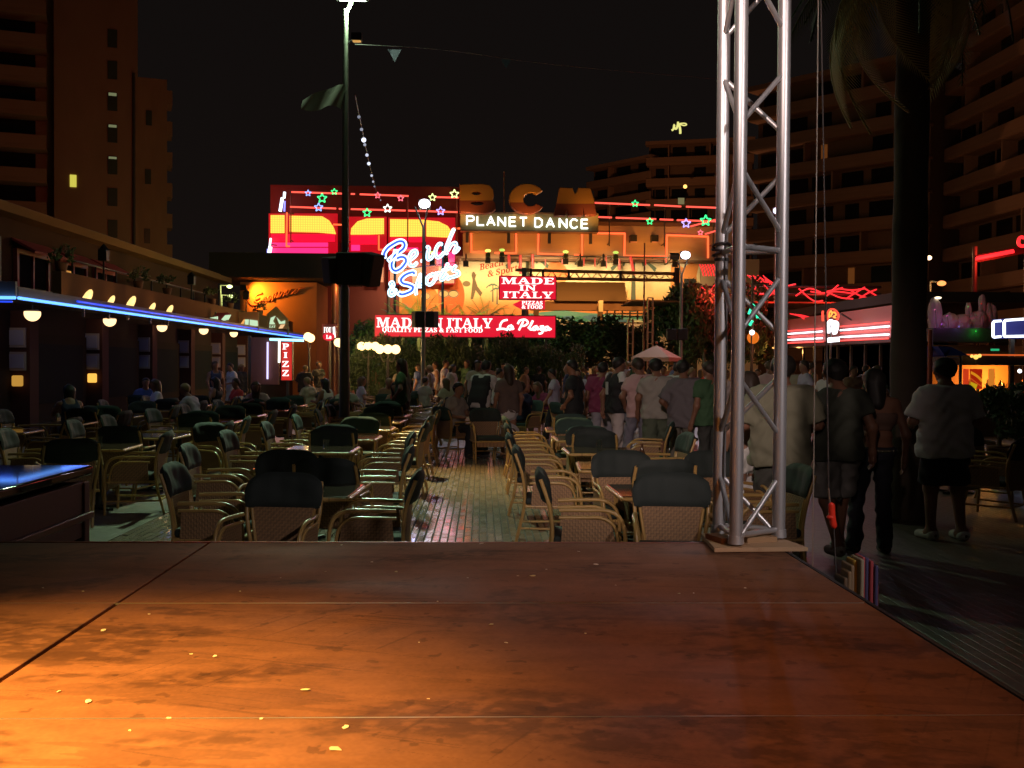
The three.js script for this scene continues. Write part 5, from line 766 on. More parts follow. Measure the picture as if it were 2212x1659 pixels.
// ------------------------------------------------------------------ restaurant row on the left
const XL = -8.4;
{
  const t = thing('restaurant', 'low restaurant with a blue neon canopy edge along the left of plaza', 'building', [0, 0, 0]);
  const A = PX(115, 662, XL), B = PX(662, 731, XL), yN = (A.y + B.y) / 2, z0 = A.z, z1 = B.z;
  const plaster = S(0.3, 0.24, 0.2, 0.85), dark = S(0.06, 0.045, 0.04, 0.6), tile = S(0.2, 0.1, 0.06, 0.8);
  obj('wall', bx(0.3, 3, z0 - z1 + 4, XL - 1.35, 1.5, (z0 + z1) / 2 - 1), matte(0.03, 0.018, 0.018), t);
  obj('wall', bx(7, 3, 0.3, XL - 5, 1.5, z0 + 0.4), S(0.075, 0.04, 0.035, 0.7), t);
  obj('canopy', [bx(1.5, 0.12, z0 - z1, XL - 0.76, yN + 0.14, (z0 + z1) / 2), bx(9, 0.14, 1.6, XL - 4.5, yN + 0.17, z0 + 0.84)], dark, t);
  obj('fascia', bx(0.08, 0.2, z0 - z1 + 1.6, XL, yN + 0.12, (z0 + z1) / 2 + 0.8), S(0.16, 0.11, 0.09, 0.8), t); obj('fascia', bx(9, 0.3, 0.08, XL - 4.46, yN + 0.17, z0 + 1.68), plaster, t);
  const n1 = glow(0.1, 0.32, 1, 2.6), n2 = glow(0.02, 0.06, 0.8, 1.3);
  obj('neon_tube', bar(V(XL + 0.08, yN + 0.02, z0 + 1.68), V(XL + 0.08, yN + 0.02, z1), 0.028), n1, t); obj('neon_tube', bar(V(XL + 0.08, yN + 0.12, z0 - 1), V(XL + 0.08, yN + 0.12, z1), 0.022), n2, t);
  obj('neon_tube', bar(V(XL - 8.6, yN + 0.02, z0 + 1.76), V(XL + 0.06, yN + 0.02, z0 + 1.76), 0.028), n1, t); obj('neon_tube', bar(V(XL - 8.6, yN - 0.05, z0 + 1.75), V(XL, yN - 0.05, z0 + 1.75), 0.016), n2, t);
  for (let k = 0; k < 4; k++) { const z = z0 + (z1 - z0) * (k + 0.5) / 4; rectLight(V(XL + 0.16, yN, z), V(XL + 1.1, yN - 1.2, z), (z0 - z1) / 4, 0.1, 0.08, 0.16, 1, 2.2); }
  rectLight(V(XL - 3, yN, z0 + 1.84), V(XL - 3, yN - 1.0, z0 + 3), 7, 0.1, 0.08, 0.16, 1, 0.5);
  // pillars with framed menus
  [54, 211, 320, 404, 472, 526].forEach((px, i) => {
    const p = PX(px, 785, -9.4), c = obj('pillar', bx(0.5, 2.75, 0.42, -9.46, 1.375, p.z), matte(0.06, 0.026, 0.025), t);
    for (const [y, h] of [[2.2, 0.4], [1.72, 0.38]]) { obj('menu_frame', bx(0.36, h, 0.04, -9.46, y, p.z + 0.23), S(0.28, 0.24, 0.28, 0.8), c); obj('menu_card', bx(0.28, h - 0.1, 0.02, -9.46, y, p.z + 0.255), S(0.25, 0.25, 0.45, 0.4), c); }
    if (i < 2) { obj('wall_lamp', rb(0.2, 0.22, 0.12, 0.03, -9.42, 1.32, p.z + 0.3), glow(1, 0.5, 0.08, i ? 1.2 : 0.5), c); }
  });
  // doors between the pillars
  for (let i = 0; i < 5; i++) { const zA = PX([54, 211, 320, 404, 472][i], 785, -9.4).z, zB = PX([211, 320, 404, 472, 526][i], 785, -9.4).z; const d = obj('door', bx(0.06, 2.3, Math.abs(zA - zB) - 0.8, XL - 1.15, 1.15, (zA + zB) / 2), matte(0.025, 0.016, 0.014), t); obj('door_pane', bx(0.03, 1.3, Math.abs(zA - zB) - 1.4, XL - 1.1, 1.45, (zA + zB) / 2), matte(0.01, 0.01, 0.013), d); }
  // roof terrace: parapet, pots, upper storey
  obj('parapet', bx(0.2, 0.62, z0 - z1 - 2, XL - 0.75, yN + 0.52, (z0 + z1) / 2 - 1), matte(0.12, 0.06, 0.036), t);
  obj('parapet', bx(8.6, 0.9, 0.2, XL - 4.7, yN + 0.72, z0 + 1.4), S(0.16, 0.12, 0.1, 0.85), t);
  const XU = -12, cornY = 5.35;
  obj('upper_wall', bx(0.3, cornY - yN, 26, XU - 0.15, (cornY + yN) / 2, -34), matte(0.08, 0.042, 0.03), t);
  obj('cornice', bx(0.7, 0.22, 27, XU + 0.15, cornY + 0.1, -34), matte(0.22, 0.12, 0.055), t);
  obj('roof', bx(6, 0.2, 27, XU - 3, cornY + 0.3, -34), tile, t);
  const winRed = S(0.35, 0.04, 0.05, 0.5), glassD = matte(0.012, 0.01, 0.012);
  for (const [a, b, lit] of [[28, 100, 0], [122, 182, 1], [200, 245, 0]]) { const p = PX(a, 560, XU), q = PX(b, 560, XU), w = p.z - q.z, zc = (p.z + q.z) / 2; const f = obj('window', [bx(0.12, 0.12, w, XU + 0.05, 4.55, zc), bx(0.12, 1.2, 0.12, XU + 0.05, 3.9, p.z - 0.06), bx(0.12, 1.2, 0.12, XU + 0.05, 3.9, q.z + 0.06), bx(0.1, 1.2, 0.08, XU + 0.05, 3.9, zc)], winRed, t); obj('pane', bx(0.05, 1.2, w - 0.1, XU + 0.02, 3.9, zc), glassD, f); obj('window_awning', bx(0.7, 0.06, w + 0.2, XU + 0.3, 4.68, zc, 0, 0, -0.5), S(0.3, 0.03, 0.05, 0.7), f); if (lit) obj('lit_window_pane', bx(0.04, 0.45, 0.7, XU + 0.07, 4.1, p.z - 0.5), glow(1, 0.42, 0.06, 0.5), f); }
  // railing of the terrace
  const rail = obj('terrace_railing', [bar(V(XU + 2, yN + 1.35, z0 - 5), V(XU + 2, yN + 1.35, z1 + 12), 0.03)], S(0.03, 0.03, 0.03, 0.5, 0.5), t);
  for (let k = 0; k < 9; k++) obj('baluster', bar(V(XU + 2, yN + 0.35, z0 - 5 - k * 1.5), V(XU + 2, yN + 1.35, z0 - 5 - k * 1.5), 0.025), S(0.03, 0.03, 0.03, 0.5, 0.5), rail);
}
{ // half-globe lamps under the canopy
  const word = ['first', 'second', 'third', 'fourth', 'fifth'];
  [[70, 677, 0.155], [237, 692, 0.15], [350, 706, 0.14], [440, 713, 0.145], [505, 720, 0.14]].forEach(([px, py, r], i) => {
    const p = i ? PX(px, py, -8.95) : P(px, py, 20.4), o = thing('globe_lamp', `round white lamp under the blue neon canopy, ${word[i]} from the stage`, 'lamp', [p.x, p.y, p.z], 0, 'lamps under the canopy');
    obj('lamp_globe', new THREE.SphereGeometry(r, 18, 10, 0, 6.2832, PI * 0.42, PI * 0.58), glow(1, 0.66, 0.32, 2.0), o);
    obj('lamp_cap', cy(r * 0.98, r * 0.7, 0.05, 0, 0.02, 0, 18), S(0.5, 0.4, 0.3, 0.5), o); obj('lamp_stem', cy(0.012, 0.012, Math.max(0.05, 2.86 - p.y), 0, 0.06, 0), mSteel, o);
    pointLight(V(p.x, p.y - r * 0.4, p.z), 1, 0.72, 0.4, 0.3, 6);
  });
}
{ // shell lamps along the parapet and the little lit boards behind them
  [[590, 625, 1.25], [755, 645, 0.9], [890, 660, 1.2], [1035, 690, 0.9], [1155, 705, 0.95]].forEach(([x, y, k], i) => { const p = PX(...Z6(x, y), -8.6); const o = thing('shell_lamp', `amber teardrop lamp on the roof parapet, ${nth(i)} from the stage`, 'lamp', p, 0, 'teardrop lamps on the parapet'); obj('lamp_shell', sp(0.1 * k, 0, 0, 0, 6, 0.75, 1.9, 0.5).rotateZ(-0.5), glow(1, 0.68, 0.24, 1.5), o); obj('lamp_base', bx(0.05, 0.3, 0.05, -0.06 * k, -0.24, -0.02), mSteel, o); pointLight(V(p.x + 0.12, p.y + 0.05, p.z + 0.1), 1, 0.55, 0.18, 0.35, 3); });
  const green = glow(0.62, 0.85, 0.55, 0.95);
  let Z = 34.5; const a = thing('striped_sign', 'small red and white slanted sign boards on the parapet', 'sign', [0, 0, 0]);
  obj('sign_panel', plate(ZE, [[405, 648], [515, 628], [515, 668]], Z, 0.08), green, a); obj('sign_panel', plate(ZE, [[565, 672], [620, 612], [695, 605], [660, 672], [600, 685]], Z, 0.08), green, a); obj('sign_back', plate(ZE, [[470, 640], [500, 580], [660, 575], [700, 615], [560, 700], [470, 690]], Z + 0.1, 0.06), S(0.3, 0.02, 0.025, 0.6), a); obj('sign_leg', [[480, 690], [640, 690]].map(([x, y]) => { const p = P(...ZE(x, y), Z + 0.1); return bar(V(p.x, 2.9, p.z), V(p.x, p.y + 0.3, p.z), 0.03); }), mSteel, a);
  Z = 38.3; const b = thing('menu_sign', 'pale lit menu board in a brown frame on the parapet', 'sign', [0, 0, 0]); obj('sign_frame', plate(ZE, [[805, 570], [1075, 565], [1075, 775], [805, 770]], Z + 0.1, 0.08), S(0.22, 0.12, 0.07, 0.7), b); obj('sign_panel', plate(ZE, [[885, 668], [935, 668], [930, 760], [880, 758]], Z, 0.03), green, b); obj('sign_panel', plate(ZE, [[948, 670], [1055, 685], [1060, 760], [948, 760]], Z, 0.03), green, b); obj('sign_accent', plate(ZE, [[815, 740], [870, 665], [885, 672], [860, 742]], Z, 0.03), glow(1, 0.45, 0.12, 0.9), b); obj('sign_leg', [[820, 770], [1060, 770]].map(([x, y]) => { const p = P(...ZE(x, y), Z + 0.05); return bar(V(p.x, 2.9, p.z), p, 0.04); }), mSteel, b);
  Z = 43.6; const c = thing('gable_sign', 'gable-shaped lit sign with white panels on the parapet', 'sign', [0, 0, 0]); obj('sign_frame', plate(ZE, [[1180, 790], [1180, 600], [1310, 490], [1470, 660], [1490, 800]], Z + 0.1, 0.08), S(0.22, 0.13, 0.08, 0.7), c); obj('sign_panel', plate(ZE, [[1215, 735], [1235, 645], [1300, 620], [1265, 690], [1295, 735]], Z, 0.03), green, c); obj('sign_panel', plate(ZE, [[1315, 640], [1375, 700], [1430, 680], [1430, 725], [1350, 730]], Z, 0.03), green, c); obj('lettering', textAt('EAT', 'serif_bold', ZE, [1215, 752], [1300, 782], Z, 0.03, 0.02), green, c); obj('sign_accent', plate(ZE, [[1340, 795], [1370, 740], [1430, 735], [1395, 790]], Z, 0.03), glow(1, 0.6, 0.3, 0.9), c); obj('sign_leg', [[1200, 790], [1470, 790]].map(([x, y]) => { const p = P(...ZE(x, y), Z + 0.05); return bar(V(p.x, 2.9, p.z), p, 0.04); }), mSteel, c);
}
{ // vertical pizza sign, its bright tube and the wall it hangs on
  const Z = 33, t = thing('vertical_sign', 'upright red sign with white letters at the end of blue neon', 'sign', [0, 0, 0]);
  const r = rectOf(ZL, 1040, 165, 1138, 525, Z); const cab = obj('cabinet', bx(r.w + 0.04, r.h + 0.04, 0.2, r.cx, r.cy, -Z - 0.115), mSteel, t); obj('lit_face', bx(r.w, r.h, 0.02, r.cx, r.cy, -Z), glow(0.75, 0.03, 0.02, 0.8), t);
  [['P', 180, 235], ['I', 262, 315], ['Z', 345, 400], ['Z', 430, 486]].forEach(([c, a, b]) => obj('lettering', textAt(c, 'serif_bold', ZL, [c === 'I' ? 1062 : 1050, a], [c === 'I' ? 1098 : 1110, b], Z, 0.03, 0.012), signWhite, t));
  const p = P(...ZL(1020, 150), Z), q = P(...ZL(1018, 360), Z); obj('neon_tube', bar(p, q, 0.035), glow(1, 0.95, 0.75, 2.6), t); obj('neon_tube', bar(P(...ZL(930, 140), Z), P(...ZL(1250, 150), Z), 0.04), glow(0.3, 0.8, 1, 2.6), t); obj('neon_tube', bar(P(...ZL(910, 165), Z + 0.3), P(...ZL(908, 515), Z + 0.3), 0.03), glow(0.6, 0.55, 0.9, 1.6), t);
  obj('panel', bx(0.9, r.h + 0.3, 0.06, r.x0 - 0.6, r.cy, -Z - 0.4), S(0.3, 0.12, 0.1, 0.6), t); obj('post', bx(0.08, r.y0, 0.08, r.cx, r.y0 / 2, -Z - 0.2), mSteel, t); obj('post', bx(0.08, r.y1 + 0.2, 0.08, r.x0 - 1.1, r.y1 / 2 + 0.1, -Z - 0.4), mSteel, t);
  rectLight(V(r.cx - 0.3, r.cy, -Z + 0.1), V(r.cx, r.cy - 1, 0), 0.8, 1.7, 1, 0.5, 0.4, 4);
  const s = thing('shop_sign', 'small white and red projecting sign beside the bright globes', 'sign', [0, 0, 0]); const Zf = 36;
  const w = rectOf(ZL, 1435, 20, 1550, 85, Zf); obj('sign_board', bx(w.w + 0.1, w.h + 0.2, 0.1, w.cx, w.cy, -Zf - 0.06), S(0.15, 0.03, 0.03, 0.6), s); obj('lettering', textAt('FOU', 'serif_bold', ZL, [1440, 25], [1510, 78], Zf, 0.03, 0), signWhite, s); obj('sign_bar', plate(ZL, [[1525, 25], [1545, 20], [1552, 125], [1530, 125]], Zf, 0.04), signWhite, s); obj('sign_disc', plate(ZL, Array.from({ length: 20 }, (_, i) => [1487 + Math.cos(i / 20 * 6.283) * 55, 115 + Math.sin(i / 20 * 6.283) * 40]), Zf - 0.05, 0.05), signRed, s); obj('lettering', textAt('La', 'serif_bold', ZL, [1465, 100], [1515, 135], Zf - 0.05, 0.03, 0.06), signWhite, s); obj('post', bx(0.07, w.y0, 0.07, w.cx, w.y0 / 2, -Zf - 0.15), mSteel, s);
}
{ // bulbs on candelabra posts
  const globe = new THREE.SphereGeometry(0.15, 14, 10), gm = glow(1, 0.66, 0.26, 3.2);
  const post = (spots, Z, label) => { const ps = spots.map(([x, y]) => P(...ZL(x, y), Z)), cx = ps.reduce((a, p) => a + p.x, 0) / ps.length, cyy = Math.min(...ps.map((p) => p.y)) - 0.35; const o = thing('globe_lamp_post', label, 'lamp post', [cx, 0, -Z]); obj('pole', cy(0.06, 0.035, cyy, 0, 0, 0), mSteel, o); ps.forEach((p) => { obj('lamp_arm', tube([V(0, cyy, 0), V((p.x - cx) * 0.6, cyy - 0.05, 0), V(p.x - cx, p.y - 0.15, 0)], 0.02, 10, 5), mSteel, o); obj('lamp_globe', globe.clone().translate(p.x - cx, p.y, 0), gm, o); }); const c = ps[Math.floor(ps.length / 2)]; pointLight(c, 1, 0.55, 0.18, 14, 8); };
  post([[1795, 205], [1860, 200], [1925, 205]], 36, 'candelabra lamp post with three amber globes beside the tall plain pole');
  post([[1968, 232], [2045, 232], [2118, 235]], 33, 'candelabra lamp post with three amber globes nearest the blue sign');
  post([[1290, 115], [1315, 128]], 36, 'lamp post with two bright globes at the end of blue neon');
  post([[1575, 170], [1600, 178]], 36, 'lamp post with two bright globes under the small projecting sign');
}
{ // orange lit wall with raised lettering behind the restaurant
  const t = thing('orange_wall_building', 'low building with an orange lit wall and raised script lettering', 'building', [0, 0, 0]);
  const Z = 56, r = rectOf(ZE, 815, 165, 1860, 720, Z), wall = new THREE.MeshStandardMaterial({ color: lin(0.9, 0.6, 0.4), map: stucco, roughness: 0.8 });
  obj('wall', bx(r.w, r.y1, 4, r.cx, r.y1 / 2, -Z - 2), wall, t); obj('roof', bx(r.w + 3.2, 1.3, 6, r.cx + 0.4, r.y1 + 0.75, -Z - 1.2), S(0.035, 0.03, 0.028, 0.9), t);
  const lt = S(0.45, 0.14, 0.06, 0.7);
  const st = [[[1110, 310], [1050, 330], [1030, 365], [1075, 372], [1010, 410], [1050, 440], [1100, 410]], [[1120, 420], [1140, 360], [1125, 420], [1160, 365], [1165, 415]], [[1180, 420], [1215, 345], [1200, 420], [1240, 370]], [[1255, 420], [1280, 320], [1310, 300], [1290, 380]], [[1320, 380], [1360, 290], [1345, 370], [1400, 300]], [[1400, 360], [1460, 270], [1445, 340], [1510, 260]], [[1520, 330], [1580, 260], [1570, 320], [1640, 250], [1700, 240]], [[830, 370], [870, 345], [920, 365], [935, 430], [980, 470], [1060, 465], [1110, 440]], [[990, 530], [1010, 515], [1045, 520], [1050, 545]]];
  obj('raised_lettering', st.map((s) => tube(path(ZE, s, Z - 0.05), 0.055, s.length * 5, 5)), lt, t);
  const lp = P(...ZE(868, 235), Z - 0.9); obj('wall_lamp', [bx(0.32, 0.3, 0.4, lp.x, lp.y, lp.z), bar(lp, V(lp.x, lp.y, -Z), 0.04)], S(0.02, 0.02, 0.02, 0.6), t); const e = P(...ZE(900, 245), Z - 0.7); obj('lamp_lens', sp(0.1, e.x - 0.05, e.y, e.z, 6), glow(1, 0.6, 0.12, 3), t);
  spotLight(V(e.x + 0.15, e.y, e.z), P(...ZE(1150, 360), Z), 1, 0.3, 0.025, 60, 1.25, 1, 6);
  const cp = P(...ZE(2110, 140), 52), cb = P(...ZE(2120, 660), 52); obj('copper_column', cy(0.2, 0.17, cp.y, cp.x, 0, -52, 16), S(0.5, 0.2, 0.1, 0.35, 0.5), t);
  pointLight(V(cp.x + 0.6, cp.y - 0.4, -51.4), 1, 0.4, 0.1, 3, 6);
}
// ------------------------------------------------------------------ bars on the right
const XR = 12;
{
  const t = thing('burger_bar', 'bar with red and white neon strips along its fascia on the right', 'building', [0, 0, 0]);
  const q = (x, y) => PX(...ZR(x, y), XR), a = q(640, 760), b = q(2050, 740), top = q(640, 570).y;
  obj('wall', bx(0.3, 2.5, a.z - b.z + 0 || 1, XR + 1.6, 1.25, (a.z + b.z) / 2), S(0.05, 0.03, 0.028, 0.7), t);
  const zA = a.z, zB = b.z, L = Math.abs(zB - zA), zc = (zA + zB) / 2;
  obj('fascia', bx(0.1, 0.95, L, XR + 0.1, 3.05, zc), S(0.5, 0.16, 0.15, 0.5), t);
  obj('canopy', bx(1.8, 0.16, L, XR + 1.0, 2.52, zc), S(0.06, 0.04, 0.035, 0.6), t);
  obj('roof', bx(5, 0.3, L + 1, XR + 2.6, 3.75, zc), S(0.05, 0.03, 0.025, 0.9), t);
  const red = glow(1, 0.07, 0.06, 1.9), wht = glow(0.85, 0.9, 1, 2.8);
  for (const [m, r, s] of [[red, 0.022, [[660, 580], [1135, 545]]], [wht, 0.026, [[660, 620], [1130, 585]]], [red, 0.022, [[660, 662], [1140, 636]]], [wht, 0.026, [[660, 702], [1130, 678]]], [red, 0.022, [[660, 745], [1150, 725]]], [red, 0.022, [[1380, 520], [2045, 460]]], [wht, 0.026, [[1380, 570], [2045, 515]]], [red, 0.022, [[1385, 612], [2040, 566]]], [wht, 0.026, [[1380, 662], [2040, 626]]], [red, 0.022, [[1380, 712], [2035, 682]]]]) obj('neon_tube', bar(PX(...ZR(...s[0]), XR - 0.05), PX(...ZR(...s[1]), XR - 0.05), r), m, t);
  rectLight(V(XR - 0.25, 3.05, zc), V(0, 2.2, zc), L, 0.8, 1, 0.28, 0.25, 2.2);
  const bars = []; for (let i = 0; i < 8; i++) { const z = zA + (zB - zA) * (i + 0.5) / 8; bars.push(bx(0.08, 2.45, 0.08, XR + 0.5, 1.22, z)); } bars.forEach((g) => obj('post', g, S(0.06, 0.05, 0.05, 0.5), t));
  const warm = glow(1, 0.5, 0.12, 1.6);
  for (const [x, y] of [[210, 818], [490, 810], [815, 797]]) { const p = PX(...ZR(x, y), XR + 0.35); obj('ceiling_lamp', sp(0.13, p.x, p.y, p.z, 6, 1, 0.35, 1.2), warm, t); pointLight(V(p.x, p.y - 0.2, p.z), 1, 0.45, 0.12, 2, 5); }
}
{ // neon crest hanging before the fascia
  const t = thing('crest_neon', 'red and white neon crest sign hung before the striped neon fascia', 'neon sign', [0, 0, 0]);
  const Z = 33, pt = (l) => path(ZR, l, Z), red = glow(1, 0.06, 0.03, 2), or = glow(1, 0.32, 0.05, 2), w = glow(0.95, 0.93, 1, 2.8);
  obj('neon_tube', tube(pt([[1215, 430], [1200, 370], [1215, 315], [1245, 285], [1300, 290], [1345, 340], [1350, 400], [1325, 440]]), 0.032, 40, 6), red, t);
  obj('neon_tube', tube(pt([[1225, 400], [1230, 340], [1250, 300], [1262, 350], [1240, 390], [1290, 320], [1320, 360], [1280, 390], [1320, 400]]), 0.024, 40, 6), or, t);
  obj('neon_tube', tube(pt([[1140, 305], [1138, 380], [1142, 445]]), 0.035, 12, 6), red, t);
  obj('neon_tube', tube(pt([[1215, 610], [1215, 480], [1255, 440], [1275, 540], [1245, 580]]), 0.06, 30, 6), w, t); obj('neon_tube', tube(pt([[1260, 460], [1330, 470], [1325, 560], [1300, 615], [1290, 570]]), 0.06, 30, 6), w, t);
  obj('lit_plaque', plate(ZR, [[1200, 680], [1215, 672], [1360, 660], [1362, 725], [1205, 738]], Z, 0.06), w, t);
  const hh = P(...ZR(1270, 270), Z); obj('bracket', [bar(V(hh.x, hh.y + 0.02, -Z - 0.1), V(XR + 0.1, hh.y - 0.4, -Z - 0.1), 0.03), bar(V(hh.x, 0, -Z - 0.12), V(hh.x, hh.y + 0.05, -Z - 0.12), 0.035)], mSteel, t);
}
{ // green neon figure, amber lantern bar
  const t = thing('green_neon', 'green neon strokes behind the truss tower', 'neon sign', [0, 0, 0]);
  const Z = 31, g = glow(0.03, 0.85, 0.4, 1.8); for (const l of [[[195, 215], [165, 265], [130, 350]], [[205, 230], [180, 280]], [[242, 330], [250, 405]], [[295, 335], [297, 420]], [[185, 440], [140, 495]], [[160, 470], [145, 505]]]) obj('neon_tube', tube(path(ZR, l, Z), 0.04, 14, 6), g, t);
  const b = P(...ZR(190, 560), Z); obj('pole', [bar(V(b.x, 0, -Z - 0.1), V(b.x, b.y + 1.6, -Z - 0.1), 0.04), bar(V(b.x, b.y + 1.4, -Z - 0.1), V(b.x + 0.5, b.y + 1.4, -Z - 0.1), 0.03)], mSteel, t);
  const o = thing('amber_lantern', 'big amber lantern globe hanging behind truss tower', 'lantern', P(...ZR(190, 670), 30)); obj('lamp_globe', sp(0.175, 0, 0, 0, 10, 1, 1.05, 1), glow(1, 0.22, 0.015, 0.75), o); obj('lamp_cap', cy(0.07, 0.03, 0.08, 0, 0.17, 0), mSteel, o); obj('lamp_pole', bar(V(0.02, -o.position.y, -0.25), V(0.02, 0.3, -0.25), 0.025), mSteel, o); obj('lamp_arm', bar(V(0.02, 0.28, -0.25), V(0, 0.24, 0), 0.015), mSteel, o); pointLight(o.position.clone(), 1, 0.35, 0.05, 5, 8);
  const k = thing('white_spot_lamp', 'small bright white lamp above the amber lantern', 'lamp', P(...ZR(175, 600), 29.6)); obj('lamp_bulb', sp(0.075, 0, 0, 0, 8), glow(1, 0.9, 0.85, 4), k); obj('lamp_stem', bar(V(0, 0, -0.05), V(0.05, -k.position.y, -0.35), 0.02), mSteel, k);
}
{ // red rope-light roof
  const t = thing('rope_light_canopy', 'canopy hung with waving red rope lights right of the club', 'canopy', [0, 0, 0]);
  const red = glow(1, 0.025, 0.03, 1.5), Z = 44, pl = (l, r = 0.035, zz = Z) => obj('rope_light', tube(path(Z5, l, zz), r, l.length * 8, 5), red, t);
  pl([[0, 500], [80, 505], [170, 495]]); pl([[330, 460], [430, 465], [520, 450]]); pl([[610, 410], [660, 400]]); pl([[660, 480], [720, 440], [760, 430], [830, 455]]); pl([[680, 430], [760, 500], [800, 518], [845, 512]]); pl([[760, 450], [840, 460], [930, 450], [1060, 465]]); pl([[870, 480], [910, 440], [950, 405]]); pl([[880, 455], [960, 490], [1050, 500]]); pl([[1000, 500], [1080, 450], [1130, 420]]); pl([[1030, 440], [1100, 480], [1180, 500]]); pl([[1090, 500], [1150, 460], [1210, 435]]); pl([[1130, 430], [1210, 480]]); pl([[950, 430], [1040, 440], [1130, 430]]); pl([[870, 450], [980, 425]]);
  for (let i = 0; i < 12; i++) { const x = 330 + i * 12; pl([[x, 340 + (i % 3) * 12], [x + 30, 350 + i * 3], [x + 50 + (i % 2) * 20, 380 + i * 3]], 0.025); }
  for (let i = 0; i < 9; i++) { const x = 0 + i * 18; pl([[x + 6, 265], [x + 22, 300], [x + 34, 345]], 0.03); }
  for (const [x0, y0, x1, y1] of [[110, 400, 60, 470], [20, 420, 120, 480], [140, 400, 90, 460], [350, 410, 430, 470], [400, 400, 350, 480], [440, 400, 520, 470], [520, 430, 470, 490]]) pl([[x0, y0], [(x0 + x1) / 2, (y0 + y1) / 2 + 6], [x1, y1]], 0.025);
  for (let i = 0; i < 5; i++) pl([[620 + i * 18, 600 + i * 2], [690 + i * 18, 620 + i * 2], [720 + i * 16, 640 + i]], 0.02, 38);
  const fr = obj('frame', [bar(P(...Z5(-60, 470), Z + 0.2), P(...Z5(1240, 470), Z + 0.2), 0.06), bar(P(...Z5(-60, 420), Z + 1.2), P(...Z5(1240, 420), Z + 1.2), 0.06)], mSteel, t);
  for (const x of [40, 560, 1180]) { const p = P(...Z5(x, 470), Z + 0.2); obj('post', bar(V(p.x, 0, p.z), p, 0.07), mSteel, t); }
  obj('roof_cloth', bx(13, 0.06, 3.5, P(...Z5(560, 530), Z).x, P(...Z5(560, 525), Z).y, -Z - 1.6), S(0.2, 0.09, 0.05, 0.85), t);
  for (const x of [100, 500, 900]) { const p = P(...Z5(x, 470), Z - 0.8); pointLight(p, 1, 0.06, 0.04, 12, 15); }
}
{ // grotto of painted rock with coloured spots, white neon frames, kiosk
  const t = thing('rock_grotto', 'painted rock grotto with coloured spotlights above the kiosk', 'decoration', [0, 0, 0]);
  const Z = 27, rock = S(0.45, 0.4, 0.38, 0.85);
  const lump = (x, y, rx, ry, m = rock, s = 1) => { const p = P(...ZS(x, y), Z), k = Z / 2212 * 0.1687 * K, g = new THREE.IcosahedronGeometry(1, 4); const q = g.attributes.position; for (let i = 0; i < q.count; i++) { const a = V(q.getX(i), q.getY(i), q.getZ(i)), n = 0.72 + 0.6 * fbm(a.x * 2.2 + x, a.y * 2.2 + a.z * 1.7 + y, 5, 4); q.setXYZ(i, a.x * n * rx * k, a.y * n * ry * k, a.z * n * rx * k * 0.8); } g.computeVertexNormals(); return g.translate(p.x, p.y, p.z); };
  obj('rock', lump(440, 470, 90, 240), rock, t); obj('rock', lump(620, 570, 130, 130), rock, t); obj('rock', lump(800, 580, 140, 120), rock, t); obj('rock', lump(1000, 560, 130, 150), rock, t); obj('rock', lump(1170, 520, 90, 210), rock, t); obj('rock', lump(880, 410, 45, 110), rock, t); obj('rock', lump(1060, 340, 50, 150), rock, t);
  const base = P(...ZS(800, 690), Z); obj('ledge', bx(2.2, 0.35, 1.4, base.x, base.y - 0.1, -Z), S(0.08, 0.06, 0.05, 0.8), t); obj('ledge_post', [-0.9, 0.9].map((d) => bx(0.14, base.y - 0.2, 0.14, base.x + d, (base.y - 0.2) / 2, -Z - 0.3)), S(0.2, 0.04, 0.03, 0.6), t);
  const cs = [[440, 400, [1, 0.2, 0.45], 0.5], [600, 480, [1, 0.1, 0.6], 0.35], [530, 590, [0.6, 0.15, 1], 0.35], [760, 620, [0.35, 0.25, 1], 0.4], [900, 520, [1, 0.05, 0.2], 0.45], [1050, 320, [1, 0.03, 0.02], 0.75], [880, 360, [0.2, 1, 0.2], 0.3], [980, 680, [0.03, 1, 0.1], 0.7]];
  cs.forEach(([x, y, c, k], i) => { const p = P(...ZS(x, y), Z - 0.75); const o = obj('spot_lamp', sp(0.018, p.x, p.y, p.z, 5), glow(...c, 1), t); obj('lamp_stalk', bar(V(p.x, base.y + 0.05, p.z + 0.12), V(p.x, p.y, p.z + 0.02), 0.008), mSteel, o); pointLight(p, ...c, k * 0.18, 1); });
  const top = P(...ZS(460, 245), Z); obj('white_lamp', sp(0.06, top.x, top.y, top.z + 0.1, 6, 1.6, 0.6, 1), glow(1, 0.85, 0.55, 2), t);
  const n = thing('white_neon_frames', 'two white neon rectangles with a blue glow at right edge', 'neon sign', [0, 0, 0]), w = glow(0.8, 0.88, 1, 2.8), Zf = 24.5, pt = (l) => path(ZS, l, Zf);
  obj('neon_tube', wire(pt([[1308, 545], [1225, 550], [1205, 570], [1205, 750], [1225, 760], [1308, 750]]), 0.032), w, n); obj('neon_tube', wire(pt([[1760, 510], [1370, 538], [1350, 560], [1352, 745], [1370, 750], [1760, 742]]), 0.034), w, n);
  obj('backing', plate(ZS, [[1190, 525], [1780, 500], [1780, 775], [1190, 780]], Zf + 0.25, 0.05), S(0.05, 0.05, 0.3, 0.6), n); const bp = P(...ZS(1450, 780), Zf + 0.3); obj('post', bx(0.1, bp.y, 0.1, bp.x, bp.y / 2, bp.z), mSteel, n); rectLight(P(...ZS(1480, 640), Zf - 0.15), P(...ZS(1400, 800), 5), 1.2, 0.4, 0.6, 0.7, 1, 3);
}
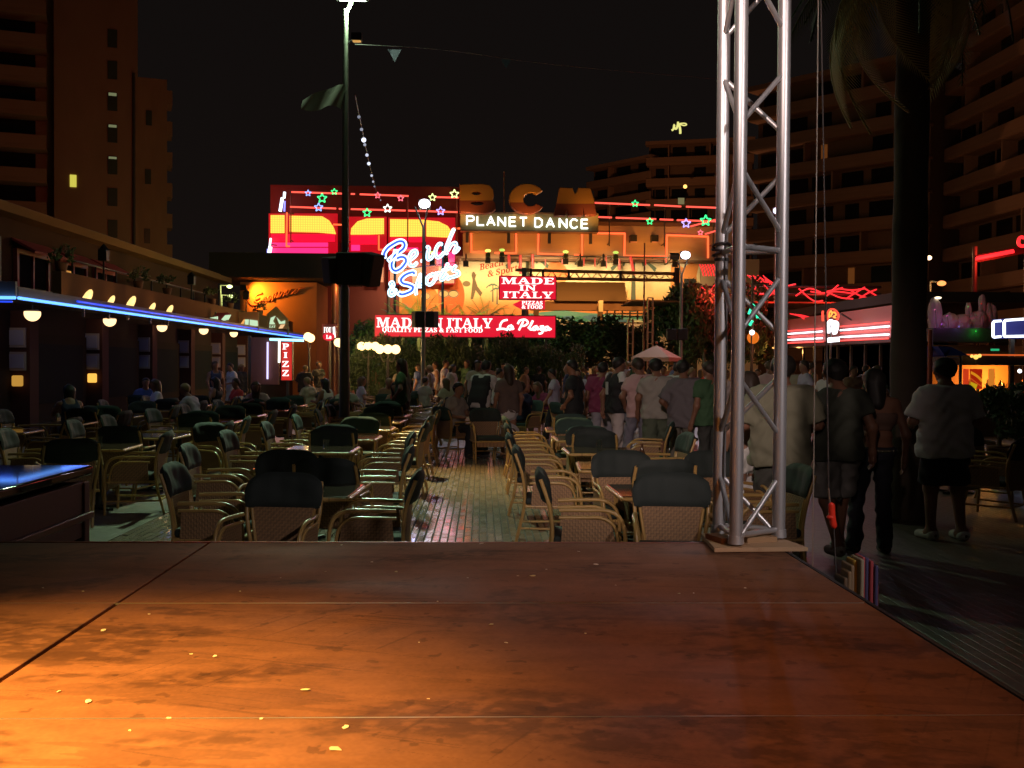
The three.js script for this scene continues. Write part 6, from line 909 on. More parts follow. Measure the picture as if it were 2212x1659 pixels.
{ // kiosk
  const t = thing('drinks_kiosk', 'orange lit drinks kiosk behind the person in white shirt', 'kiosk', [0, 0, 0]);
  const Z = 25, r = rectOf(ZS, 760, 1160, 1900, 1500, Z), back = S(0.5, 0.22, 0.06, 0.6);
  obj('back_wall', bx(r.w, 2.3, 0.1, r.cx, 1.15, -Z - 1.6), back, t); obj('roof', bx(r.w + 0.6, 0.2, 2.6, r.cx, r.y1 + 0.15, -Z - 0.7), S(0.05, 0.035, 0.03, 0.8), t); obj('roof_trim', bx(r.w + 0.6, 0.035, 0.03, r.cx, r.y1 + 0.3, -Z + 0.62), glow(1, 0.16, 0.03, 0.7), t);
  obj('counter', bx(r.w, r.y0, 0.5, r.cx, r.y0 / 2, -Z - 0.3), S(0.08, 0.04, 0.03, 0.5), t); obj('counter_top', bx(r.w + 0.1, 0.05, 0.6, r.cx, r.y0 + 0.028, -Z - 0.3), S(0.3, 0.14, 0.06, 0.2), t);
  const col = (x0, x1, m, name) => { const q = rectOf(ZS, x0, 1175, x1, 1440, Z - 0.1); return obj(name, slab(q, -Z + 0.05, 0.06), m, t); };
  col(820, 885, glow(1, 0.07, 0.015, 0.55), 'lit_sign_panel'); col(1150, 1228, glow(1, 0.3, 0.03, 0.6), 'lit_sign_panel');
  const poster = canvasTex(128, 192, (c, w, h) => { c.fillStyle = '#b02408'; c.fillRect(0, 0, w, h); c.strokeStyle = '#f0981c'; c.lineWidth = 26; c.beginPath(); c.moveTo(-10, 30); c.quadraticCurveTo(80, 60, 130, 120); c.stroke(); c.fillStyle = '#d8b018'; c.beginPath(); c.moveTo(0, 120); c.lineTo(80, 150); c.lineTo(60, 192); c.lineTo(0, 192); c.fill(); c.strokeStyle = '#e06020'; c.lineWidth = 10; c.beginPath(); c.moveTo(0, 90); c.lineTo(128, 170); c.stroke(); });
  { const q = rectOf(ZS, 905, 1178, 1060, 1440, Z - 0.1), m = new THREE.MeshStandardMaterial({ color: lin(0.02, 0.02, 0.02), emissive: lin(1, 1, 1), emissiveMap: poster, emissiveIntensity: 0.75 }); obj('lit_sign_poster', slab(q, -Z + 0.05, 0.06), m, t); }
  for (const x of [1450, 1555]) { const p = P(...ZS(x, 1205), Z + 0.2), l = obj('pendant_lamp', sp(0.05, p.x, p.y, p.z, 8), glow(0.85, 0.9, 1, 3), t); obj('lamp_cord', bar(p, V(p.x, r.y1 + 0.06, p.z), 0.006), mSteel, l); }
  pointLight(V(r.cx + 0.4, r.y1 - 0.35, -Z - 0.8), 1, 0.42, 0.08, 9, 8);
  const cord = P(...ZS(980, 1020), Z - 0.8); const fl = obj('flower_lamp', [sp(0.06, cord.x, cord.y, cord.z, 5), sp(0.045, cord.x + 0.09, cord.y + 0.03, cord.z, 5), sp(0.04, cord.x - 0.1, cord.y + 0.02, cord.z, 5)], glow(1, 0.6, 0.12, 1.4), t);
  obj('lamp_cord', bar(cord, V(cord.x, r.y1 + 0.1, cord.z), 0.008), mSteel, fl);
  const green = P(...ZS(1230, 925), Z - 0.3); obj('green_led_display', bx(0.2, 0.05, 0.03, green.x, green.y, green.z), glow(0.02, 0.5, 0.2, 0.8), t); obj('display_bracket', bar(V(green.x, green.y, green.z - 0.03), V(green.x, green.y - 0.25, green.z - 0.05), 0.012), mSteel, t);
  const kinds = [S(0.5, 0.25, 0.03, 0.1), S(0.1, 0.25, 0.08, 0.1), S(0.6, 0.55, 0.5, 0.08), S(0.3, 0.06, 0.03, 0.1)], bg = new THREE.LatheGeometry([[0.001, 0], [0.04, 0], [0.042, 0.18], [0.016, 0.24], [0.016, 0.3], [0.001, 0.3]].map(([a, b]) => new THREE.Vector2(a, b)), 10);
  for (let i = 0; i < 14; i++) { const o = obj('bottle', bg, kinds[i % 4]); o.position.set(r.x0 + 0.4 + i * 0.19, r.y0 + 0.0535, -Z - 0.35 + 0.1 * (i % 3)); tag(o, `${['amber', 'green', 'clear', 'red-brown'][i % 4]} bottle, ${nth(i)} from the left on the orange lit kiosk counter`, 'bottle', 'bottles on the kiosk counter'); }
  const aw = thing('blue_awning', 'dark blue slanted awning left of the kiosk roof', 'awning', [0, 0, 0]), A = P(...ZS(430, 880), 24), B = P(...ZS(830, 1000), 24); obj('awning_cloth', ext(poly([[A.x, A.y], [B.x - 0.4, A.y - 0.02], [B.x, B.y], [B.x - 0.6, B.y], [A.x + 0.2, A.y - 0.25]]), 1.6).translate(0, 0, -25.4), S(0.03, 0.05, 0.35, 0.8), aw); obj('awning_post', bar(V(A.x, 0, -24.2), V(A.x, A.y + 0.4, -24.2), 0.06), S(0.35, 0.05, 0.03, 0.6), aw); obj('awning_post', bar(V(B.x, 0, -24.2), V(B.x, B.y + 0.1, -24.2), 0.04), mSteel, aw);
}
{ // red neon on the apartment podium at the right edge
  const t = thing('red_neon_bar', 'slanted red neon bar and letter C at right edge', 'neon sign', [0, 0, 0]), red = glow(1, 0.02, 0.025, 2), Z = 48;
  obj('neon_tube', bar(P(...Z5(1885, 228), Z), P(...Z5(2142, 178), Z), 0.075), red, t); obj('neon_tube', bar(P(...Z5(1890, 215), Z + 0.1), P(...Z5(2140, 166), Z + 0.1), 0.03), red, t);
  obj('neon_letter', tube(path(Z5, [[2212, 85], [2190, 80], [2175, 100], [2178, 130], [2200, 142], [2220, 136]], Z), 0.08, 30, 6), red, t);
  const a = P(...Z5(1885, 228), Z + 0.4), b = P(...Z5(2240, 160), Z + 0.4); obj('backing', beam(a, b, 0.1, 0.35), S(0.1, 0.03, 0.03, 0.7), t); for (const p of [a, b]) obj('post', bar(V(p.x, 0, p.z - 0.1), V(p.x, p.y + 0.6, p.z - 0.1), 0.12), mSteel, t); pointLight(P(...Z5(2020, 215), Z - 0.6), 1, 0.04, 0.02, 20, 15);
}
// ------------------------------------------------------------------ blocks of flats
const concrete = tex(256, 256, (u, v) => { const k = 0.8 + 0.32 * fbm(u * 5, v * 11, 66, 5); return toS([0.4 * k, 0.29 * k, 0.21 * k]); });
const mFlat = new THREE.MeshStandardMaterial({ color: lin(0.8, 0.6, 0.5), map: concrete, roughness: 0.9 }), mFlat2 = new THREE.MeshStandardMaterial({ color: lin(0.5, 0.4, 0.34), map: concrete, roughness: 0.9 });
const pane = S(0.012, 0.011, 0.012, 0.15);
function flats(t, A, B, depth, floors, fh, y0, bays, lit = []) { // front runs from A to B (x, z); balcony fronts stand proud, windows lie in the recess
  const dx = B[0] - A[0], dz = B[1] - A[1], L = Math.hypot(dx, dz), turn = Math.atan2(-dz, dx), wing = new THREE.Group(); wing.name = 'wing'; wing.position.set(A[0], 0, A[1]); wing.rotation.y = turn; t.add(wing);
  obj('core', bx(L, y0 + floors * fh, depth, L / 2, (y0 + floors * fh) / 2, -depth / 2 - 1.2), mFlat2, wing);
  for (let f = 0; f < floors; f++) {
    const y = y0 + f * fh;
    obj('balcony', [rb(L + 0.6, 1.15, 0.22, 0.08, L / 2, y + 0.55, 0.1, 1), bx(L + 0.4, 0.2, 1.4, L / 2, y + 0.02, -0.6)], mFlat, wing);
    for (let k = 0; k < bays; k++) { if (hash(k, f, 3) < 0.28) continue; const x = (k + 0.5) * L / bays, w = L / bays * (0.45 + 0.4 * hash(k, f, 9)); obj(lit.includes(f * 100 + k) ? 'lit_window' : 'window', bx(lit.includes(f * 100 + k) ? 0.6 : w, 1.5, 0.12, x, y + 1.95, -1.16), lit.includes(f * 100 + k) ? glow(1, 0.3, 0.06, 0.1) : pane, wing); if (hash(k, f, 5) < 0.4) obj('divider', bx(0.18, fh - 0.2, 1.2, x + L / bays / 2, y + fh / 2, -0.6), mFlat, wing); }
  }
  obj('roof_edge', bx(L + 0.8, 0.5, 1.8, L / 2, y0 + floors * fh + 0.2, -0.7), mFlat, wing);
}
{
  const t = thing('apartment_block', 'block of flats with long balconies behind the truss tower and palm', 'building', [0, 0, 0]);
  const a = P(1618, 785, 101), b = P(1990, 785, 88), c = P(2040, 785, 90), d = P(2420, 785, 66);
  flats(t, [a.x, a.z], [b.x, b.z], 14, 9, 2.95, 2.2, 6, [602, 203]); flats(t, [c.x, c.z], [d.x, d.z], 14, 10, 2.95, 2.2, 8, []);
  const o = thing('distant_apartments', 'distant stepped block of flats behind the club roof', 'building', [0, 0, 0]);
  const e = P(1268, 785, 160), f = P(1400, 785, 150), g = P(1396, 785, 150), h = P(1620, 785, 146); flats(o, [e.x, e.z], [f.x, f.z], 12, 10, 3, 2, 3); flats(o, [g.x, g.z], [h.x, h.z], 14, 10.0, 3.05, 3.4, 5, []);
  const lw = P(1480, 403, 144.5), lb = obj('balcony_lamp', sp(0.28, lw.x, lw.y, lw.z, 6), glow(1, 0.5, 0.12, 2.4), o); obj('lit_window', bx(0.9, 0.9, 0.1, lw.x, lw.y - 1.6, -147.3), glow(0.5, 0.45, 0.2, 0.35), o);
}
{
  // both blocks are turned so that only their fronts face the plaza
  const th = 0.33, wall = new THREE.MeshStandardMaterial({ color: lin(0.85, 0.66, 0.55), map: concrete, roughness: 0.9 }), H = 42, fh = 2.72, dim = S(0.06, 0.07, 0.05, 0.3), pale = glow(0.55, 0.6, 0.3, 0.28);
  const front = (px, Z) => { const o = P(px, 785, Z); return { o, x: (q) => { const v = ray(q, 785), c = Math.cos(th), sn = Math.sin(th), det = v.x * sn + v.z * c; return (v.x * (o.z - 0) - v.z * o.x) / det * 1; }, y: (q, py, lx) => P(q, py, -(o.z - lx * Math.sin(th))).y }; };
  const A = front(298, 88), t = thing('tower_block', 'tall dark block of flats with one lit window at the left edge', 'building', [A.o.x, 0, A.o.z], th);
  const l = A.x(-260), m = A.x(118), r = 0;
  obj('wall', bx(r - m, H, 12, (r + m) / 2, H / 2, -6), wall, t); obj('wall', bx(m - l, H, 11, (l + m) / 2, H / 2, -7), wall, t);
  for (let f = 1; f < 15; f++) { obj('balcony', [bx(m - l - 0.5, 1.1, 0.2, (l + m) / 2 - 0.3, f * fh + 0.5, 0.6), bx(m - l - 0.5, 0.2, 2.1, (l + m) / 2 - 0.3, f * fh, -0.4)], wall, t); obj('window', bx(m - l - 3, 1.4, 0.1, (l + m) / 2, f * fh + 1.9, -1.46), pane, t); }
  const x = A.x(244); for (let f = 0; f < 11; f++) { const y = A.y(244, 205 + (f - 2) * 68.5, x); if (y < 1 || y > H) continue; const w = obj('window', bx(0.75, 1.5, 0.08, x, y - 0.6, 0.05), dim, t); if (f > 1 && f < 5) obj('lit_window_strip', bx(0.62, 0.24 - (f - 2) * 0.03, 0.04, x, y + 0.02, 0.11), pale, w); }
  const xx = A.x(159); obj('lit_window', bx(0.5, 1.0, 0.08, xx, A.y(159, 391, xx), 0.05), glow(0.8, 0.72, 0.1, 0.8), t); obj('drain_pipe', bar(V(-0.3, 0, 0.15), V(-0.3, 26, 0.15), 0.12), S(0.05, 0.04, 0.035, 0.7), t);
  const B = front(361, 92), u = thing('stepped_block', 'lower brown block of flats joined to the tall left tower', 'building', [B.o.x, 0, B.o.z], th), l2 = B.x(286), H2 = B.y(330, 172, 0);
  obj('wall', bx(-l2, H2, 10, l2 / 2, H2 / 2, -5), wall, u); for (let f = 1; f * fh < H2 - 1; f++) obj('balcony', bx(0.7, 1.25, 2.4, 0.1, f * fh + 0.6, -1.25), wall, u);
  for (const [px, py] of [[322, 255], [320, 382], [318, 510]]) { const q = B.x(px); obj('window', bx(0.5, 1.3, 0.1, q, B.y(px, py, q), 0.03), dim, u); }
}
// ------------------------------------------------------------------ trees, hedge, palms
const leafM = [[0.05, 0.09, 0.025], [0.035, 0.07, 0.02], [0.07, 0.1, 0.03]].map((c) => new THREE.MeshPhysicalMaterial({ color: lin(...c), roughness: 0.65, transmission: 0.25, thickness: 0 }));
const barkM = S(0.12, 0.08, 0.05, 0.9, 0, { bumpMap: tex(64, 128, (u, v) => { const k = fbm(u * 10, v * 20, 8, 4); return [k, k, k]; }, false), bumpScale: 0.02 });
function leafCloud(n, rx, ry, rz, cy0, size, clumps = 12) {
  const pos = [], c = []; for (let i = 0; i < clumps; i++) { const a = rnd() * 6.283, e = rr(-0.75, 1), k = rr(0.45, 0.85); c.push([Math.cos(a) * k * rx * Math.sqrt(1 - e * e * 0.6), e * k * ry, Math.sin(a) * k * rz, rr(0.28, 0.5)]); }
  for (let i = 0; i < n; i++) { const q = c[i % clumps], d = V(rnd() - 0.5, rnd() - 0.5, rnd() - 0.5).normalize().multiplyScalar(Math.pow(rnd(), 0.4) * q[3]), o = V(q[0] + d.x * rx, cy0 + q[1] + d.y * ry, q[2] + d.z * rz), u = V(rnd() - 0.5, rnd() - 0.2, rnd() - 0.5).normalize(), w = V(rnd() - 0.5, rnd() - 0.5, rnd() - 0.5).cross(u).normalize(), s = size * rr(0.6, 1.3), a = o.clone().addScaledVector(u, s), l = o.clone().addScaledVector(w, s * 0.35), r = o.clone().addScaledVector(w, -s * 0.35), b = o.clone().addScaledVector(u, -s * 0.7); for (const t of [a, l, r, r, l, b]) pos.push(t.x, t.y, t.z); }
  const g = new THREE.BufferGeometry(); g.setAttribute('position', new THREE.Float32BufferAttribute(pos, 3)); g.computeVertexNormals(); g.setAttribute('uv', new THREE.Float32BufferAttribute(new Float32Array(pos.length / 3 * 2), 2)); return g;
}
{
  const protos = [0, 1, 2].map((k) => leafCloud(4200, 1, 1, 1, 0, 0.085, 16));
  const spots = [[830, 765, 46, 1.9, 1.5], [930, 765, 50, 2.2, 1.3], [1030, 752, 52, 2.4, 1.5], [1130, 750, 50, 2.3, 1.6], [1235, 752, 48, 2.4, 1.6], [1320, 762, 51, 2.4, 1.6], [1400, 765, 53, 2.4, 1.7], [1500, 722, 47, 2.2, 2.2], [1548, 705, 44, 2.0, 2.4], [1590, 735, 46, 2.0, 1.8]];
  spots.forEach(([px, py, Z, rx, ry], i) => {
    const c = P(px, py, Z), t = thing('plaza_tree', `dark bushy tree, ${nth(i)} from the left in the line before the club`, 'tree', [c.x, 0, c.z], 0, 'trees before the club');
    const cr = obj('crown', protos[i % 3], leafM[i % 3], t); cr.position.y = c.y; cr.scale.set(rx, ry, rx); cr.rotation.y = i * 1.3;
    const tr = obj('trunk', [bar(V(0, 0, 0), V(0.05, c.y * 0.7, 0), 0.14, 0.09), ...[0, 1, 2, 3].map((k) => bar(V(0.05, c.y * 0.68, 0), V(Math.cos(k * 1.6) * rx * 0.5, c.y + ry * 0.3, Math.sin(k * 1.6) * rx * 0.5), 0.07, 0.02))], barkM, t);
  });
  for (let i = 0; i < 9; i++) { const c = P(812 + i * 50, 785, 36.6), t = thing('hedge_bush', `dark leafy bush, ${nth(i)} from the left under the long red lightbox`, 'bush', [c.x, 0, c.z - (i % 2) * 0.4], 0, 'bushes under the lightbox'); const cr = obj('foliage', protos[i % 3], leafM[(i + 1) % 3], t); cr.position.y = 1.35; cr.scale.set(1.0, 1.35 + 0.18 * Math.sin(i * 2.3), 0.8); cr.rotation.y = i * 2.1; obj('stem', bar(V(0, 0, 0), V(0, 1.4, 0), 0.06, 0.03), barkM, t); }
}
function frond(L, droop, n = 22, w = 0.28) { // one feather leaf along +x, arching down
  const geo = [], spine = []; for (let i = 0; i <= 8; i++) { const k = i / 8; spine.push(V(L * k * (1 - 0.25 * k * droop), L * (0.35 * k - 0.75 * k * k * droop), 0)); }
  const c = new THREE.CatmullRomCurve3(spine); geo.push(tube(spine, 0.012 * L / 2, 10, 4));
  const pos = []; for (let i = 2; i < n; i++) for (const s of [-1, 1]) { const k = i / n, p = c.getPoint(k), t = c.getTangent(k), l = w * L * 0.75 * Math.sin(PI * Math.min(1, k * 0.8 + 0.2)) + 0.05, tip = p.clone().addScaledVector(t, l * 0.5).add(V(0, -l * 0.45 * droop, s * l * 0.75)), h = t.clone().multiplyScalar(0.0075 * L); for (const q of [p.clone().sub(h), p.clone().add(h), tip]) pos.push(q.x, q.y, q.z); }
  const g = new THREE.BufferGeometry(); g.setAttribute('position', new THREE.Float32BufferAttribute(pos, 3)); g.computeVertexNormals(); g.setAttribute('uv', new THREE.Float32BufferAttribute(new Float32Array(pos.length / 3 * 2), 2)); geo.push(g); return mg(geo);
}
{ // small fan palms before the signs
  const green = new THREE.MeshPhysicalMaterial({ color: lin(0.1, 0.2, 0.03), roughness: 0.55, transmission: 0.25, thickness: 0 });
  const fr = [frond(1.6, 0.5), frond(1.5, 0.8), frond(1.4, 0.25)];
  [[870, 690, 43, 1.1], [905, 680, 42, 1.25], [960, 688, 42.5, 1.0], [1015, 690, 42, 1.05], [1050, 682, 43, 1.15], [1095, 695, 43, 0.9]].forEach(([px, py, Z, s], i) => { const c = P(px, py, Z), t = thing('small_palm', `small bright green palm, ${nth(i)} from the left above the long red lightbox`, 'palm', [c.x, 0, c.z], i, 'small palms above the lightbox'); obj('trunk', bar(V(0, 0, 0), V(0, c.y - 0.3, 0), 0.11, 0.08), barkM, t); for (let k = 0; k < 13; k++) { const f = obj('frond', fr[k % 3], green, t); f.position.y = c.y - 0.35; f.rotation.set(0, k * 2.4, 0.55 + 0.35 * Math.sin(k * 1.7)); f.rotation.order = 'YXZ'; f.scale.setScalar(0.85 * s); } });
  const lp = P(930, 715, 41.2); for (const dx of [-1.6, 0.2, 2.2]) { const q = V(lp.x + dx, lp.y + 0.35, -40.2), o = thing('added_palm_light', `added green spotlight ${dx < 0 ? 'left' : dx < 1 ? 'middle' : 'right'} of three under the palms`, 'spotlight', [q.x, 0, q.z]); obj('lamp_stake', bar(V(0, 0, 0), V(0, q.y - 0.05, 0), 0.02), S(0.03, 0.03, 0.03, 0.6), o); obj('lamp_head', sp(0.06, 0, q.y, 0, 6), glow(0.6, 1, 0.3, 0.8), o); pointLight(q, 0.75, 1, 0.3, 15, 2); }  // three lights added in front of the palms to brighten their fronds
}
{ // tall palm by the walkway
  const Z = 11.3, b = P(1962, 785, Z), t = thing('tall_palm', 'tall palm with a dark trunk and dry fronds beside the walkway', 'palm', [b.x, 0, b.z]);
  const tr = tex(64, 256, (u, v) => { const k = 0.4 + 0.6 * Math.abs(((v * 18 + 0.2 * Math.sin(u * 6.28)) % 1) - 0.5) * 2 * (0.6 + 0.6 * fbm(u * 8, v * 30, 4, 3)); return [k, k, k]; }, false);
  const bark = S(0.07, 0.05, 0.035, 0.95, 0, { bumpMap: tr, bumpScale: 0.03 }), pts = Array.from({ length: 15 }, (_, i) => { const k = i / 14; return new THREE.Vector2((k < 0.06 ? 0.26 - k : 0.195 - 0.02 * k) + 0.008 * Math.sin(i * 2.1), k * 6.45); });
  obj('trunk', new THREE.LatheGeometry(pts, 20), bark, t);
  const dry = new THREE.MeshPhysicalMaterial({ color: lin(0.45, 0.34, 0.1), roughness: 0.7, transmission: 0.2, thickness: 0 }), grn = new THREE.MeshPhysicalMaterial({ color: lin(0.06, 0.09, 0.03), roughness: 0.6, transmission: 0.2, thickness: 0 });
  const big = [frond(1.9, 0.9, 46, 0.3), frond(2.0, 1.15, 46, 0.28), frond(1.7, 1.3, 40, 0.3)], CY = 6.35;
  for (let k = 0; k < 30; k++) { const f = obj('frond', big[k % 3], grn, t); f.position.set(0, CY + 0.1 * Math.sin(k), 0); f.rotation.order = 'YXZ'; f.rotation.set(0, k * 2.4, 1.0 - 1.3 * (k / 30)); }
  // withered leaves that hang against the trunk and into view
  [[2.75, -1.0, 1.05], [2.5, -1.15, 0.95], [3.05, -0.8, 1.1], [2.2, -0.75, 0.9], [3.4, -1.2, 0.8], [0.3, -1.05, 0.95], [0.0, -1.2, 0.8], [0.6, -0.85, 0.9], [-0.25, -0.95, 0.7], [1.6, -1.2, 0.8], [-1.4, -1.2, 0.8]].forEach(([a, d, sc], i) => { const f = obj('dry_frond', big[i % 3], dry, t); f.position.set(Math.cos(a) * 0.32, CY - 0.1, -Math.sin(a) * 0.32); f.rotation.order = 'YXZ'; f.rotation.set(0.2 * Math.sin(i * 2), a, d); f.scale.setScalar(sc * 1.1); });
}
{ // pots of greenery and iron lanterns along the restaurant parapet
  const leaf = [0, 1].map(() => leafCloud(150, 0.34, 0.3, 0.34, 0.42, 0.07, 6)), iron = S(0.02, 0.02, 0.02, 0.6, 0.4), pot = new THREE.LatheGeometry([[0.001, 0], [0.1, 0], [0.14, 0.2], [0.12, 0.2], [0.1, 0.16], [0.001, 0.16]].map(([a, b]) => new THREE.Vector2(a, b)), 12);
  for (let i = 0; i < 9; i++) { const z = -22.6 - i * 2.5, t = thing(i % 3 === 1 ? 'iron_lantern' : 'parapet_plant', i % 3 === 1 ? `unlit iron lantern on the roof parapet, object ${nth(i)} from the stage` : `dark potted plant on the roof parapet, object ${nth(i)} from the stage`, i % 3 === 1 ? 'lantern' : 'plant', [-9.15, 3.665, z], 0, 'pots and lanterns on the parapet');
    if (i % 3 === 1) { obj('lantern_post', cy(0.03, 0.02, 0.5, 0, 0, 0), iron, t); obj('lantern_cage', [bx(0.2, 0.26, 0.2, 0, 0.62, 0), cy(0.15, 0.02, 0.14, 0, 0.75, 0, 4)], iron, t); } else { obj('foliage', leaf[i % 2], leafM[i % 3], t); obj('pot', pot, S(0.12, 0.05, 0.03, 0.85), t); } }
}
{ // shrubs at the right edge
  [[2195, 905, 15.5, 0.5], [2160, 880, 18, 0.5]].forEach(([px, py, Z, s], i) => { const c = P(px, py, Z), t = thing('potted_shrub', `dark shrub, ${nth(i)} of the clump at the right edge`, 'shrub', [c.x, 0, c.z], 0, 'shrubs at the right edge'); const cr = obj('crown', leafCloud(700, s, s * 0.8, s, Math.max(0.5, c.y), 0.09, 9), leafM[i % 3], t); obj('stem', bar(V(0, 0, 0), V(0, Math.max(0.5, c.y), 0), 0.05, 0.02), barkM, t); obj('pot', new THREE.LatheGeometry([[0.001, 0], [0.16, 0], [0.22, 0.32], [0.24, 0.34], [0.2, 0.34], [0.18, 0.28], [0.001, 0.28]].map(([a, b]) => new THREE.Vector2(a, b)), 16), S(0.2, 0.09, 0.05, 0.8), t); });
}
// ------------------------------------------------------------------ lamp posts
const poleM = S(0.16, 0.17, 0.15, 0.5, 0.4);
{ // tall pole with the green-white flood at the picture's top
  const Z = 20, f = P(744, 900, Z), top = P(765, 20, Z), t = thing('flood_pole', 'tall grey pole with a greenish floodlight on top left of aisle', 'lamp post', [f.x, 0, -Z]);
  obj('pole', [cy(0.11, 0.085, 3.2, 0, 0, 0, 16), cy(0.07, 0.05, top.y - 3.2, 0, 3.2, 0, 16), cy(0.17, 0.15, 0.12, 0, 0, 0, 16)], poleM, t);
  const hd = P(764, 6, Z).sub(t.position); const h = obj('lamp_housing', bx(0.6, 0.14, 0.42, hd.x, hd.y + 0.11, 0, 0, 0.35), S(0.1, 0.1, 0.1, 0.5), t); obj('lamp_glass', bx(0.5, 0.03, 0.34, hd.x, hd.y + 0.035, 0.03, 0, 0.35), glow(0.8, 1, 0.75, 5), h); obj('lamp_neck', bar(V(0, top.y - 0.1, 0), V(hd.x, hd.y + 0.15, -0.05), 0.04), poleM, t);
  spotLight(V(f.x + hd.x, hd.y - 0.06, -Z + 0.1), V(-1.6, 0, -12.3), 0.62, 1, 0.6, 330, 0.44, 0.7, 6); pointLight(V(f.x + hd.x, hd.y - 0.1, -Z + 0.12), 0.7, 1, 0.6, 26, 4);
  // loudspeaker cluster with an amber flood
  const sk = S(0.012, 0.012, 0.013, 0.7); [[722, 583, 0.36, 0.5, 0.35, 0.6, 0.08], [757, 580, 0.5, 0.62, 0.45, 0, 0], [799, 582, 0.34, 0.62, 0.4, -0.5, -0.2]].forEach(([px, py, w, hh, d, a, zt]) => { const p = P(px, py, Z - 0.2).sub(t.position); const s = obj('speaker', rb(w, hh, d, 0.03, 0, 0, 0), sk, t); s.position.copy(p); s.rotation.set(0.12, a, zt); obj('speaker_grille', bx(w * 0.85, hh * 0.88, 0.02, 0, 0, d / 2 + 0.008), S(0.02, 0.02, 0.02, 0.9), s); });
  const br = obj('speaker_bracket', bar(V(-0.35, 3.65, 0.05), V(0.5, 3.65, 0.05), 0.03), poleM, t);
  const am = V(f.x + 0.24, 7.86, -Z + 0.2); const ah = obj('amber_flood_lamp', [bx(0.2, 0.14, 0.14, 0.24, 7.96, 0.2), bar(V(0.05, 7.9, 0), V(0.24, 7.98, 0.18), 0.015)], sk, t); obj('lamp_glass', bx(0.15, 0.015, 0.1, 0.24, 7.882, 0.2), glow(1, 0.5, 0.12, 0.6), ah);
  spotLight(V(am.x, am.y - 0.06, am.z), V(-0.35, 0, -15.3), 1, 0.58, 0.15, 330, 0.27, 0.9, 4);
  // torn flag
  const g = new THREE.PlaneGeometry(0.85, 0.48, 24, 14), p = g.attributes.position; for (let i = 0; i < p.count; i++) { const x = p.getX(i), y = p.getY(i), k = (0.425 - x) / 0.85; p.setXYZ(i, x, y * (1 - 0.55 * k) - 0.08 * k + 0.06 * Math.sin(k * 5), 0.1 * Math.sin(k * 9 + y * 5)); } g.computeVertexNormals(); const fp = P(700, 212, Z);
  const fl = obj('flag', g, new THREE.MeshPhysicalMaterial({ color: lin(0.08, 0.09, 0.07), roughness: 0.9, transmission: 0.3, thickness: 0, side: THREE.DoubleSide })); fl.position.set(fp.x, fp.y, -Z); tag(fl, 'torn pale flag flying from the tall flood pole', 'flag');
  const e = thing('light_string', 'sagging string of small lights from the tall pole to club roof', 'light string', [0, 0, 0]); const a = P(767, 205, 20), b = P(824, 432, 66), pts = []; for (let i = 0; i <= 12; i++) { const k = i / 12; pts.push(V(a.x + (b.x - a.x) * k, a.y + (b.y - a.y) * k - 0.5 * Math.sin(PI * k), a.z + (b.z - a.z) * k)); } obj('wire', tube(pts, 0.012, 40, 4), S(0.05, 0.04, 0.04, 0.7), e);
  const cv = new THREE.CatmullRomCurve3(pts); [[0.05, 0.3], [0.09, 0.4], [0.13, 2], [0.15, 0.5], [0.2, 0.9], [0.25, 1.3], [0.34, 0.8], [0.4, 0.6], [0.46, 0.3], [0.9, 0.4]].forEach(([k, s]) => { const q = cv.getPoint(k); obj('bulb', sp(0.03 + 0.03 * Math.min(1, s * 0.6), q.x, q.y - 0.06, q.z, 5), glow(0.75, 0.8, 1, s), e); });
  // faint bunting on a second line
  const u = thing('bunting_line', 'slack line with two faint pennants high over the plaza', 'bunting', [0, 0, 0]), l0 = P(767, 96, 20), l1 = P(1600, 175, 44); obj('line', tube([l0, P(950, 107, 24), P(1200, 140, 32), l1], 0.008, 30, 4), S(0.08, 0.08, 0.08, 0.8), u); for (const [px, py, zz] of [[838, 105, 21.5], [1082, 126, 27.5]]) { const q = P(px, py, zz); obj('pennant', ext(poly([[0, 0], [0.28, 0], [0.14, -0.26]]), 0.006).translate(q.x, q.y - 0.02, q.z), S(0.03, 0.03, 0.05, 0.9), u); } obj('end_post', bar(V(l1.x, 0, l1.z), V(l1.x, l1.y + 0.1, l1.z), 0.06), mSteel, u);
}
function flood(px, footY, hx, hy, Z, rgb, k, cd, label, extra) {
  const f = P(px, 785, Z), h = P(hx, hy, Z), t = thing('flood_lamp_post', label, 'lamp post', [f.x, 0, -Z]), top = h.sub(t.position);
  obj('pole', [cy(0.075, 0.05, top.y - 0.75, 0, 0, 0, 14), cy(0.14, 0.12, 0.1, 0, 0, 0, 14)], poleM, t);
  obj('fork', [bar(V(0, top.y - 0.78, 0), V(top.x - 0.3, top.y - 0.1, 0), 0.028), bar(V(0, top.y - 0.78, 0), V(top.x + 0.1, top.y - 0.12, 0), 0.028)], poleM, t);
  const hd = obj('lamp_housing', bx(0.36, 0.3, 0.14, top.x, top.y, -0.12), S(0.08, 0.08, 0.08, 0.5), t); obj('lamp_glass', sp(0.17, top.x, top.y, -0.01, 8, 1.05, 0.85, 0.4), glow(...rgb, k), hd);
  const p = V(f.x + top.x, top.y, -Z + 0.14); spotLight(p, V(p.x, 0, -Z + 8), ...rgb, cd, 1.3, 0.8, 8); if (extra) extra(t, top); return t;
}
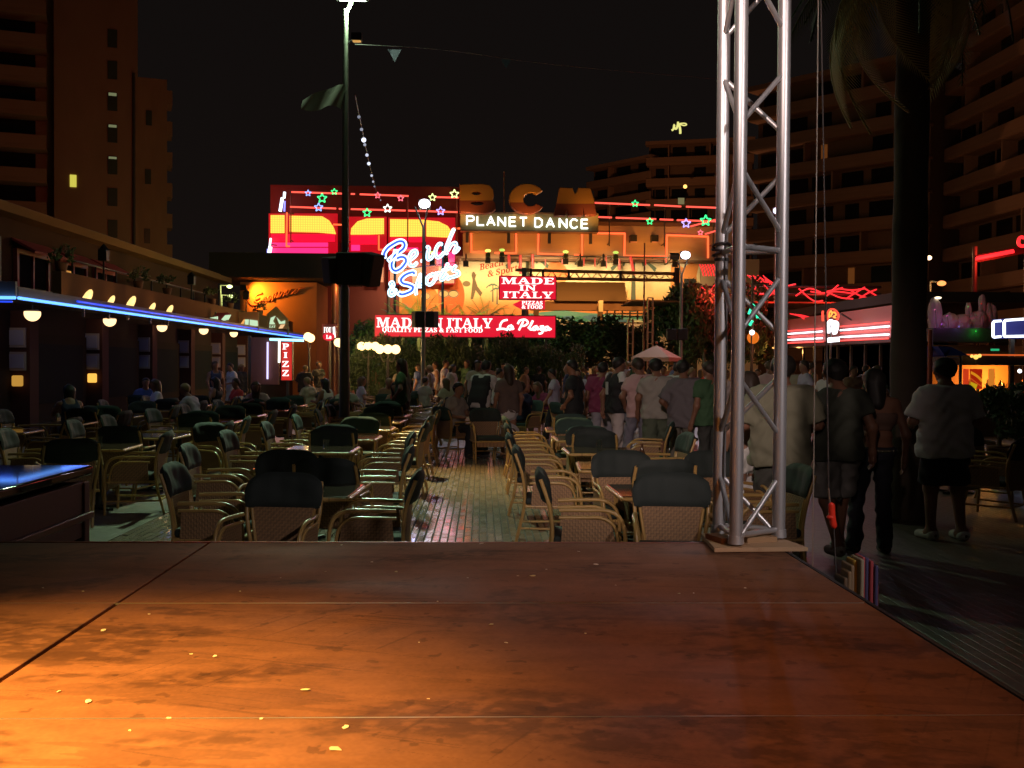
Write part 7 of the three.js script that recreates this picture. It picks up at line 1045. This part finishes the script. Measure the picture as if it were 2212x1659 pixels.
flood(914, 0, 917, 440, 32, [0.95, 0.85, 1], 7, 26, 'slim pole with a dazzling white floodlight and two black speakers', (t) => { for (const [px, py, a] of [[903, 690, 0.5], [933, 690, -0.5]]) { const p = P(px, py, 31.8).sub(t.position); const s = obj('speaker', rb(0.32, 0.5, 0.3, 0.03), S(0.012, 0.012, 0.013, 0.7), t); s.position.copy(p); s.rotation.y = a; } obj('speaker_bracket', bar(V(-0.2, P(900, 690, 32).y, 0.06), V(0.3, P(900, 690, 32).y, 0.06), 0.025), poleM, t); });
flood(1470, 0, 1481, 551, 38, [0.95, 0.88, 1], 7, 34, 'forked lamp post with a dazzling white floodlight before the mural', (t, top) => { const s = obj('dark_lamp_head', bx(0.34, 0.2, 0.2, top.x - 0.42, top.y - 0.05, 0, 0, 0.4), S(0.1, 0.1, 0.08, 0.4), t); for (const [px, py] of [[1432, 722], [1456, 722]]) { const p = P(px, py, 37.8).sub(t.position); obj('speaker', rb(0.36, 0.42, 0.3, 0.03, p.x + 0.35, p.y, 0), S(0.012, 0.012, 0.013, 0.7), t); } });
flood(1672, 0, 1679, 455, 46, [0.8, 0.75, 1], 5, 16, 'lamp post with a violet-white floodlight seen through the truss tower');
{ // thin masts and ladders by the terrace
  const m = thing('thin_mast', 'thin brown mast before the terrace roof', 'mast', [P(1390, 785, 42).x, 0, -42]); obj('mast_pole', cy(0.05, 0.03, P(1388, 525, 42).y, 0, 0, 0), S(0.2, 0.07, 0.04, 0.5), m); obj('mast_box', bx(0.3, 0.3, 0.2, 0.25, P(1400, 722, 42).y, 0.05), S(0.02, 0.02, 0.02, 0.6), m);
  for (const [x, y0, y1, l] of [[650, 880, 1310, 'tall light ladder left of the mast before terrace'], [915, 600, 1310, 'tall light ladder right of the mast before terrace']]) { const a = P(...ZP(x - 33, y0), 40), b = P(...ZP(x + 33, y0), 40), o = thing('ladder', l, 'ladder', [0, 0, 0]); obj('rail', bar(V(a.x, 0, a.z), a, 0.035), S(0.5, 0.35, 0.18, 0.5), o); obj('rail', bar(V(b.x, 0, b.z), b, 0.035), S(0.5, 0.35, 0.18, 0.5), o); for (let y = 0.3; y < a.y; y += 0.45) obj('rung', bar(V(a.x, y, a.z), V(b.x, y, b.z), 0.018), S(0.5, 0.35, 0.18, 0.5), o); }
  const Z = 37, c = P(1418, 745, Z), um = thing('market_parasol', 'pale square parasol above the heads of the far crowd', 'parasol', [c.x, 0, -Z]); const top = c.y, ed = P(1418, 772, Z).y, w = (1472 - 1368) * Z / 2212 / 2;
  for (let k = 0; k < 4; k++) { const a0 = k * PI / 2 + PI / 4 + 0.5, a1 = a0 + PI / 2, R = w * 1.15, g = new THREE.BufferGeometry(); const p0 = V(0, top, 0), p1 = V(Math.cos(a0) * R, ed, Math.sin(a0) * R), p2 = V(Math.cos(a1) * R, ed, Math.sin(a1) * R), q1 = p1.clone().setY(ed - 0.14), q2 = p2.clone().setY(ed - 0.14); g.setAttribute('position', new THREE.Float32BufferAttribute([p0, p1, p2, p1, q1, p2, p2, q1, q2].flatMap((p) => p.toArray()), 3)); g.computeVertexNormals(); g.setAttribute('uv', new THREE.Float32BufferAttribute(new Float32Array(18), 2)); obj('canopy_panel', g, S(...[[0.62, 0.4, 0.3], [0.62, 0.52, 0.4], [0.58, 0.48, 0.38], [0.5, 0.2, 0.14]][k], 0.85), um); }
  obj('pole', cy(0.025, 0.025, top + 0.06, 0, 0, 0), mSteel, um); obj('finial', sp(0.05, 0, top + 0.08, 0, 6), S(0.5, 0.15, 0.05, 0.5), um); obj('base', cy(0.3, 0.28, 0.08, 0, 0, 0, 16), S(0.2, 0.2, 0.2, 0.8), um);
  pointLight(V(c.x - 0.3, ed - 0.5, -Z + 0.3), 1, 0.5, 0.15, 1.4, 5); const pl = obj('lamp_bulb', sp(0.05, -0.3, ed - 0.5, 0.3, 6), glow(1, 0.5, 0.15, 1.5), um); obj('lamp_hook', bar(V(-0.3, ed - 0.47, 0.3), V(0, ed - 0.2, 0), 0.008), mSteel, um);
}
{ // far street lamps
  const st = (px, py, Z, c, k, cd, label) => { const p = P(px, py, Z), t = thing('street_lamp', label, 'street lamp', [p.x - 0.7, 0, -Z]); obj('pole', cy(0.08, 0.05, p.y + 0.1, 0, 0, 0), S(0.3, 0.3, 0.2, 0.5), t); obj('lamp_arm', bar(V(0, p.y + 0.1, 0), V(0.55, p.y + 0.08, 0), 0.04), S(0.3, 0.3, 0.2, 0.5), t); obj('lamp_head', sp(0.3 * (Z > 78 ? 0.75 : Z > 60 ? 0.9 : 0.5), 0.7, p.y, 0, 8, 1, Z > 60 ? 0.6 : 0.85, 0.8), glow(...c, k), t); pointLight(V(p.x, p.y - 0.05, -Z), ...c, cd, 12); };
  st(424, 592, 75, [0.95, 1, 0.4], 3, 18, 'greenish street lamp on a thin post beyond the restaurant roof'); st(496, 619, 80, [0.9, 1, 0.4], 3, 14, 'upper of two small greenish street lamps beside the orange wall'); st(498, 640, 82, [0.9, 1, 0.4], 3, 15, 'lower of two small greenish street lamps beside the orange wall'); st(2007, 557, 58, [1, 0.62, 0.35], 5, 45, 'orange-white street lamp beside the palm trunk'); st(2034, 612, 62, [1, 0.3, 0.08], 2, 30, 'small orange lamp below the street lamp right of palm');
  st(1640, 700, 74, [1, 0.42, 0.16], 3, 120, 'added sodium lamp at the foot of flats behind truss tower'); st(1350, 600, 118, [1, 0.45, 0.2], 3, 420, 'added sodium lamp out of view behind the club roof'); st(340, 700, 70, [1, 0.32, 0.13], 3, 45, 'added sodium lamp out of view behind the restaurant roof');  // these three sodium lamps are added to lighten the blocks of flats
  const f = thing('flying_toy', 'pale yellow glowing toy flying above the roofs', 'flying toy', [0, 0, 0]), z = zoom(1440, 230, 140 / 2212), Z = 42, m = glow(0.75, 0.72, 0.22, 1.15);
  obj('wing_light', tube(path(z, [[800, 935], [850, 900], [885, 740], [890, 850], [955, 880], [1000, 760], [1020, 640]], Z), 0.045, 50, 6), m, f); obj('tail_light', tube(path(z, [[1030, 700], [1075, 820], [1095, 950], [1095, 1050]], Z), 0.05, 20, 6), m, f); obj('loop_light', tube(path(z, [[1060, 710], [1150, 690], [1270, 695], [1320, 735], [1240, 765], [1130, 740]], Z), 0.026, 30, 6, true), m, f);
}
renderer.render(scene, camera);
